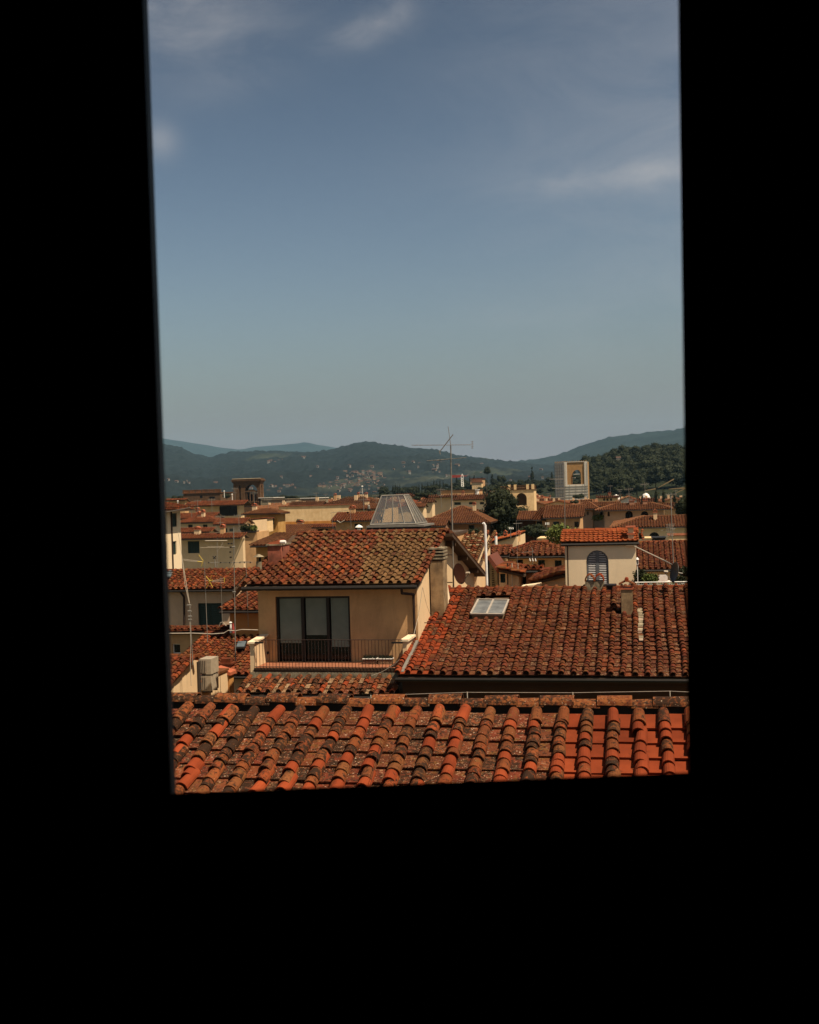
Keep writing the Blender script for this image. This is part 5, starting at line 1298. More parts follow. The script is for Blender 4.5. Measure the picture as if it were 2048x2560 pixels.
# dark tilted roof with louvre wall
A = atY(1223, 1398, 56); B = atY(1247, 1432, 56)
lv = thing('louvred_hut', 'grey-green louvred hut under a steep dark red roof', 'hut', ((A.x+B.x)/2, 57, 0))
xe = atY(1243, 1420, 56).x
MB().box(A.x, xe, 56, 59, 0, B.z+.1).prism([(A.x, 56, B.z+.1), (xe, 56, B.z+.1), (A.x, 56, A.z-.1)], (0, 3, 0)).build('wall', simple('sage_paint', (.24, .22, .16), .8), lv)
for k in range(12):
    z = B.z-.35-k*.11+.5; xr = A.x+.15+(xe-A.x-.3)*min(1, .45+k*.1); MB().box(A.x+.12, xr, 55.96, 55.99, z, z+.05).build('louvre', M_gut, lv)
d = (B-A).normalized(); up = YV.cross(d)*-1
MB().obox((A+B)/2+YV*1.3+Vector((.02, 0, .1)), (B-A)/2*1.2, YV*1.6, Vector((-d.z, 0, d.x))*.09).build('roof', simple('dark_red_sheet', (.12, .035, .02), .8), lv)
H('cream house with green shutter, wall pipes and a roof falling to the right', 54, 1248, 1297, 1433, 1400, 'sr', P_cream, M_c3, [(1257, 1442, 13, 30, 'shut')], D=3, p=.22)
for px, lab in ((1269, 'brown wall pipe left of the cream house vents'), (1280, 'pale wall pipe on the cream house'), (1295, 'thin pale pipe at the corner of the cream house')):
    t = thing('wall_pipe', lab, 'pipe', atY(px, 1475, 53.9)); MB().tube(atY(px+1, 1476, 53.9), atY(px, 1408, 53.9), .035 if px != 1295 else .02, 6).build('tube', M_iron if px == 1269 else M_cable, t)
H('brown-pink wall with a tall dark door and red coping', 55, 1297, 1331, 1427, 1417, 'shed', simple('brown_pink_render', (.36, .18, .11), .9, var=.15), M_c3, [(1311, 1452, 10, 42, 'glass')], D=1.0)
flatblock('low white parapet wall with a small dark vent opening', 60, 1331, 1400, 1426, 2, P_pale, M_c3, 0, [(1344, 1438, 11, 6, 'glass')], name='wall', cat='wall')
H('small cream house with a loose red-tiled roof falling to the left', 51, 1346, 1415, 1451, 1436, 'sl', P_cream, M_farred, D=4.5, p=.22, ovx=.35, s=.34)
H('low cream garden wall with sloping top in front of the brown-pink wall', 50, 1322, 1352, 1462, 1458, 'sl', P_cream, P_pale, D=.5, p=.12, tiles=False)
# dormer house with arched louvred shutter
YR4 = 48.0
h4 = H('cream dormer house with orange roof and large arched grey louvred shutter', YR4, 1412, 1589, 1357, 1321, 'gx', P_pale, M_or, [(1494, 1418, 54, 84, 'open', True)], ov=.06, ovx=.15, p=.33, s=.2, regular=True, indiv=False)
C = atY(1494, 1415, YR4); sw = 54/FPX*YR4/2*.96; z0 = atY(1494, 1460, YR4).z; z1 = atY(1494, 1376, YR4).z
sh = MB(); yy = YR4+.05; zc = z1-sw
def archbar(mb, r0, r1, y0, y1):
    n_ = 14
    for k in range(n_):
        a, b = PI*k/n_, PI*(k+1)/n_
        mb.prism([(C.x+math.cos(t_)*r, y0, zc+math.sin(t_)*r) for t_, r in ((a, r0), (a, r1), (b, r1), (b, r0))], (0, y1-y0, 0))
archbar(sh, sw*.86, sw, yy, yy+.06)
for sx in (-1, 1): sh.box(C.x+sx*sw*.93-sw*.07, C.x+sx*sw*.93+sw*.07, yy, yy+.06, z0, zc)
sh.box(C.x-sw*.15, C.x+sw*.15, yy-.01, yy+.05, z0, z1-sw*.1)
fr = sh.build('shutter_frame', M_grsh, h4['root'])
MB().prism([(C.x+math.cos(PI*k/14)*sw, yy+.09, zc+math.sin(PI*k/14)*sw) for k in range(15)]+[(C.x-sw, yy+.09, z0), (C.x+sw, yy+.09, z0)], (0, .02, 0)).build('shutter_back', M_gut, fr)
k = 0; z = z0+.03
while z < z1-.1:
    hw = sw*.86 if z < zc else math.sqrt(max(0, (sw*.86)**2-(z-zc)**2))
    for sx in (-1, 1):
        if hw > sw*.2:
            xa_, xb_ = sorted((C.x+sx*sw*.16, C.x+sx*(hw-.005)))
            MB().obox(((xa_+xb_)/2, yy+.03, z), ((xb_-xa_)/2, 0, 0), (0, .028, -.006), (0, .006, .014)).build('slat', M_slat, fr)
    z += .075
t, A, B = box_on('chimney', 'square cream chimney with terracotta collar on the right of the orange dormer roof', 'chimney', YR4+.12, 1571, 1584, 1319, 1358, .4, P_cream)
MB().box(A.x-.05, B.x+.05, YR4+.07, YR4+.57, B.z-.3, B.z-.22).box(A.x-.09, B.x+.09, YR4+.03, YR4+.61, B.z+.002, B.z+.06).build('collar', M_clay, t)
MB().box(A.x-.1, B.x+.12, YR4-.14, YR4+.3, A.z-.12, A.z-.0).build('corbel', P_cream, t)
t = thing('wall_pipe', 'thin reddish pipe down the left side of the cream dormer house', 'pipe', atY(1420, 1475, 47.9)); MB().tube(atY(1421, 1480, 47.9), atY(1419, 1362, 47.9), .03, 6).build('tube', M_dish, t)

# right edge: tiled roof, terrace with railing and plants
H('large orange-brown hipped roof at the right edge behind the terrace', 62, 1500, 1800, 1424, 1352, 'shed', P_cream, M_farred, D=5.4, s=.3)
flatblock('yellow wall strip above the right-hand orange roof', 74, 1672, 1760, 1339, 3, P_yell, M_farred)
flatblock('small yellow roof-hatch wall on the right-hand orange roof', 72, 1614, 1630, 1346, 2, P_yell, P_yell)
flatblock('dark flat skylight box beside the small yellow hatch', 72, 1631, 1664, 1345, 2, M_gut, M_gut)
YTt = 46.5
zfl = atY(1650, 1476, YTt).z
tr = thing('terrace', 'roof terrace floor at the right edge behind the white railing', 'terrace', (atY(1650, 1476, YTt).x, 48.5, 0))
MB().box(atY(1590, 1476, YTt).x+.4, atY(1900, 1476, YTt).x, YTt, YTt+4.5, 0, zfl-.15).build('wall', P_cream, tr)
MB().box(atY(1590, 1476, YTt).x+.4, atY(1900, 1476, YTt).x, YTt-.05, YTt+4.5, zfl-.148, zfl-.05).build('floor', M_terr, tr)
rw = thing('terrace_railing', 'white wrought iron railing with looped tops at the right edge', 'railing', (atY(1650, 1476, YTt).x, YTt, zfl))
A, B = atY(1588, 1456, YTt), atY(1880, 1454, YTt); ztp = A.z; x = A.x
MB().tube((A.x, YTt, ztp), (B.x, YTt, ztp), .022, 5).tube((A.x, YTt, zfl), (B.x, YTt, zfl), .018, 5).build('rail', M_white, rw)
k = 0
while x < B.x and k < 60:
    b = MB().tube((x, YTt, zfl-.02), (x, YTt, ztp-.06), .011, 5)
    if k % 2: b.path([(x+.09*math.cos(t_), YTt, ztp-.13+.07*math.sin(t_)) for t_ in np.linspace(0, PI*2, 9)], .008, 4)
    b.build('baluster', M_white, rw); x += .125; k += 1
# garden chair seat back
C = atY(1658, 1452, YTt+1.5)
ch = thing('garden_chair', 'white plastic garden chair among the plants on the right terrace', 'chair', (C.x, YTt+1.6, zfl))
hw = .19; zb_ = atY(1658, 1437, YTt+1.5).z; zs = atY(1658, 1453, YTt+1.5).z
MB().prism([(C.x-hw, YTt+1.5, zs), (C.x+hw, YTt+1.5, zs), (C.x+hw, YTt+1.5, zb_-.05), (C.x+hw*.7, YTt+1.5, zb_), (C.x-hw*.7, YTt+1.5, zb_), (C.x-hw, YTt+1.5, zb_-.05)], (0, .03, 0)).build('backrest', M_white, ch)
MB().box(C.x-hw-.02, C.x+hw+.1, YTt+1.55, YTt+2.0, zs-.05, zs-.01).build('seat', M_white, ch)
for sx in (-1, 1):
    for yy in (1.55, 1.95): MB().tube((C.x+sx*(hw-.02), YTt+yy, zfl-.05), (C.x+sx*(hw-.03), YTt+yy, zs-.02), .018, 6).build('leg', M_white, ch)
C = atY(1594, 1424, YTt+.6)
ln = thing('lantern', 'white post lantern at the corner of the right terrace', 'lantern', C); zl = atY(1594, 1411, YTt+.6).z; h_ = .2
MB().tube((C.x, C.y, zfl), (C.x, C.y, zl), .018, 6).build('post', M_white, ln)
MB().box(C.x-.05, C.x+.05, C.y-.05, C.y+.05, zl, zl+.015).box(C.x-.045, C.x-.03, C.y-.045, C.y-.03, zl+.015, zl+h_).box(C.x+.03, C.x+.045, C.y-.045, C.y-.03, zl+.015, zl+h_).box(C.x-.045, C.x-.03, C.y+.03, C.y+.045, zl+.015, zl+h_).box(C.x+.03, C.x+.045, C.y+.03, C.y+.045, zl+.015, zl+h_).build('cage', M_white, ln)
MB().box(C.x-.028, C.x+.028, C.y-.028, C.y+.028, zl+.016, zl+h_-.003).build('glass', M_glass, ln)
MB().lathe((C.x, C.y, zl+h_), [(.08, 0), (.05, .05), (.015, .09)], 8).build('cap', M_white, ln)
def bush(label, P, rx, ry, rz, n, mat, leaf=.06, name='potted_plant', cat='plant', group=None):
    if P.y > 66: k_ = Yf(P.y)/P.y; P = CAM+(P-CAM)*k_; rx *= k_; ry *= k_; rz *= k_; leaf *= k_
    mb = MB(); r_ = random.Random(int(P.x*100))
    for _ in range(n):
        u = Vector((r_.gauss(0, 1), r_.gauss(0, 1), r_.gauss(0, 1))).normalized()*(r_.random()**.4)
        if r_.random() < .1: u *= 1.25
        c = P+Vector((u.x*rx, u.y*ry, u.z*rz)); a = Vector((r_.gauss(0, 1), r_.gauss(0, 1), r_.gauss(0, 1))).normalized()*leaf; b = a.cross(Vector((r_.gauss(0, 1), r_.gauss(0, 1), r_.gauss(0, 1)))).normalized()*leaf*.5
        mb.add([c-a, c+b, c+a, c-b], [(0, 1, 2, 3)])
    t = thing(name, label, cat, P-ZV*rz, group); mb.build('foliage', mat, t); MB().tube(P-ZV*(rz+.2), P, .03, 5).build('stem', M_bark, t); return t
bush('rounded green shrub in the left corner of the right terrace', atY(1602, 1440, YTt+1.2), .28, .3, .3, 700, M_leaf)
bush('bright leafy shrub left of the white garden chair', atY(1626, 1447, YTt+.7), .34, .3, .22, 900, M_leaf3)
bush('low climbing plant woven through the white railing below the chair', atY(1660, 1465, YTt+.25), .75, .12, .13, 900, M_leaf3)
bush('climbing plant on the railing near the left corner', atY(1612, 1466, YTt+.25), .35, .12, .13, 500, M_leaf)
bush('dark plant on the railing at the right end below the black dish', atY(1700, 1455, YTt+.4), .35, .2, .25, 600, M_leaf)
bush('dark shrub against the tiled roof right of the black dish', atY(1712, 1430, YTt+2), .25, .2, .25, 400, M_leaf)
bush('leafy planter row on the left roof terrace', atY(617, 1320, 92), .6, .3, .35, 500, M_leaf, .1)
bush('smaller pale-leaved planter at the right end of the left roof terrace', atY(635, 1321, 92), .3, .3, .28, 300, M_leaf3, .1)
Yb = Yf(92); MB().box(atY(606, 1328, Yb).x, atY(642, 1328, Yb).x, Yb-.5, Yb+1, atY(620, 1332, Yb).z, atY(620, 1327, Yb).z).build('planter_trough', M_gut).__setitem__('label', 'long dark trough under the plants on the left roof terrace')
bpy.data.objects['planter_trough']['category'] = 'planter'
MB().box(atY(604, 1350, Yb).x, atY(645, 1350, Yb).x, Yb-.2, Yb+5, 0, atY(620, 1330, Yb).z).build('terrace_block', P_tan).__setitem__('label', 'tan terrace block carrying the plant trough at the left')
bpy.data.objects['terrace_block']['category'] = 'terrace'
bush('straggly bush on the brown roof above the orange base of the yellow wall', atY(751, 1304, 123), .5, .4, .25, 260, M_leaf, .12, 'shrub')
bush('green creeper beside the small dormer-house left eave', atY(1400, 1335, 62), .8, .5, .55, 1400, M_leaf3, .09, 'shrub')
bush('small shrub in front of the hipped brown roof wall', atY(1185, 1334, 70), .55, .4, .35, 600, M_leaf, .09, 'shrub')
bush('reddish-green balcony plants between the two oval-windowed houses', atY(1495, 1294, 112), .55, .4, .3, 500, M_leaf3, .12, 'shrub')

# ------------------------------------------------------------------ centre and right distance
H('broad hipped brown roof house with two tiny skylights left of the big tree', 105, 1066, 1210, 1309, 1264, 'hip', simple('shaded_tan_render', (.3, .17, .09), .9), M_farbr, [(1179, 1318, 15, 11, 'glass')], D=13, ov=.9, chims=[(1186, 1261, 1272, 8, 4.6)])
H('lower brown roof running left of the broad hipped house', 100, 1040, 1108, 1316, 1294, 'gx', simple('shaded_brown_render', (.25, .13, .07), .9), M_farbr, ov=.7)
H('small house with shadowed gable right of the glass pyramid', 150, 1034, 1058, 1268, 1257, 'gx', P_cream, M_farbr)
H('tall narrow house with red roof behind the pyramid right side', 160, 1060, 1080, 1256, 1246, 'gx', P_cream, M_farbr)
H('cream house with short bright red roof behind the aerial mast', 175, 1083, 1130, 1243, 1237, 'gx', P_cream, M_farred, ov=1.0, ovx=.7)
H('long low cream building with a red roof strip left of the big tree', 185, 1132, 1240, 1249, 1235, 'gx', P_pale, M_farred, [(1144, 1259, 17, 7, 'shut'), (1181, 1258, 17, 6, 'shut'), (1205, 1258, 10, 6, 'glass')], ov=.8, D=10)
flatblock('flat-roofed tan penthouse behind the aerial mast', 205, 1101, 1188, 1226, 10, P_tan, P_stone)
flatblock('little white rooftop tank beside the tan penthouse', 204, 1189, 1194, 1225, 2, M_white, M_white)
H('small cream cottage with red roof beyond the pyramid top', 260, 992, 1024, 1240, 1234, 'gx', P_yell, M_farred)
H('low red-roofed cottage right of the cream cottage beyond the pyramid', 280, 1027, 1046, 1241, 1236, 'gx', P_cream, M_farred)
# yellow tower with balustrade
YY = 190; YQ = Yf(190)
root, A, B, zt = flatblock('yellow square tower with arched opening and balustraded top', YY, 1271, 1335, 1225, 4.3, P_yell, P_stone, 0, [(1304, 1248, 26, 31, 'open', True)], name='tower', cat='tower')
h = YQ/FPX
for k, px in enumerate((1273, 1288, 1319, 1332)): C = atY(px, 1218, YQ); MB().box(C.x-3.2*h, C.x+3.2*h, YQ, YQ+.7, zt+1.35*h, zt+14*h).build('parapet_post', P_yell, root)
for k in range(14):
    x = A.x+(B.x-A.x)*(.1+k*.062); MB().lathe((x, YQ+.3, zt+1.4*h), [(.18, 0), (.27, .35), (.12, .65), (.18, .95)], 6).build('baluster', P_stone, root)
MB().box(A.x, B.x, YQ+.05, YQ+.6, zt+11*h, zt+12.2*h).build('parapet_rail', P_stone, root)
MB().box(A.x, B.x, YQ+5.8, YQ+6.3, zt+1.35*h, zt+11*h).build('rear_parapet', P_stone, root)
flatblock('set-back left part of the yellow tower with brown parapet', YY+4.5, 1253, 1272, 1225, 5, P_tan, P_stone, 2, name='tower_wing', cat='tower')
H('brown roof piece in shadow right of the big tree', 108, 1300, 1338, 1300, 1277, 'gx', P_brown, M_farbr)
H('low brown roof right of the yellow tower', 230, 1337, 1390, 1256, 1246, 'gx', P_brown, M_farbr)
H('brown-tiled house with dark tall windows in front of the scaffolded tower', 100, 1366, 1449, 1295, 1262, 'gx', P_tan, M_farbr, [(1391, 1316, 15, 24, 'shut'), (1442, 1311, 11, 14, 'glass')], ov=.4)
H('narrow sunlit gable wing left of the brown-tiled house', 101, 1340, 1364, 1300, 1268, 'shed', P_tan, M_farbr, [(1349, 1310, 14, 14, 'glass')], D=9)
# scaffolded tower
YS = Yf(420)
A, B = atY(1413, 1262, YS), atY(1471, 1262, YS); zt = atY(1440, 1154, YS).z; D_ = (B.x-A.x)*1.5; h = YS/FPX
# its left flank is turned towards us
ang = math.radians(20)
stw = thing('tower', 'medieval gate tower wrapped in white scaffold sheeting, with a bare brown arched bay', 'tower', ((A.x+B.x)/2, YS+D_/2, 0))
a0, a1 = atY(1419, 1225, YS).x-A.x, atY(1462, 1225, YS).x-A.x; zb0, zb1 = atY(1440, 1211, YS).z, atY(1440, 1156, YS).z
def tower_face(sheet, y, inw, thick): pass
mb = MB(); wall_panel(mb, (A.x, YS, 0), XV, ZV, B.x-A.x, zt, [(a0, a1, zb0, zt-.25, False)], .35, YV); mb.build('sheeting', P_white, stw)
x0_, x1_ = atY(1427, 1211, YS).x-A.x-a0, atY(1453, 1211, YS).x-A.x-a0
P_brk = plaster('brown_brick', (.36, .2, .08), .4)
for yy, iw in ((YS+.35, YV),): mb = MB(); wall_panel(mb, (A.x+a0, yy, zb0), XV, ZV, a1-a0, zt-.25-zb0, [(x0_, x1_, .1, atY(1440, 1173, YS).z-zb0, True)], 1.5, iw); mb.build('arched_bay', P_brk, stw)
fl = atY(1391, 1230, YS+D_*.5)
XLf = atY(1389, 1230, YS+D_*.55).x
mb = MB(); 
mb.prism([(A.x, YS, 0), (A.x, YS+D_, 0), (XLf, YS+D_*.55, 0)], (0, 0, zt-.002)); mb.build('flank_sheeting', P_white, stw)
mb = MB(); mb.add([(B.x, YS, 0), (B.x, YS+D_, 0), (B.x, YS+D_, zt), (B.x, YS, zt)], [(0, 1, 2, 3)]); wall_panel(mb, (A.x, YS+D_, 0), XV, ZV, B.x-A.x, zt, [(a0+x0_, a0+x1_, zb0+.1, atY(1440, 1173, YS).z, True)], .5, -YV); mb.build('rear_wall', P_brk, stw)
for k in range(10):
    x = A.x+(B.x-A.x)*(k+.5)/10; MB().box(x-.28, x+.28, YS, YS+.5, zt, zt+.45).build('merlon', P_brk, stw)
for k in range(5):
    t_ = (k+.5)/5; x = XLf+(A.x-XLf)*t_; y = YS+D_*.55*(1-t_); MB().box(x-.28, x+.28, y-.25, y+.25, zt, zt+.45).build('merlon', P_brk, stw)
P_grey2 = plaster('dusty_board', (.36, .32, .27), .5)
for py in (1162, 1170, 1178, 1186, 1194, 1202, 1210, 1218, 1226, 1234, 1242, 1250): z = atY(1400, py, YS).z; b = MB(); b.obox(((XLf+A.x)/2-.2, YS+D_*.275-.2, z), Vector(((A.x-XLf)/2, -D_*.275, 0)), (.08, .12, 0), (0, 0, .06)); b.build('flank_deck', P_grey2, stw)
for t_ in (.05, .3, .55, .8): x = XLf+(A.x-XLf)*t_; MB().tube((x-.3, YS+D_*.55*(1-t_)-.3, 0), (x-.3, YS+D_*.55*(1-t_)-.3, zt+.6), .09, 4).build('scaffold_pole', M_steel, stw)
for px in (1424, 1440, 1456): x = atY(px, 1200, YS).x; MB().tube((x, YS-.3, 0), (x, YS-.3, zb0), .08, 4).build('scaffold_pole', M_steel, stw)
for k, py in enumerate((1216, 1222, 1229, 1236, 1243, 1250)): z = atY(1440, py, YS).z; MB().box(A.x-.05, B.x+.05, YS-.25, YS-.01, z, z+.18).build('scaffold_deck', P_grey2, stw)
for px in (1414, 1463.5, 1470): x = atY(px, 1200, YS).x; MB().tube((x, YS-.3, 0), (x, YS-.3, zt), .09, 5).build('scaffold_pole', M_steel, stw)
for px, py, w__ in ((1434, 1186, 16), (1431, 1195, 9)): C = atY(px, py, YS+3); MB().box(C.x, C.x+w__*h, YS+2.9, YS+3.1, C.z, C.z+.2).build('inner_deck', M_white, stw)

H('low house with white side wall, oval openings and tiled roof right of the scaffolded tower', 120, 1449, 1482, 1273, 1253, 'hip', P_pink, M_farbr, [(1457, 1282, 4, 9, 'brown', True), (1470, 1283, 4, 9, 'brown', True)], ov=.8)
H('white-walled set-back wing above the balcony plants', 121.5, 1482, 1545, 1266, 1254, 'shed', P_white, M_farbr, [(1504, 1282, 9, 12, 'white')])
H('hip-roofed house with two arched windows and an oval opening', 112, 1511, 1660, 1275, 1257, 'hip', P_pink, M_farbr, [(1522, 1285, 5, 11, 'brown', True), (1573, 1287, 18, 19, 'glass', True), (1612, 1287, 18, 18, 'glass', True)], ov=1.0, D=10)
H('wide hip-roofed house at the right with arches just under its eaves', 86, 1555, 1790, 1318, 1288, 'hip', P_pale, M_farbr, [(1597, 1340, 16, 14, 'glass'), (1636, 1339, 24, 17, 'glass', True), (1686, 1341, 24, 14, 'glass', True), (1718, 1338, 18, 14, 'glass', True)], ov=1.0, D=12)
H('far small house with three little dark windows beside the tower', 205, 1495, 1545, 1244, 1238, 'gx', P_yell, M_farred, [(1511, 1249, 5, 6, 'brown'), (1519, 1249, 5, 6, 'brown'), (1528, 1249, 5, 6, 'brown')], ov=.5)
H('far house with white triangular gable above the arched-window house', 190, 1549, 1592, 1251, 1247, 'gy', P_white, M_farbr, D=8, p=.42, ovx=.8)
H('far red roof with white gable edge left of the cypresses', 180, 1598, 1636, 1256, 1245, 'gx', P_white, M_farred)
H('tiny open belvedere with two pillars beside the dark pine', 165, 1459, 1476, 1256, 1250, 'gx', P_yell, M_farbr, [(1464, 1260, 5, 8, 'glass'), (1471, 1260, 5, 8, 'glass')])
H('orange-roofed far house right of the cypresses', 215, 1672, 1760, 1254, 1243, 'gx', P_oran, M_farred)
H('sunlit ochre house at the right edge below the cypresses', 160, 1662, 1770, 1268, 1256, 'gx', P_tan, M_farbr, [(1700, 1275, 5, 8, 'glass')])
t = thing('dome', 'small white rooftop dome beside the cypresses', 'dome', atY(1615, 1243, Yf(210))); C = atY(1615, 1243, Yf(210))
MB().lathe(C, [(1.2, -1.6), (1.15, 0), (.86, .65), (.36, 1.08), (.03, 1.15)], 14).build('shell', M_white, t)
t = thing('dome', 'small white rooftop dome above the house with three windows', 'dome', atY(1541, 1243, Yf(215))); C = atY(1541, 1244, Yf(215))
MB().lathe(C, [(1.05, -1.5), (1.0, 0), (.7, .57), (.3, .85), (.03, .9)], 14).build('shell', M_white, t)
for k, (px, py, Yq, lab) in enumerate(((561, 1228, 250, 'white mushroom vent left of the loggia tower'), (581, 1236, 250, 'bent white vent close to the loggia tower'), (445, 1253, 120, 'small white vent above the far left roof'), (906, 1216, 150, 'tall thin white lamp mast above the long red roof'))):
    Yq = Yf(Yq); C = atY(px, py+14, Yq); zt = atY(px, py, Yq).z; t = thing('roof_vent', lab, 'vent', C); hh = Yq/FPX
    MB().tube((C.x, Yq, C.z-.3), (C.x, Yq, zt), .9*hh if k != 3 else .5*hh, 6).build('pipe', M_white, t); MB().lathe((C.x, Yq, zt), [(2.6*hh, 0), (1.8*hh, 1.2*hh), (.3*hh, 1.8*hh)], 8).build('cap', M_white, t)
# crane
YK = Yf(480); C = atY(1157, 1235, YK); zt = atY(1157, 1190, YK).z; h = YK/FPX
cr = thing('tower_crane', 'red and white tower crane beyond the penthouse', 'crane', (C.x, YK, 0))
b = MB()
for sx in (-1, 1):
    for sy in (-1, 1): b.tube((C.x+sx*2.6*h, YK+sy*2.6*h, 0), (C.x+sx*2.6*h, YK+sy*2.6*h, zt), .6*h, 4)
k = 0
while k*5*h < zt-5*h:
    b.tube((C.x-2.6*h, YK-2.6*h, k*5*h), (C.x+2.6*h, YK-2.6*h, (k+1)*5*h), .5*h, 4).tube((C.x+2.6*h, YK-2.6*h, k*5*h), (C.x-2.6*h, YK-2.6*h, (k+1)*5*h), .5*h, 4); k += 1
b.build('mast', M_white, cr)
A = atY(1128, 1192, YK)
MB().box(A.x, C.x-3*h, YK-.5, YK+.5, zt-3.5*h, zt+3*h).build('counter_jib', M_red, cr); MB().box(C.x-3*h, C.x+12*h, YK-.3, YK+.3, zt-1*h, zt+1*h).build('jib', M_red, cr)
MB().prism([(C.x-3*h, YK, zt+1*h), (C.x+3*h, YK, zt+1*h), (C.x, YK, zt+6*h)], (0, .5, 0)).build('apex', M_white, cr)
# ------------------------------------------------------------------ filler town behind, hills, trees, haze
FG = 'small distant houses of the old town'
lab_f = ['small distant house showing only part of its tiled roof among the far roofs']
meshes_f = []
for v in range(5):
    w_, d_ = [(10, 8), (14, 9), (8, 10), (17, 8), (12, 12)][v]; pr = random.uniform(.24, .34); h_ = 12.0
    wl = MB().box(-w_/2, w_/2, -d_/2, d_/2, 0, h_)
    wl.prism([(-w_/2, -d_/2, h_+.001), (-w_/2, 0, h_+pr*d_/2), (-w_/2, d_/2, h_+.001)], (w_, 0, 0))
    rf = MB(); e = .6
    for sg in (-1, 1):
        rf.prism([(-w_/2-e, sg*(d_/2+e), h_-pr*e+.15), (w_/2+e, sg*(d_/2+e), h_-pr*e+.15), (w_/2+e, 0, h_+pr*d_/2+.15), (-w_/2-e, 0, h_+pr*d_/2+.15)], (0, 0, -.3))
    for k in range(int(w_/1.1)):
        x = -w_/2+k*1.1
        for sg in (-1,): rf.tube((x, sg*(d_/2+e), h_-pr*e+.16), (x, 0, h_+pr*d_/2+.16), .16, 4)
    cm_ = MB(); 
    for k in range(2): cx = random.uniform(-w_*.35, w_*.35); cm_.box(cx-.35, cx+.35, -.35+1.5*k, .35+1.5*k, h_, h_+pr*d_/2+.9)
    wn = MB()
    for k in range(int(w_/2.6)):
        for z in (h_-2.3, h_-5.6): wn.box(-w_/2+1.3+k*2.6-.45, -w_/2+1.3+k*2.6+.45, -d_/2-.03, -d_/2-.002, z-.7, z+.7)
    def tomesh(mb, nm, mat): me = bpy.data.meshes.new(nm); me.from_pydata(mb.v, [], mb.f); me.materials.append(mat); return me
    meshes_f.append((tomesh(wl, 'wall', [P_cream, P_tan, P_pale, P_yell, P_pink][v]), tomesh(rf, 'roof', [M_farred, M_farbr, M_farbr, M_far, M_farbr][v]), tomesh(cm_, 'chimney', P_cream), tomesh(wn, 'shutters', M_green), h_+pr*d_/2))
def filler(Y, px, py, rz=0, lab=None, group=FG, sc_=1.0, v=None):
    v = random.randrange(5) if v is None else v; ms = meshes_f[v]; P = atY(px, py, Y)
    root = thing('town_house', lab or lab_f[0], 'house', (P.x, Y, 0), group); WORLDLOC.pop(root.name)
    zs = P.z-ms[4]*sc_; root.location = (P.x, Y, zs); root.rotation_euler = (0, 0, rz); root.scale = (sc_,)*3
    par = None
    for me in ms[:4]:
        o = bpy.data.objects.new(me.name, me); COL.objects.link(o); o.parent = root if me.name != 'chimney' else par
        if me.name == 'roof': par = o
    # plinth down to the ground
    if zs > .3:
        b = MB().box(-3, 3, -3, 3, -zs/sc_, -.01).build('foundation', P_tan, None); b.parent = root
    return root
rows = [(330, 1254, 40), (380, 1251, 42), (440, 1248, 38), (510, 1246, 36), (590, 1244, 32), (700, 1243, 26)]
for Yr_, pyy, stp in rows:
    px = 380+random.uniform(0, 20)
    while px < 1760:
        if (px < 1345 or Yr_ < 350) and not 1350 < px < 1500 and not (540 < px < 680 and Yr_ < 450):
            base = hy(px)-hy(1024)
            filler(Yr_+random.uniform(-10, 10), px, pyy+base*.8+(9 if px > 1345 else 0)+random.uniform(-1.5, 3), random.choice([0, 0, PI/2, .15, -.2]), sc_=random.uniform(.85, 1.1))
        px += stp*random.uniform(.75, 1.3)
# mid fill between Y 120 and 200
for Yr_, pyy, stp in [(312, 1259, 55)]:
    px = 400
    while px < 1760:
        if not 560 < px < 700: filler(Yr_, px, pyy+hy(px)-hy(1024)+random.uniform(0, 5), random.choice([0, PI/2, .1]), 'tiled town house half hidden between nearer roofs', 'half hidden town houses in the middle distance', .8)
        px += stp*random.uniform(.8, 1.3)

# thin television antennas on the farther ridges
AG = 'thin television antennas on the farther ridges'
for k, (x, y, z) in enumerate(FARROOF+[(a+2.5, b_, c) for a, b_, c in FARROOF[::2]]):
    h_ = random.uniform(1.6, 3.4); t = thing('tv_antenna', 'thin grey television antenna standing on the ridge of a farther roof', 'antenna', (x, y, z), AG)
    MB().tube((x, y, z-.1), (x, y, z+h_), .035, 4).build('mast', M_steel, t); b = MB().tube((x-.7, y, z+h_*.9), (x+.7, y, z+h_*.92), .025, 4)
    for q_ in range(5): xx = x-.6+q_*.28; b.tube((xx, y, z+h_*.9-.22), (xx, y, z+h_*.9+.22), .02, 4)
    if k % 3 == 0: b.tube((x-.45, y, z+h_*.6), (x+.45, y, z+h_*.6), .025, 4)
    b.build('boom', M_steel, t)
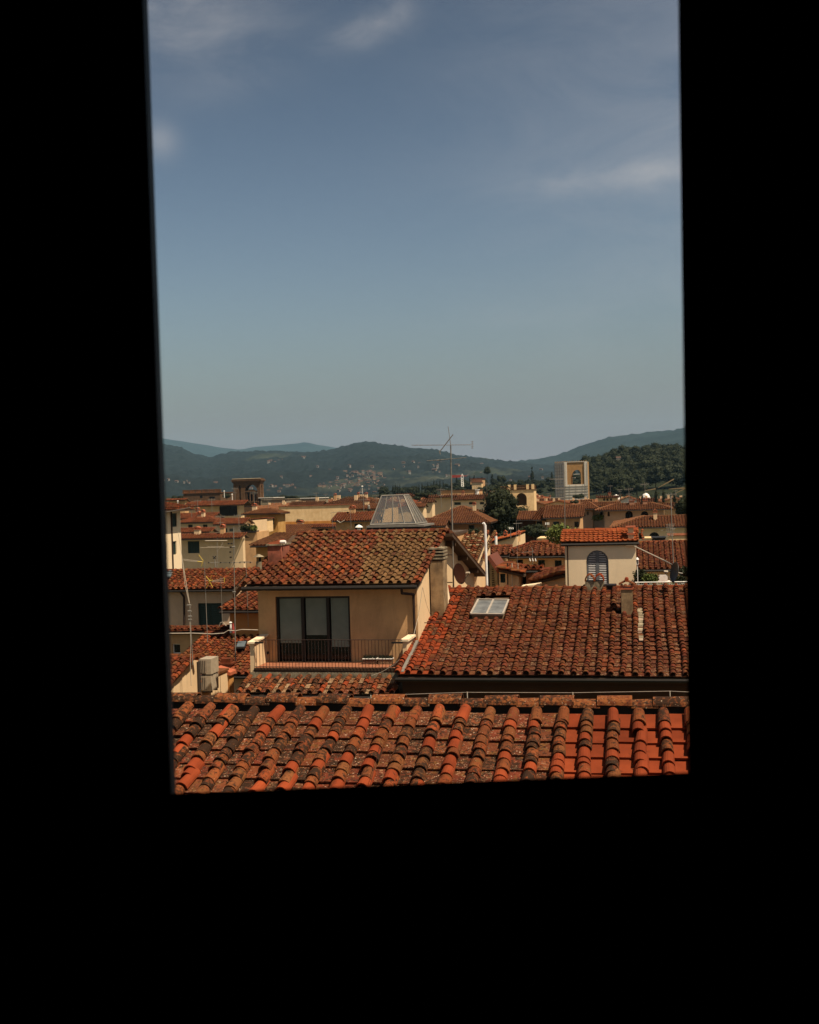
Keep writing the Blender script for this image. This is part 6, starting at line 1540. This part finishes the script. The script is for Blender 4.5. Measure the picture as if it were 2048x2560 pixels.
# hills
def terr_mat(name, forest, field, fieldamt, fscale, tscale):
    m, t, b = newmat(name); geo = t.n.new('ShaderNodeNewGeometry'); P = geo.outputs['Position']
    n1 = t.noise(t.vm('MULTIPLY', P, (1, .45, 3)), fscale, 5, .55); n2 = t.noise(P, tscale, 4, .7); n3 = t.noise(t.vm('MULTIPLY', P, (1, .4, 2)), fscale*4, 4, .6)
    vr = t.n.new('ShaderNodeTexVoronoi'); vr.inputs['Scale'].default_value = fscale*3.2; t.put(vr.inputs['Vector'], t.vm('MULTIPLY', P, (1, .4, 3)))
    c = t.mix(t.ramp(n2, [(.35, 0), (.65, 1)]), [x*.55 for x in forest], [x*1.35 for x in forest])
    fc = t.mix(t.ramp(vr.outputs['Color'], [(.2, 0), (.8, 1)]), field, [field[0]*.55, field[1]*.7, field[2]*.55])
    mask = t.math('MULTIPLY', t.math('SUBTRACT', t.math('ADD', n1, t.math('MULTIPLY', n3, .35)), .92-fieldamt*.4), 9, clamp=True)
    t.put(b.inputs['Base Color'], t.mix(mask, c, fc)); b.inputs['Roughness'].default_value = .95; b.inputs['Specular IOR Level'].default_value = .1
    return m
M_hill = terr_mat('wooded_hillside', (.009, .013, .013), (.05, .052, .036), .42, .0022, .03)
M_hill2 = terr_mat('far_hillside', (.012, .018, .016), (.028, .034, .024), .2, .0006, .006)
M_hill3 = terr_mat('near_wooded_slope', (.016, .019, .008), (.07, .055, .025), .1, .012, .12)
def lerp_prof(prof, px):
    if px <= prof[0][0]:
        return prof[0][1]
    for (a, b), (c, d) in zip(prof[:-1], prof[1:]):
        if px <= c: t = (px-a)/(c-a); t = t*t*(3-2*t)*.35+t*.65; return b+(d-b)*t
    return prof[-1][1]
class Hill:
    def __init__(s, name, prof, Y0, Y1, Y2, mat, x0=-900, x1=2900, nc=480, nr=60, amp=10, k=1.0, seed=0, canopy=0.0):
        s.p, s.Y0, s.Y1, s.k, s.amp, s.seed = prof, Y0, Y1, k, amp, seed
        s.vs = []; mb = MB()
        for j in range(nr+1):
            for i in range(nc+1):
                px = x0+(x1-x0)*i/nc; t = j/nr
                mb.v.append(tuple(s.pos(px, t*1.0, canopy)))
        for r_ in (1, 2, 3):
            for i in range(nc+1):
                px = x0+(x1-x0)*i/nc; P = s.pos(px, 1.0, canopy); f = r_/3; Yn = Y1+(Y2-Y1)*f
                mb.v.append((P.x*Yn/P.y, Yn, P.z*(1-f)**1.3 - (.5 if r_ == 3 else 0)))
        W1 = nc+1
        for j in range(nr+3):
            for i in range(nc): mb.f.append((j*W1+i, j*W1+i+1, (j+1)*W1+i+1, (j+1)*W1+i))
        mb.build(name, mat, kind='structure', smooth=True)
    def pos(s, px, t, canopy=0.0):
        Y = s.Y0+(s.Y1-s.Y0)*t; R = atY(px, lerp_prof(s.p, px), s.Y1)
        zr = R.z; z = zr*(t**s.k)
        x = R.x*Y/s.Y1
        w_ = math.sin(PI*min(1, t*1.0))**.7*.9+.0
        n = noise.noise(Vector((x*.0011+s.seed, Y*.0011, 0)))*1.0+noise.noise(Vector((x*.003+s.seed, Y*.003, 5)))*.45+noise.noise(Vector((x*.009, Y*.009, s.seed)))*.18
        z += n*s.amp*w_
        if canopy: z += canopy*(noise.noise(Vector((x*.05, Y*.05, s.seed)))+.6*noise.noise(Vector((x*.13, Y*.13, s.seed))))*min(1, t*3)
        return Vector((x, Y, max(z, -1) if t > 0 else -1))
    def at(s, px, py):
        lo, hi = 0.02, 1.0
        for _ in range(24):
            m = (lo+hi)/2; P = s.pos(px, m); y = topx(P)[1]
            if y > py: lo = m
            else: hi = m
        return s.pos(px, (lo+hi)/2)
main_prof = [(-900, 1060), (100, 1060), (404, 1109), (450, 1119), (490, 1135), (520, 1142), (580, 1130), (640, 1127), (700, 1128), (780, 1131), (830, 1124), (880, 1111), (900, 1106), (925, 1104), (945, 1106), (960, 1110), (1000, 1115), (1060, 1121), (1100, 1127), (1150, 1138), (1190, 1143), (1240, 1150), (1290, 1156), (1400, 1165), (1600, 1175), (2900, 1180)]
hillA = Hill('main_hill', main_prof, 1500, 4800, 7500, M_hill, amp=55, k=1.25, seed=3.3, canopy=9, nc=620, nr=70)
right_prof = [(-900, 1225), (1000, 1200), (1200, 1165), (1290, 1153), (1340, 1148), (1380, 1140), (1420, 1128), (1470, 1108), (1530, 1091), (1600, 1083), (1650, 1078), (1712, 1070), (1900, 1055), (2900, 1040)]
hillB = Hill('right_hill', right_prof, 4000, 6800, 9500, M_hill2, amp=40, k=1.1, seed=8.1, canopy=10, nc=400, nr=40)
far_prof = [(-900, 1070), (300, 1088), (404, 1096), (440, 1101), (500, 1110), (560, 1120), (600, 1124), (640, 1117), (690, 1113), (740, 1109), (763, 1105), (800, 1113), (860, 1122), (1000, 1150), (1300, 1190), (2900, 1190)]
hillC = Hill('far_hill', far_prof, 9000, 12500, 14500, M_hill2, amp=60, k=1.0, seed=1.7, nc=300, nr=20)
sil = [(-300, 1245), (880, 1240), (980, 1232), (1040, 1227), (1100, 1222), (1160, 1215), (1220, 1212), (1260, 1210), (1330, 1212), (1390, 1206), (1440, 1185), (1500, 1166), (1550, 1156), (1610, 1150), (1680, 1146), (1712, 1150), (1900, 1140), (2300, 1120)]
hillD = Hill('near_wooded_hill', sil, 620, 1050, 1500, M_hill3, amp=2.0, k=1.0, seed=4.4, nc=300, nr=40)

# ---- far villas on the slopes
P_vil = simple('far_villa_wall', (.2, .18, .16), .9); P_vil2 = simple('far_villa_ochre', (.19, .14, .10), .9)
simple('dull_villa_roof', (.1, .055, .04), .9)
vm_ = []
for k in range(3):
    w_, d_, h_ = ((16, 12, 8), (22, 12, 7), (12, 12, 10))[k]
    a = MB().box(-w_/2, w_/2, -d_/2, d_/2, -6, h_); r_ = MB(); r_.prism([(-w_/2-1, -d_/2-1, h_), (-w_/2-1, d_/2+1, h_), (-w_/2-1, 0, h_+3)], (w_+2, 0, 0))
    wn = MB()
    for q_ in range(3): wn.box(-w_/2+2+q_*w_/3, -w_/2+3.6+q_*w_/3, -d_/2-.1, -d_/2-.02, h_*.4, h_*.4+2)
    vm_.append((tomesh(a, 'wall', [P_vil, P_vil2, P_vil][k]), tomesh(r_, 'roof', MATS['dull_villa_roof']), tomesh(wn, 'shutters', M_green)))
def villa(P, s_=1.0, lab='tiny pale villa scattered on the distant slope', grp='pale villas scattered on the far hills'):
    k = random.randrange(3); root = thing('villa', lab, 'villa', P, grp); root.rotation_euler = (0, 0, random.uniform(-.6, .6)); root.scale = (s_,)*3
    WORLDLOC.pop(root.name)
    for me in vm_[k]: o = bpy.data.objects.new(me.name, me); COL.objects.link(o); o.parent = root
cl = []
def cluster(cx, cy, sx, sy, n, g=0):
    for _ in range(n): cl.append((random.gauss(cx, sx), random.gauss(cy, sy), g))
cluster(905, 1200, 28, 10, 46, 1); cluster(880, 1218, 40, 8, 30, 1); cluster(840, 1212, 40, 6, 12); cluster(810, 1211, 12, 3, 6); cluster(900, 1186, 22, 5, 14)
cluster(425, 1203, 14, 5, 8, 2); cluster(700, 1222, 30, 6, 12); cluster(720, 1216, 14, 3, 5); cluster(990, 1180, 60, 12, 14, 3); cluster(1090, 1175, 50, 14, 9, 3)
cluster(680, 1153, 12, 4, 4); cluster(760, 1190, 80, 20, 10); cluster(1180, 1180, 40, 12, 6, 3); cluster(470, 1210, 3, 1, 2); cluster(536, 1209, 3, 1, 2); cluster(1085, 1165, 10, 3, 4, 3); cluster(1330, 1190, 30, 12, 8)
VL = [('tiny pale villa scattered alone on the middle of the distant slope', 'lone villas on the middle slope'), ('tiny house in the dense village cluster on the distant hillside above the red roof', 'houses of the hillside village'), ('tiny villa low on the left end of the distant slope', 'villas at the left end of the slope'), ('tiny villa on the distant slope behind the tall aerial mast', 'villas behind the aerial mast')]
for px, py, g_ in cl:
    py = min(max(py, lerp_prof(main_prof, px)+14), 1232); P = hillA.at(px, py); villa(P, random.uniform(.3, .72)*P.y/3600, *VL[g_])
P = hillA.at(722, 1218); t = thing('greenhouse', 'long white shed roof low on the distant slope', 'shed', P); MB().box(P.x-9, P.x+9, P.y, P.y+8, P.z-1, P.z+2.5).build('body', P_vil, t)

# ---- trees
def crown_mesh(kind, seed, n=900, leaf=.5):
    r_ = random.Random(seed); mb = MB(); blobs = []
    if kind == 'broad':
        for k in range(16):
            a = r_.uniform(0, 2*PI); e = r_.uniform(-.3, 1); rad = r_.uniform(.25, .72); blobs.append((Vector((math.cos(a)*rad*math.cos(e), math.sin(a)*rad*math.cos(e), .15+math.sin(e)*.62)), r_.uniform(.24, .42)))
    elif kind == 'cypress':
        for k in range(12): z = k/11; rr = .17*math.sin(PI*min(1, .18+z*.80))**.7; blobs.append((Vector((r_.gauss(0, .02), r_.gauss(0, .02), -1+2*z)), max(.05, rr)))
    elif kind == 'pine':
        for k in range(11): a = r_.uniform(0, 2*PI); rad = r_.uniform(.1, .8); blobs.append((Vector((math.cos(a)*rad, math.sin(a)*rad, .45+r_.uniform(-.12, .12)-rad*.25)), r_.uniform(.22, .34)))
    elif kind == 'conifer':
        for k in range(26): z = r_.random(); a = r_.uniform(0, 2*PI); rad = (1-z)*.55*r_.uniform(.4, 1); blobs.append((Vector((math.cos(a)*rad, math.sin(a)*rad, -.8+1.75*z)), .10+.1*(1-z)))
    tot = sum(b[1]**2 for b in blobs)
    for c, R in blobs:
        # solid core in the leaf colour, added to make the crown opaque
        m_ = MB(); ns = 6
        prof = [(R*.75*math.sin(PI*q_/5)+.001, -R*.75*math.cos(PI*q_/5)) for q_ in range(6)]; mb.lathe(c, prof, 7)
        for _ in range(int(n*R*R/tot)):
            u = Vector((r_.gauss(0, 1), r_.gauss(0, 1), r_.gauss(0, 1))).normalized(); rr = R*r_.uniform(.72, 1.08) if r_.random() > .08 else R*r_.uniform(1.1, 1.3)
            p_ = c+u*rr; nrm = (u+Vector((r_.gauss(0, .5), r_.gauss(0, .5), r_.gauss(0, .5)))).normalized(); a = nrm.cross(Vector((r_.gauss(0, 1), r_.gauss(0, 1), r_.gauss(0, 1)))).normalized(); b = nrm.cross(a)
            s_ = leaf*r_.uniform(.6, 1.3); mb.add([p_-a*s_, p_+b*s_*.6, p_+a*s_, p_-b*s_*.6], [(0, 1, 2, 3)])
    me = bpy.data.meshes.new('crown'); me.from_pydata(mb.v, [], mb.f)
    at_ = me.attributes.new('rnd', 'FLOAT', 'FACE'); vals = np.random.default_rng(seed).random(len(mb.f)).astype(np.float32)*.5; at_.data.foreach_set('value', vals)
    return me
CM = {}
for kind, n, leaf, mat, nv in (('broad', 2600, .055, M_leaf, 5), ('cypress', 500, .045, M_leaf2, 3), ('pine', 900, .07, M_leaf2, 3), ('conifer', 900, .07, M_leaf2, 3)):
    for v in range(nv): me = crown_mesh(kind, v*11+len(kind), n, leaf); me.materials.append(mat); CM[(kind, v)] = me
trunk_me = tomesh(MB().tube((0, 0, -1), (.03, 0, .3), .06, 7, .03).tube((.02, 0, .0), (.35, .1, .5), .03, 5, .012).tube((.02, 0, .05), (-.3, -.15, .55), .03, 5, .012).tube((.02, 0, .1), (0, .3, .55), .025, 5, .01), 'trunk', M_bark)
NV = {'broad': 5, 'cypress': 3, 'pine': 3, 'conifer': 3}
def tree(kind, P, rx, rz, label, group=None, nm=None, ground=True):
    """P = centre of the crown; rx half width, rz half height"""
    if P.y < 450: k_ = Yf(P.y)/P.y; P = CAM+(P-CAM)*k_; rx *= k_; rz *= k_
    root = thing(nm or {'broad': 'broadleaf_tree', 'cypress': 'cypress_tree', 'pine': 'umbrella_pine', 'conifer': 'conifer_tree'}[kind], label, 'tree', P, group)
    WORLDLOC.pop(root.name); root.rotation_euler = (0, 0, random.uniform(0, 6.28))
    for nm_, me, s_ in (('crown', CM[(kind, random.randrange(NV[kind]))], (rx, rx, rz)), ('trunk', trunk_me, (rx*.6, rx*.6, rz*1.15))):
        o = bpy.data.objects.new(nm_, me); COL.objects.link(o); o.parent = root; o.scale = s_
    return root
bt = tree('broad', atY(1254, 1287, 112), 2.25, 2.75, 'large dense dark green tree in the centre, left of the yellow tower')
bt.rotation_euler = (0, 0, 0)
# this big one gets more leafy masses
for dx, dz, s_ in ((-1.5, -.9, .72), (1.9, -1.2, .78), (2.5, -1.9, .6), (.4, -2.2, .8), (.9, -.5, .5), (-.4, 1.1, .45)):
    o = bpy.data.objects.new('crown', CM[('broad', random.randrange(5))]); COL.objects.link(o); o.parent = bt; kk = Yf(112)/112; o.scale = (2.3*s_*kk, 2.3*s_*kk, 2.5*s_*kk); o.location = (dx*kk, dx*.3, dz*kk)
tree('broad', atY(1335, 1334, 92), 1.7, .9, 'low dark green tree mass behind the middle roofs right of the big tree')
tree('broad', atY(1360, 1338, 88), 1.3, .7, 'lower dark shrub-like tree in front of the brown-tiled house')
G1 = 'dense dark trees covering the right-hand hill'
sil2 = [(1330, 1195), (1390, 1188), (1440, 1172), (1472, 1146), (1500, 1137), (1525, 1140), (1545, 1126), (1580, 1119), (1605, 1124), (1630, 1114), (1650, 1112), (1690, 1112), (1712, 1120), (1800, 1112)]
for r_ in range(7):
    k = r_/6
    px = 1470+random.uniform(0, 20)
    while px < 1800:
        top = lerp_prof(sil2, px); Yt = 660+370*k; rx = random.choice((4.5, 6, 8, 10, 12))*random.uniform(.85, 1.15)*(Yt/800)
        y = 1222+(top+rx*.85/Yt*FPX-7-1222)*k; P = atY(px+random.uniform(-8, 8), y+random.uniform(-5, 5), Yt)
        if not (1610 < px < 1740 and k < .3): tree('broad', P, rx, rx*random.uniform(.75, .95), 'dark rounded tree in the dense wood on the right-hand hill', G1)
        px += rx*2/Yt*FPX*random.uniform(.3, .5)
G2 = 'mixed dark trees along the low ridge behind the town'
for r_ in range(4):
    k = r_/3; px = 960
    while px < 1475:
        base = lerp_prof(sil, px); Yt = 660+370*k; P = atY(px, (1234-(px-1024)*.02)*(1-k)+(base-4)*k+random.uniform(-3, 3), Yt); rx = random.uniform(3.0, 6.2)
        if px > 1040 or k > .3: tree(random.choice(['broad', 'broad', 'broad', 'pine']), P, rx, rx*.8, 'dark tree in the mixed belt along the low ridge behind the town', G2)
        px += rx*2/Yt*FPX*random.uniform(.7, 1.1)
for px, py, h_, rw_ in ((1218, 1168, 26, 11), (1205, 1192, 22, 9), (1252, 1188, 30, 14), (1186, 1189, 22, 7), (1331, 1170, 44, 11), (1321, 1195, 30, 12), (1380, 1178, 40, 9), (1175, 1191, 24, 5), (1142, 1186, 22, 5), (1231, 1184, 24, 9)):
    kind = 'conifer' if px not in (1218, 1252) else 'broad'
    Yt = 900; P = atY(px, py+h_*.5, Yt); tree(kind, P, rw_*Yt/FPX*(1.25 if kind == 'conifer' else 1), h_*.55*Yt/FPX, {1331: 'tall layered cedar standing above the tree belt', 1380: 'ragged conifer close to the left side of the scaffolded tower', 1252: 'tall rounded tree above the belt beside the cedar'}.get(px, 'dark conifer rising above the tree belt behind the town'), None if px in (1331, 1380, 1252) else 'conifers rising above the tree belt')
G3 = 'cypress row on the low ridge'
for px, py0, py1 in [(983, 1212, 1238), (989, 1210, 1238), (995, 1213, 1238), (1000, 1211, 1238), (1022, 1220, 1238), (1034, 1218, 1236), (1042, 1214, 1234), (1048, 1211, 1233), (1055, 1209, 1232), (1063, 1213, 1232), (1070, 1206, 1230), (1078, 1207, 1230), (1085, 1201, 1228), (1092, 1204, 1228), (1100, 1200, 1226), (1108, 1203, 1226), (1028, 1222, 1238), (1015, 1224, 1238)]:
    Yt = 760; P = atY(px, (py0+py1)/2, Yt); hh = (py1-py0)*.58*Yt/FPX; tree('cypress', P, hh*.9, hh, 'slim dark cypress in the row on the low ridge left of the aerial mast', G3)
for px, py0, py1, Yt, lab in ((1606, 1236, 1257, 165, 'short cypress in front of the white-gabled far house'), (1641, 1225, 1259, 165, 'tallest cypress among the right-hand roofs'), (1659, 1227, 1258, 165, 'cypress just right of the tallest cypress'), (1686, 1230, 1262, 170, 'cypress nearest the right edge of the view')):
    P = atY(px, (py0+py1)/2, Yt); hh = (py1-py0)*.58*Yt/FPX; tree('cypress', P, hh*1.6, hh, lab)
tree('pine', atY(1452, 1245, 150), 1.25, .75, 'dark spreading pine in front of the foot of the scaffolded tower')
tree('pine', atY(1440, 1258, 140), .8, .55, 'lower small pine beside the roof right of the scaffolded tower')
tree('broad', atY(1716, 1280, 130), 1.6, 1.9, 'dark tree cut off by the right edge of the window')
tree('broad', atY(567, 1243, 300), 1.6, 1.2, 'small dark tree between the white vents and the loggia tower')
tree('broad', atY(1060, 1245, 230), 2.6, 1.3, 'rounded green tree right of the glass pyramid')
tree('broad', atY(958, 1244, 300), 2.0, 1.3, 'dark tree just left of the glass pyramid top')
for px in (720, 735, 705, 440, 455, 780): tree('broad', atY(px, 1248, 400), 2.4, 1.5, 'small green tree among the distant roofs', 'small green trees among the distant roofs')
# villa on the right hill and the ochre one near the crane
P = atY(1546, 1153, 960); villa(P, .3, 'orange roof peeping out of the dense wood on the right hill', None)
flatblock('stepped ochre villa among the trees right of the crane', 560, 1176, 1206, 1197, 10, P_tan, M_farred, 0)
flatblock('lower front of the stepped ochre villa', 555, 1180, 1204, 1206, 5, P_yell, M_farred, 0)
flatblock('little white house among the trees above the long low building', 420, 1226, 1242, 1228, 8, P_white, M_farbr, 0)
# road embankments on the right slope
t = thing('garden_wall', 'sunlit ochre retaining wall climbing the wooded slope at the right', 'wall', atY(1670, 1215, 700))
for (x0, y0, x1, y1) in ((1645, 1219, 1685, 1196), (1672, 1222, 1712, 1218), (1612, 1226, 1640, 1220), (1690, 1232, 1725, 1214), (1506, 1230, 1530, 1222)):
    A, B = atY(x0, y0, 700), atY(x1, y1, 740); b = MB(); b.prism([A, B, B-ZV*.9, A-ZV*.3], (0, 1.0, 0)); b.build('wall_section', plaster('ochre_earth', (.2, .12, .055), .7, (.05, .05, .02), 1) if 'ochre_earth' not in MATS else MATS['ochre_earth'], t)

# ------------------------------------------------------------------ leave out repeats of which nothing shows:
# those wholly below the roofline of nearer buildings, or far outside the window
cols = range(300, 1800, 4)
def roofline(px, Y):
    best = 1e9
    for x0, x1, py, yy in OCC:
        if x0 <= px <= x1 and yy < Y-1 and py < best: best = py
    return best
def top_of(o):
    while o.parent: o = o.parent
    return o
gone = set()
for o in [o for o in sc.objects if o.parent is None and o.get('group') and o.name.split('.')[0] in ('town_house', 'villa', 'broadleaf_tree', 'umbrella_pine', 'cypress_tree', 'conifer_tree')]:
    big = max(o.children, key=lambda c: max(c.dimensions)) if o.children else None
    P = o.location; sc_ = o.scale.x; me_ = max((c for c in o.children), key=lambda c: len(c.data.vertices))
    r = max(max(abs(v[0])*c.scale.x, abs(v[1])*c.scale.y) for c in o.children for v in c.bound_box)*sc_
    h = max(v[2]*c.scale.z for c in o.children for v in c.bound_box)*sc_
    x, y = topx((P.x, P.y, P.z+h)); w = r*FPX/P.y
    if x+w < 330 or x-w > 1760: gone.add(o.name); continue
    seen = False
    for px in np.linspace(x-w*.8, x+w*.8, 5):
        if 345 < px < 1740 and y+1.0 < roofline(px, P.y-r): seen = True
    if not seen: gone.add(o.name)
bpy.data.batch_remove([o for o in sc.objects if top_of(o).name in gone])

# ------------------------------------------------------------------ haze
hz = bpy.data.materials.new('haze'); hz.use_nodes = True; ht = hz.node_tree; ht.nodes.clear()
o_ = ht.nodes.new('ShaderNodeOutputMaterial'); pv = ht.nodes.new('ShaderNodeVolumePrincipled')
pv.inputs['Color'].default_value = (.42, .73, 1.0, 1); pv.inputs['Density'].default_value = 3.3e-5; pv.inputs['Anisotropy'].default_value = 0.0
ht.links.new(pv.outputs[0], o_.inputs['Volume'])
hb = MB().box(-18000, 18000, -2500, 15500, -2, 900).build('haze', hz, kind='stuff')
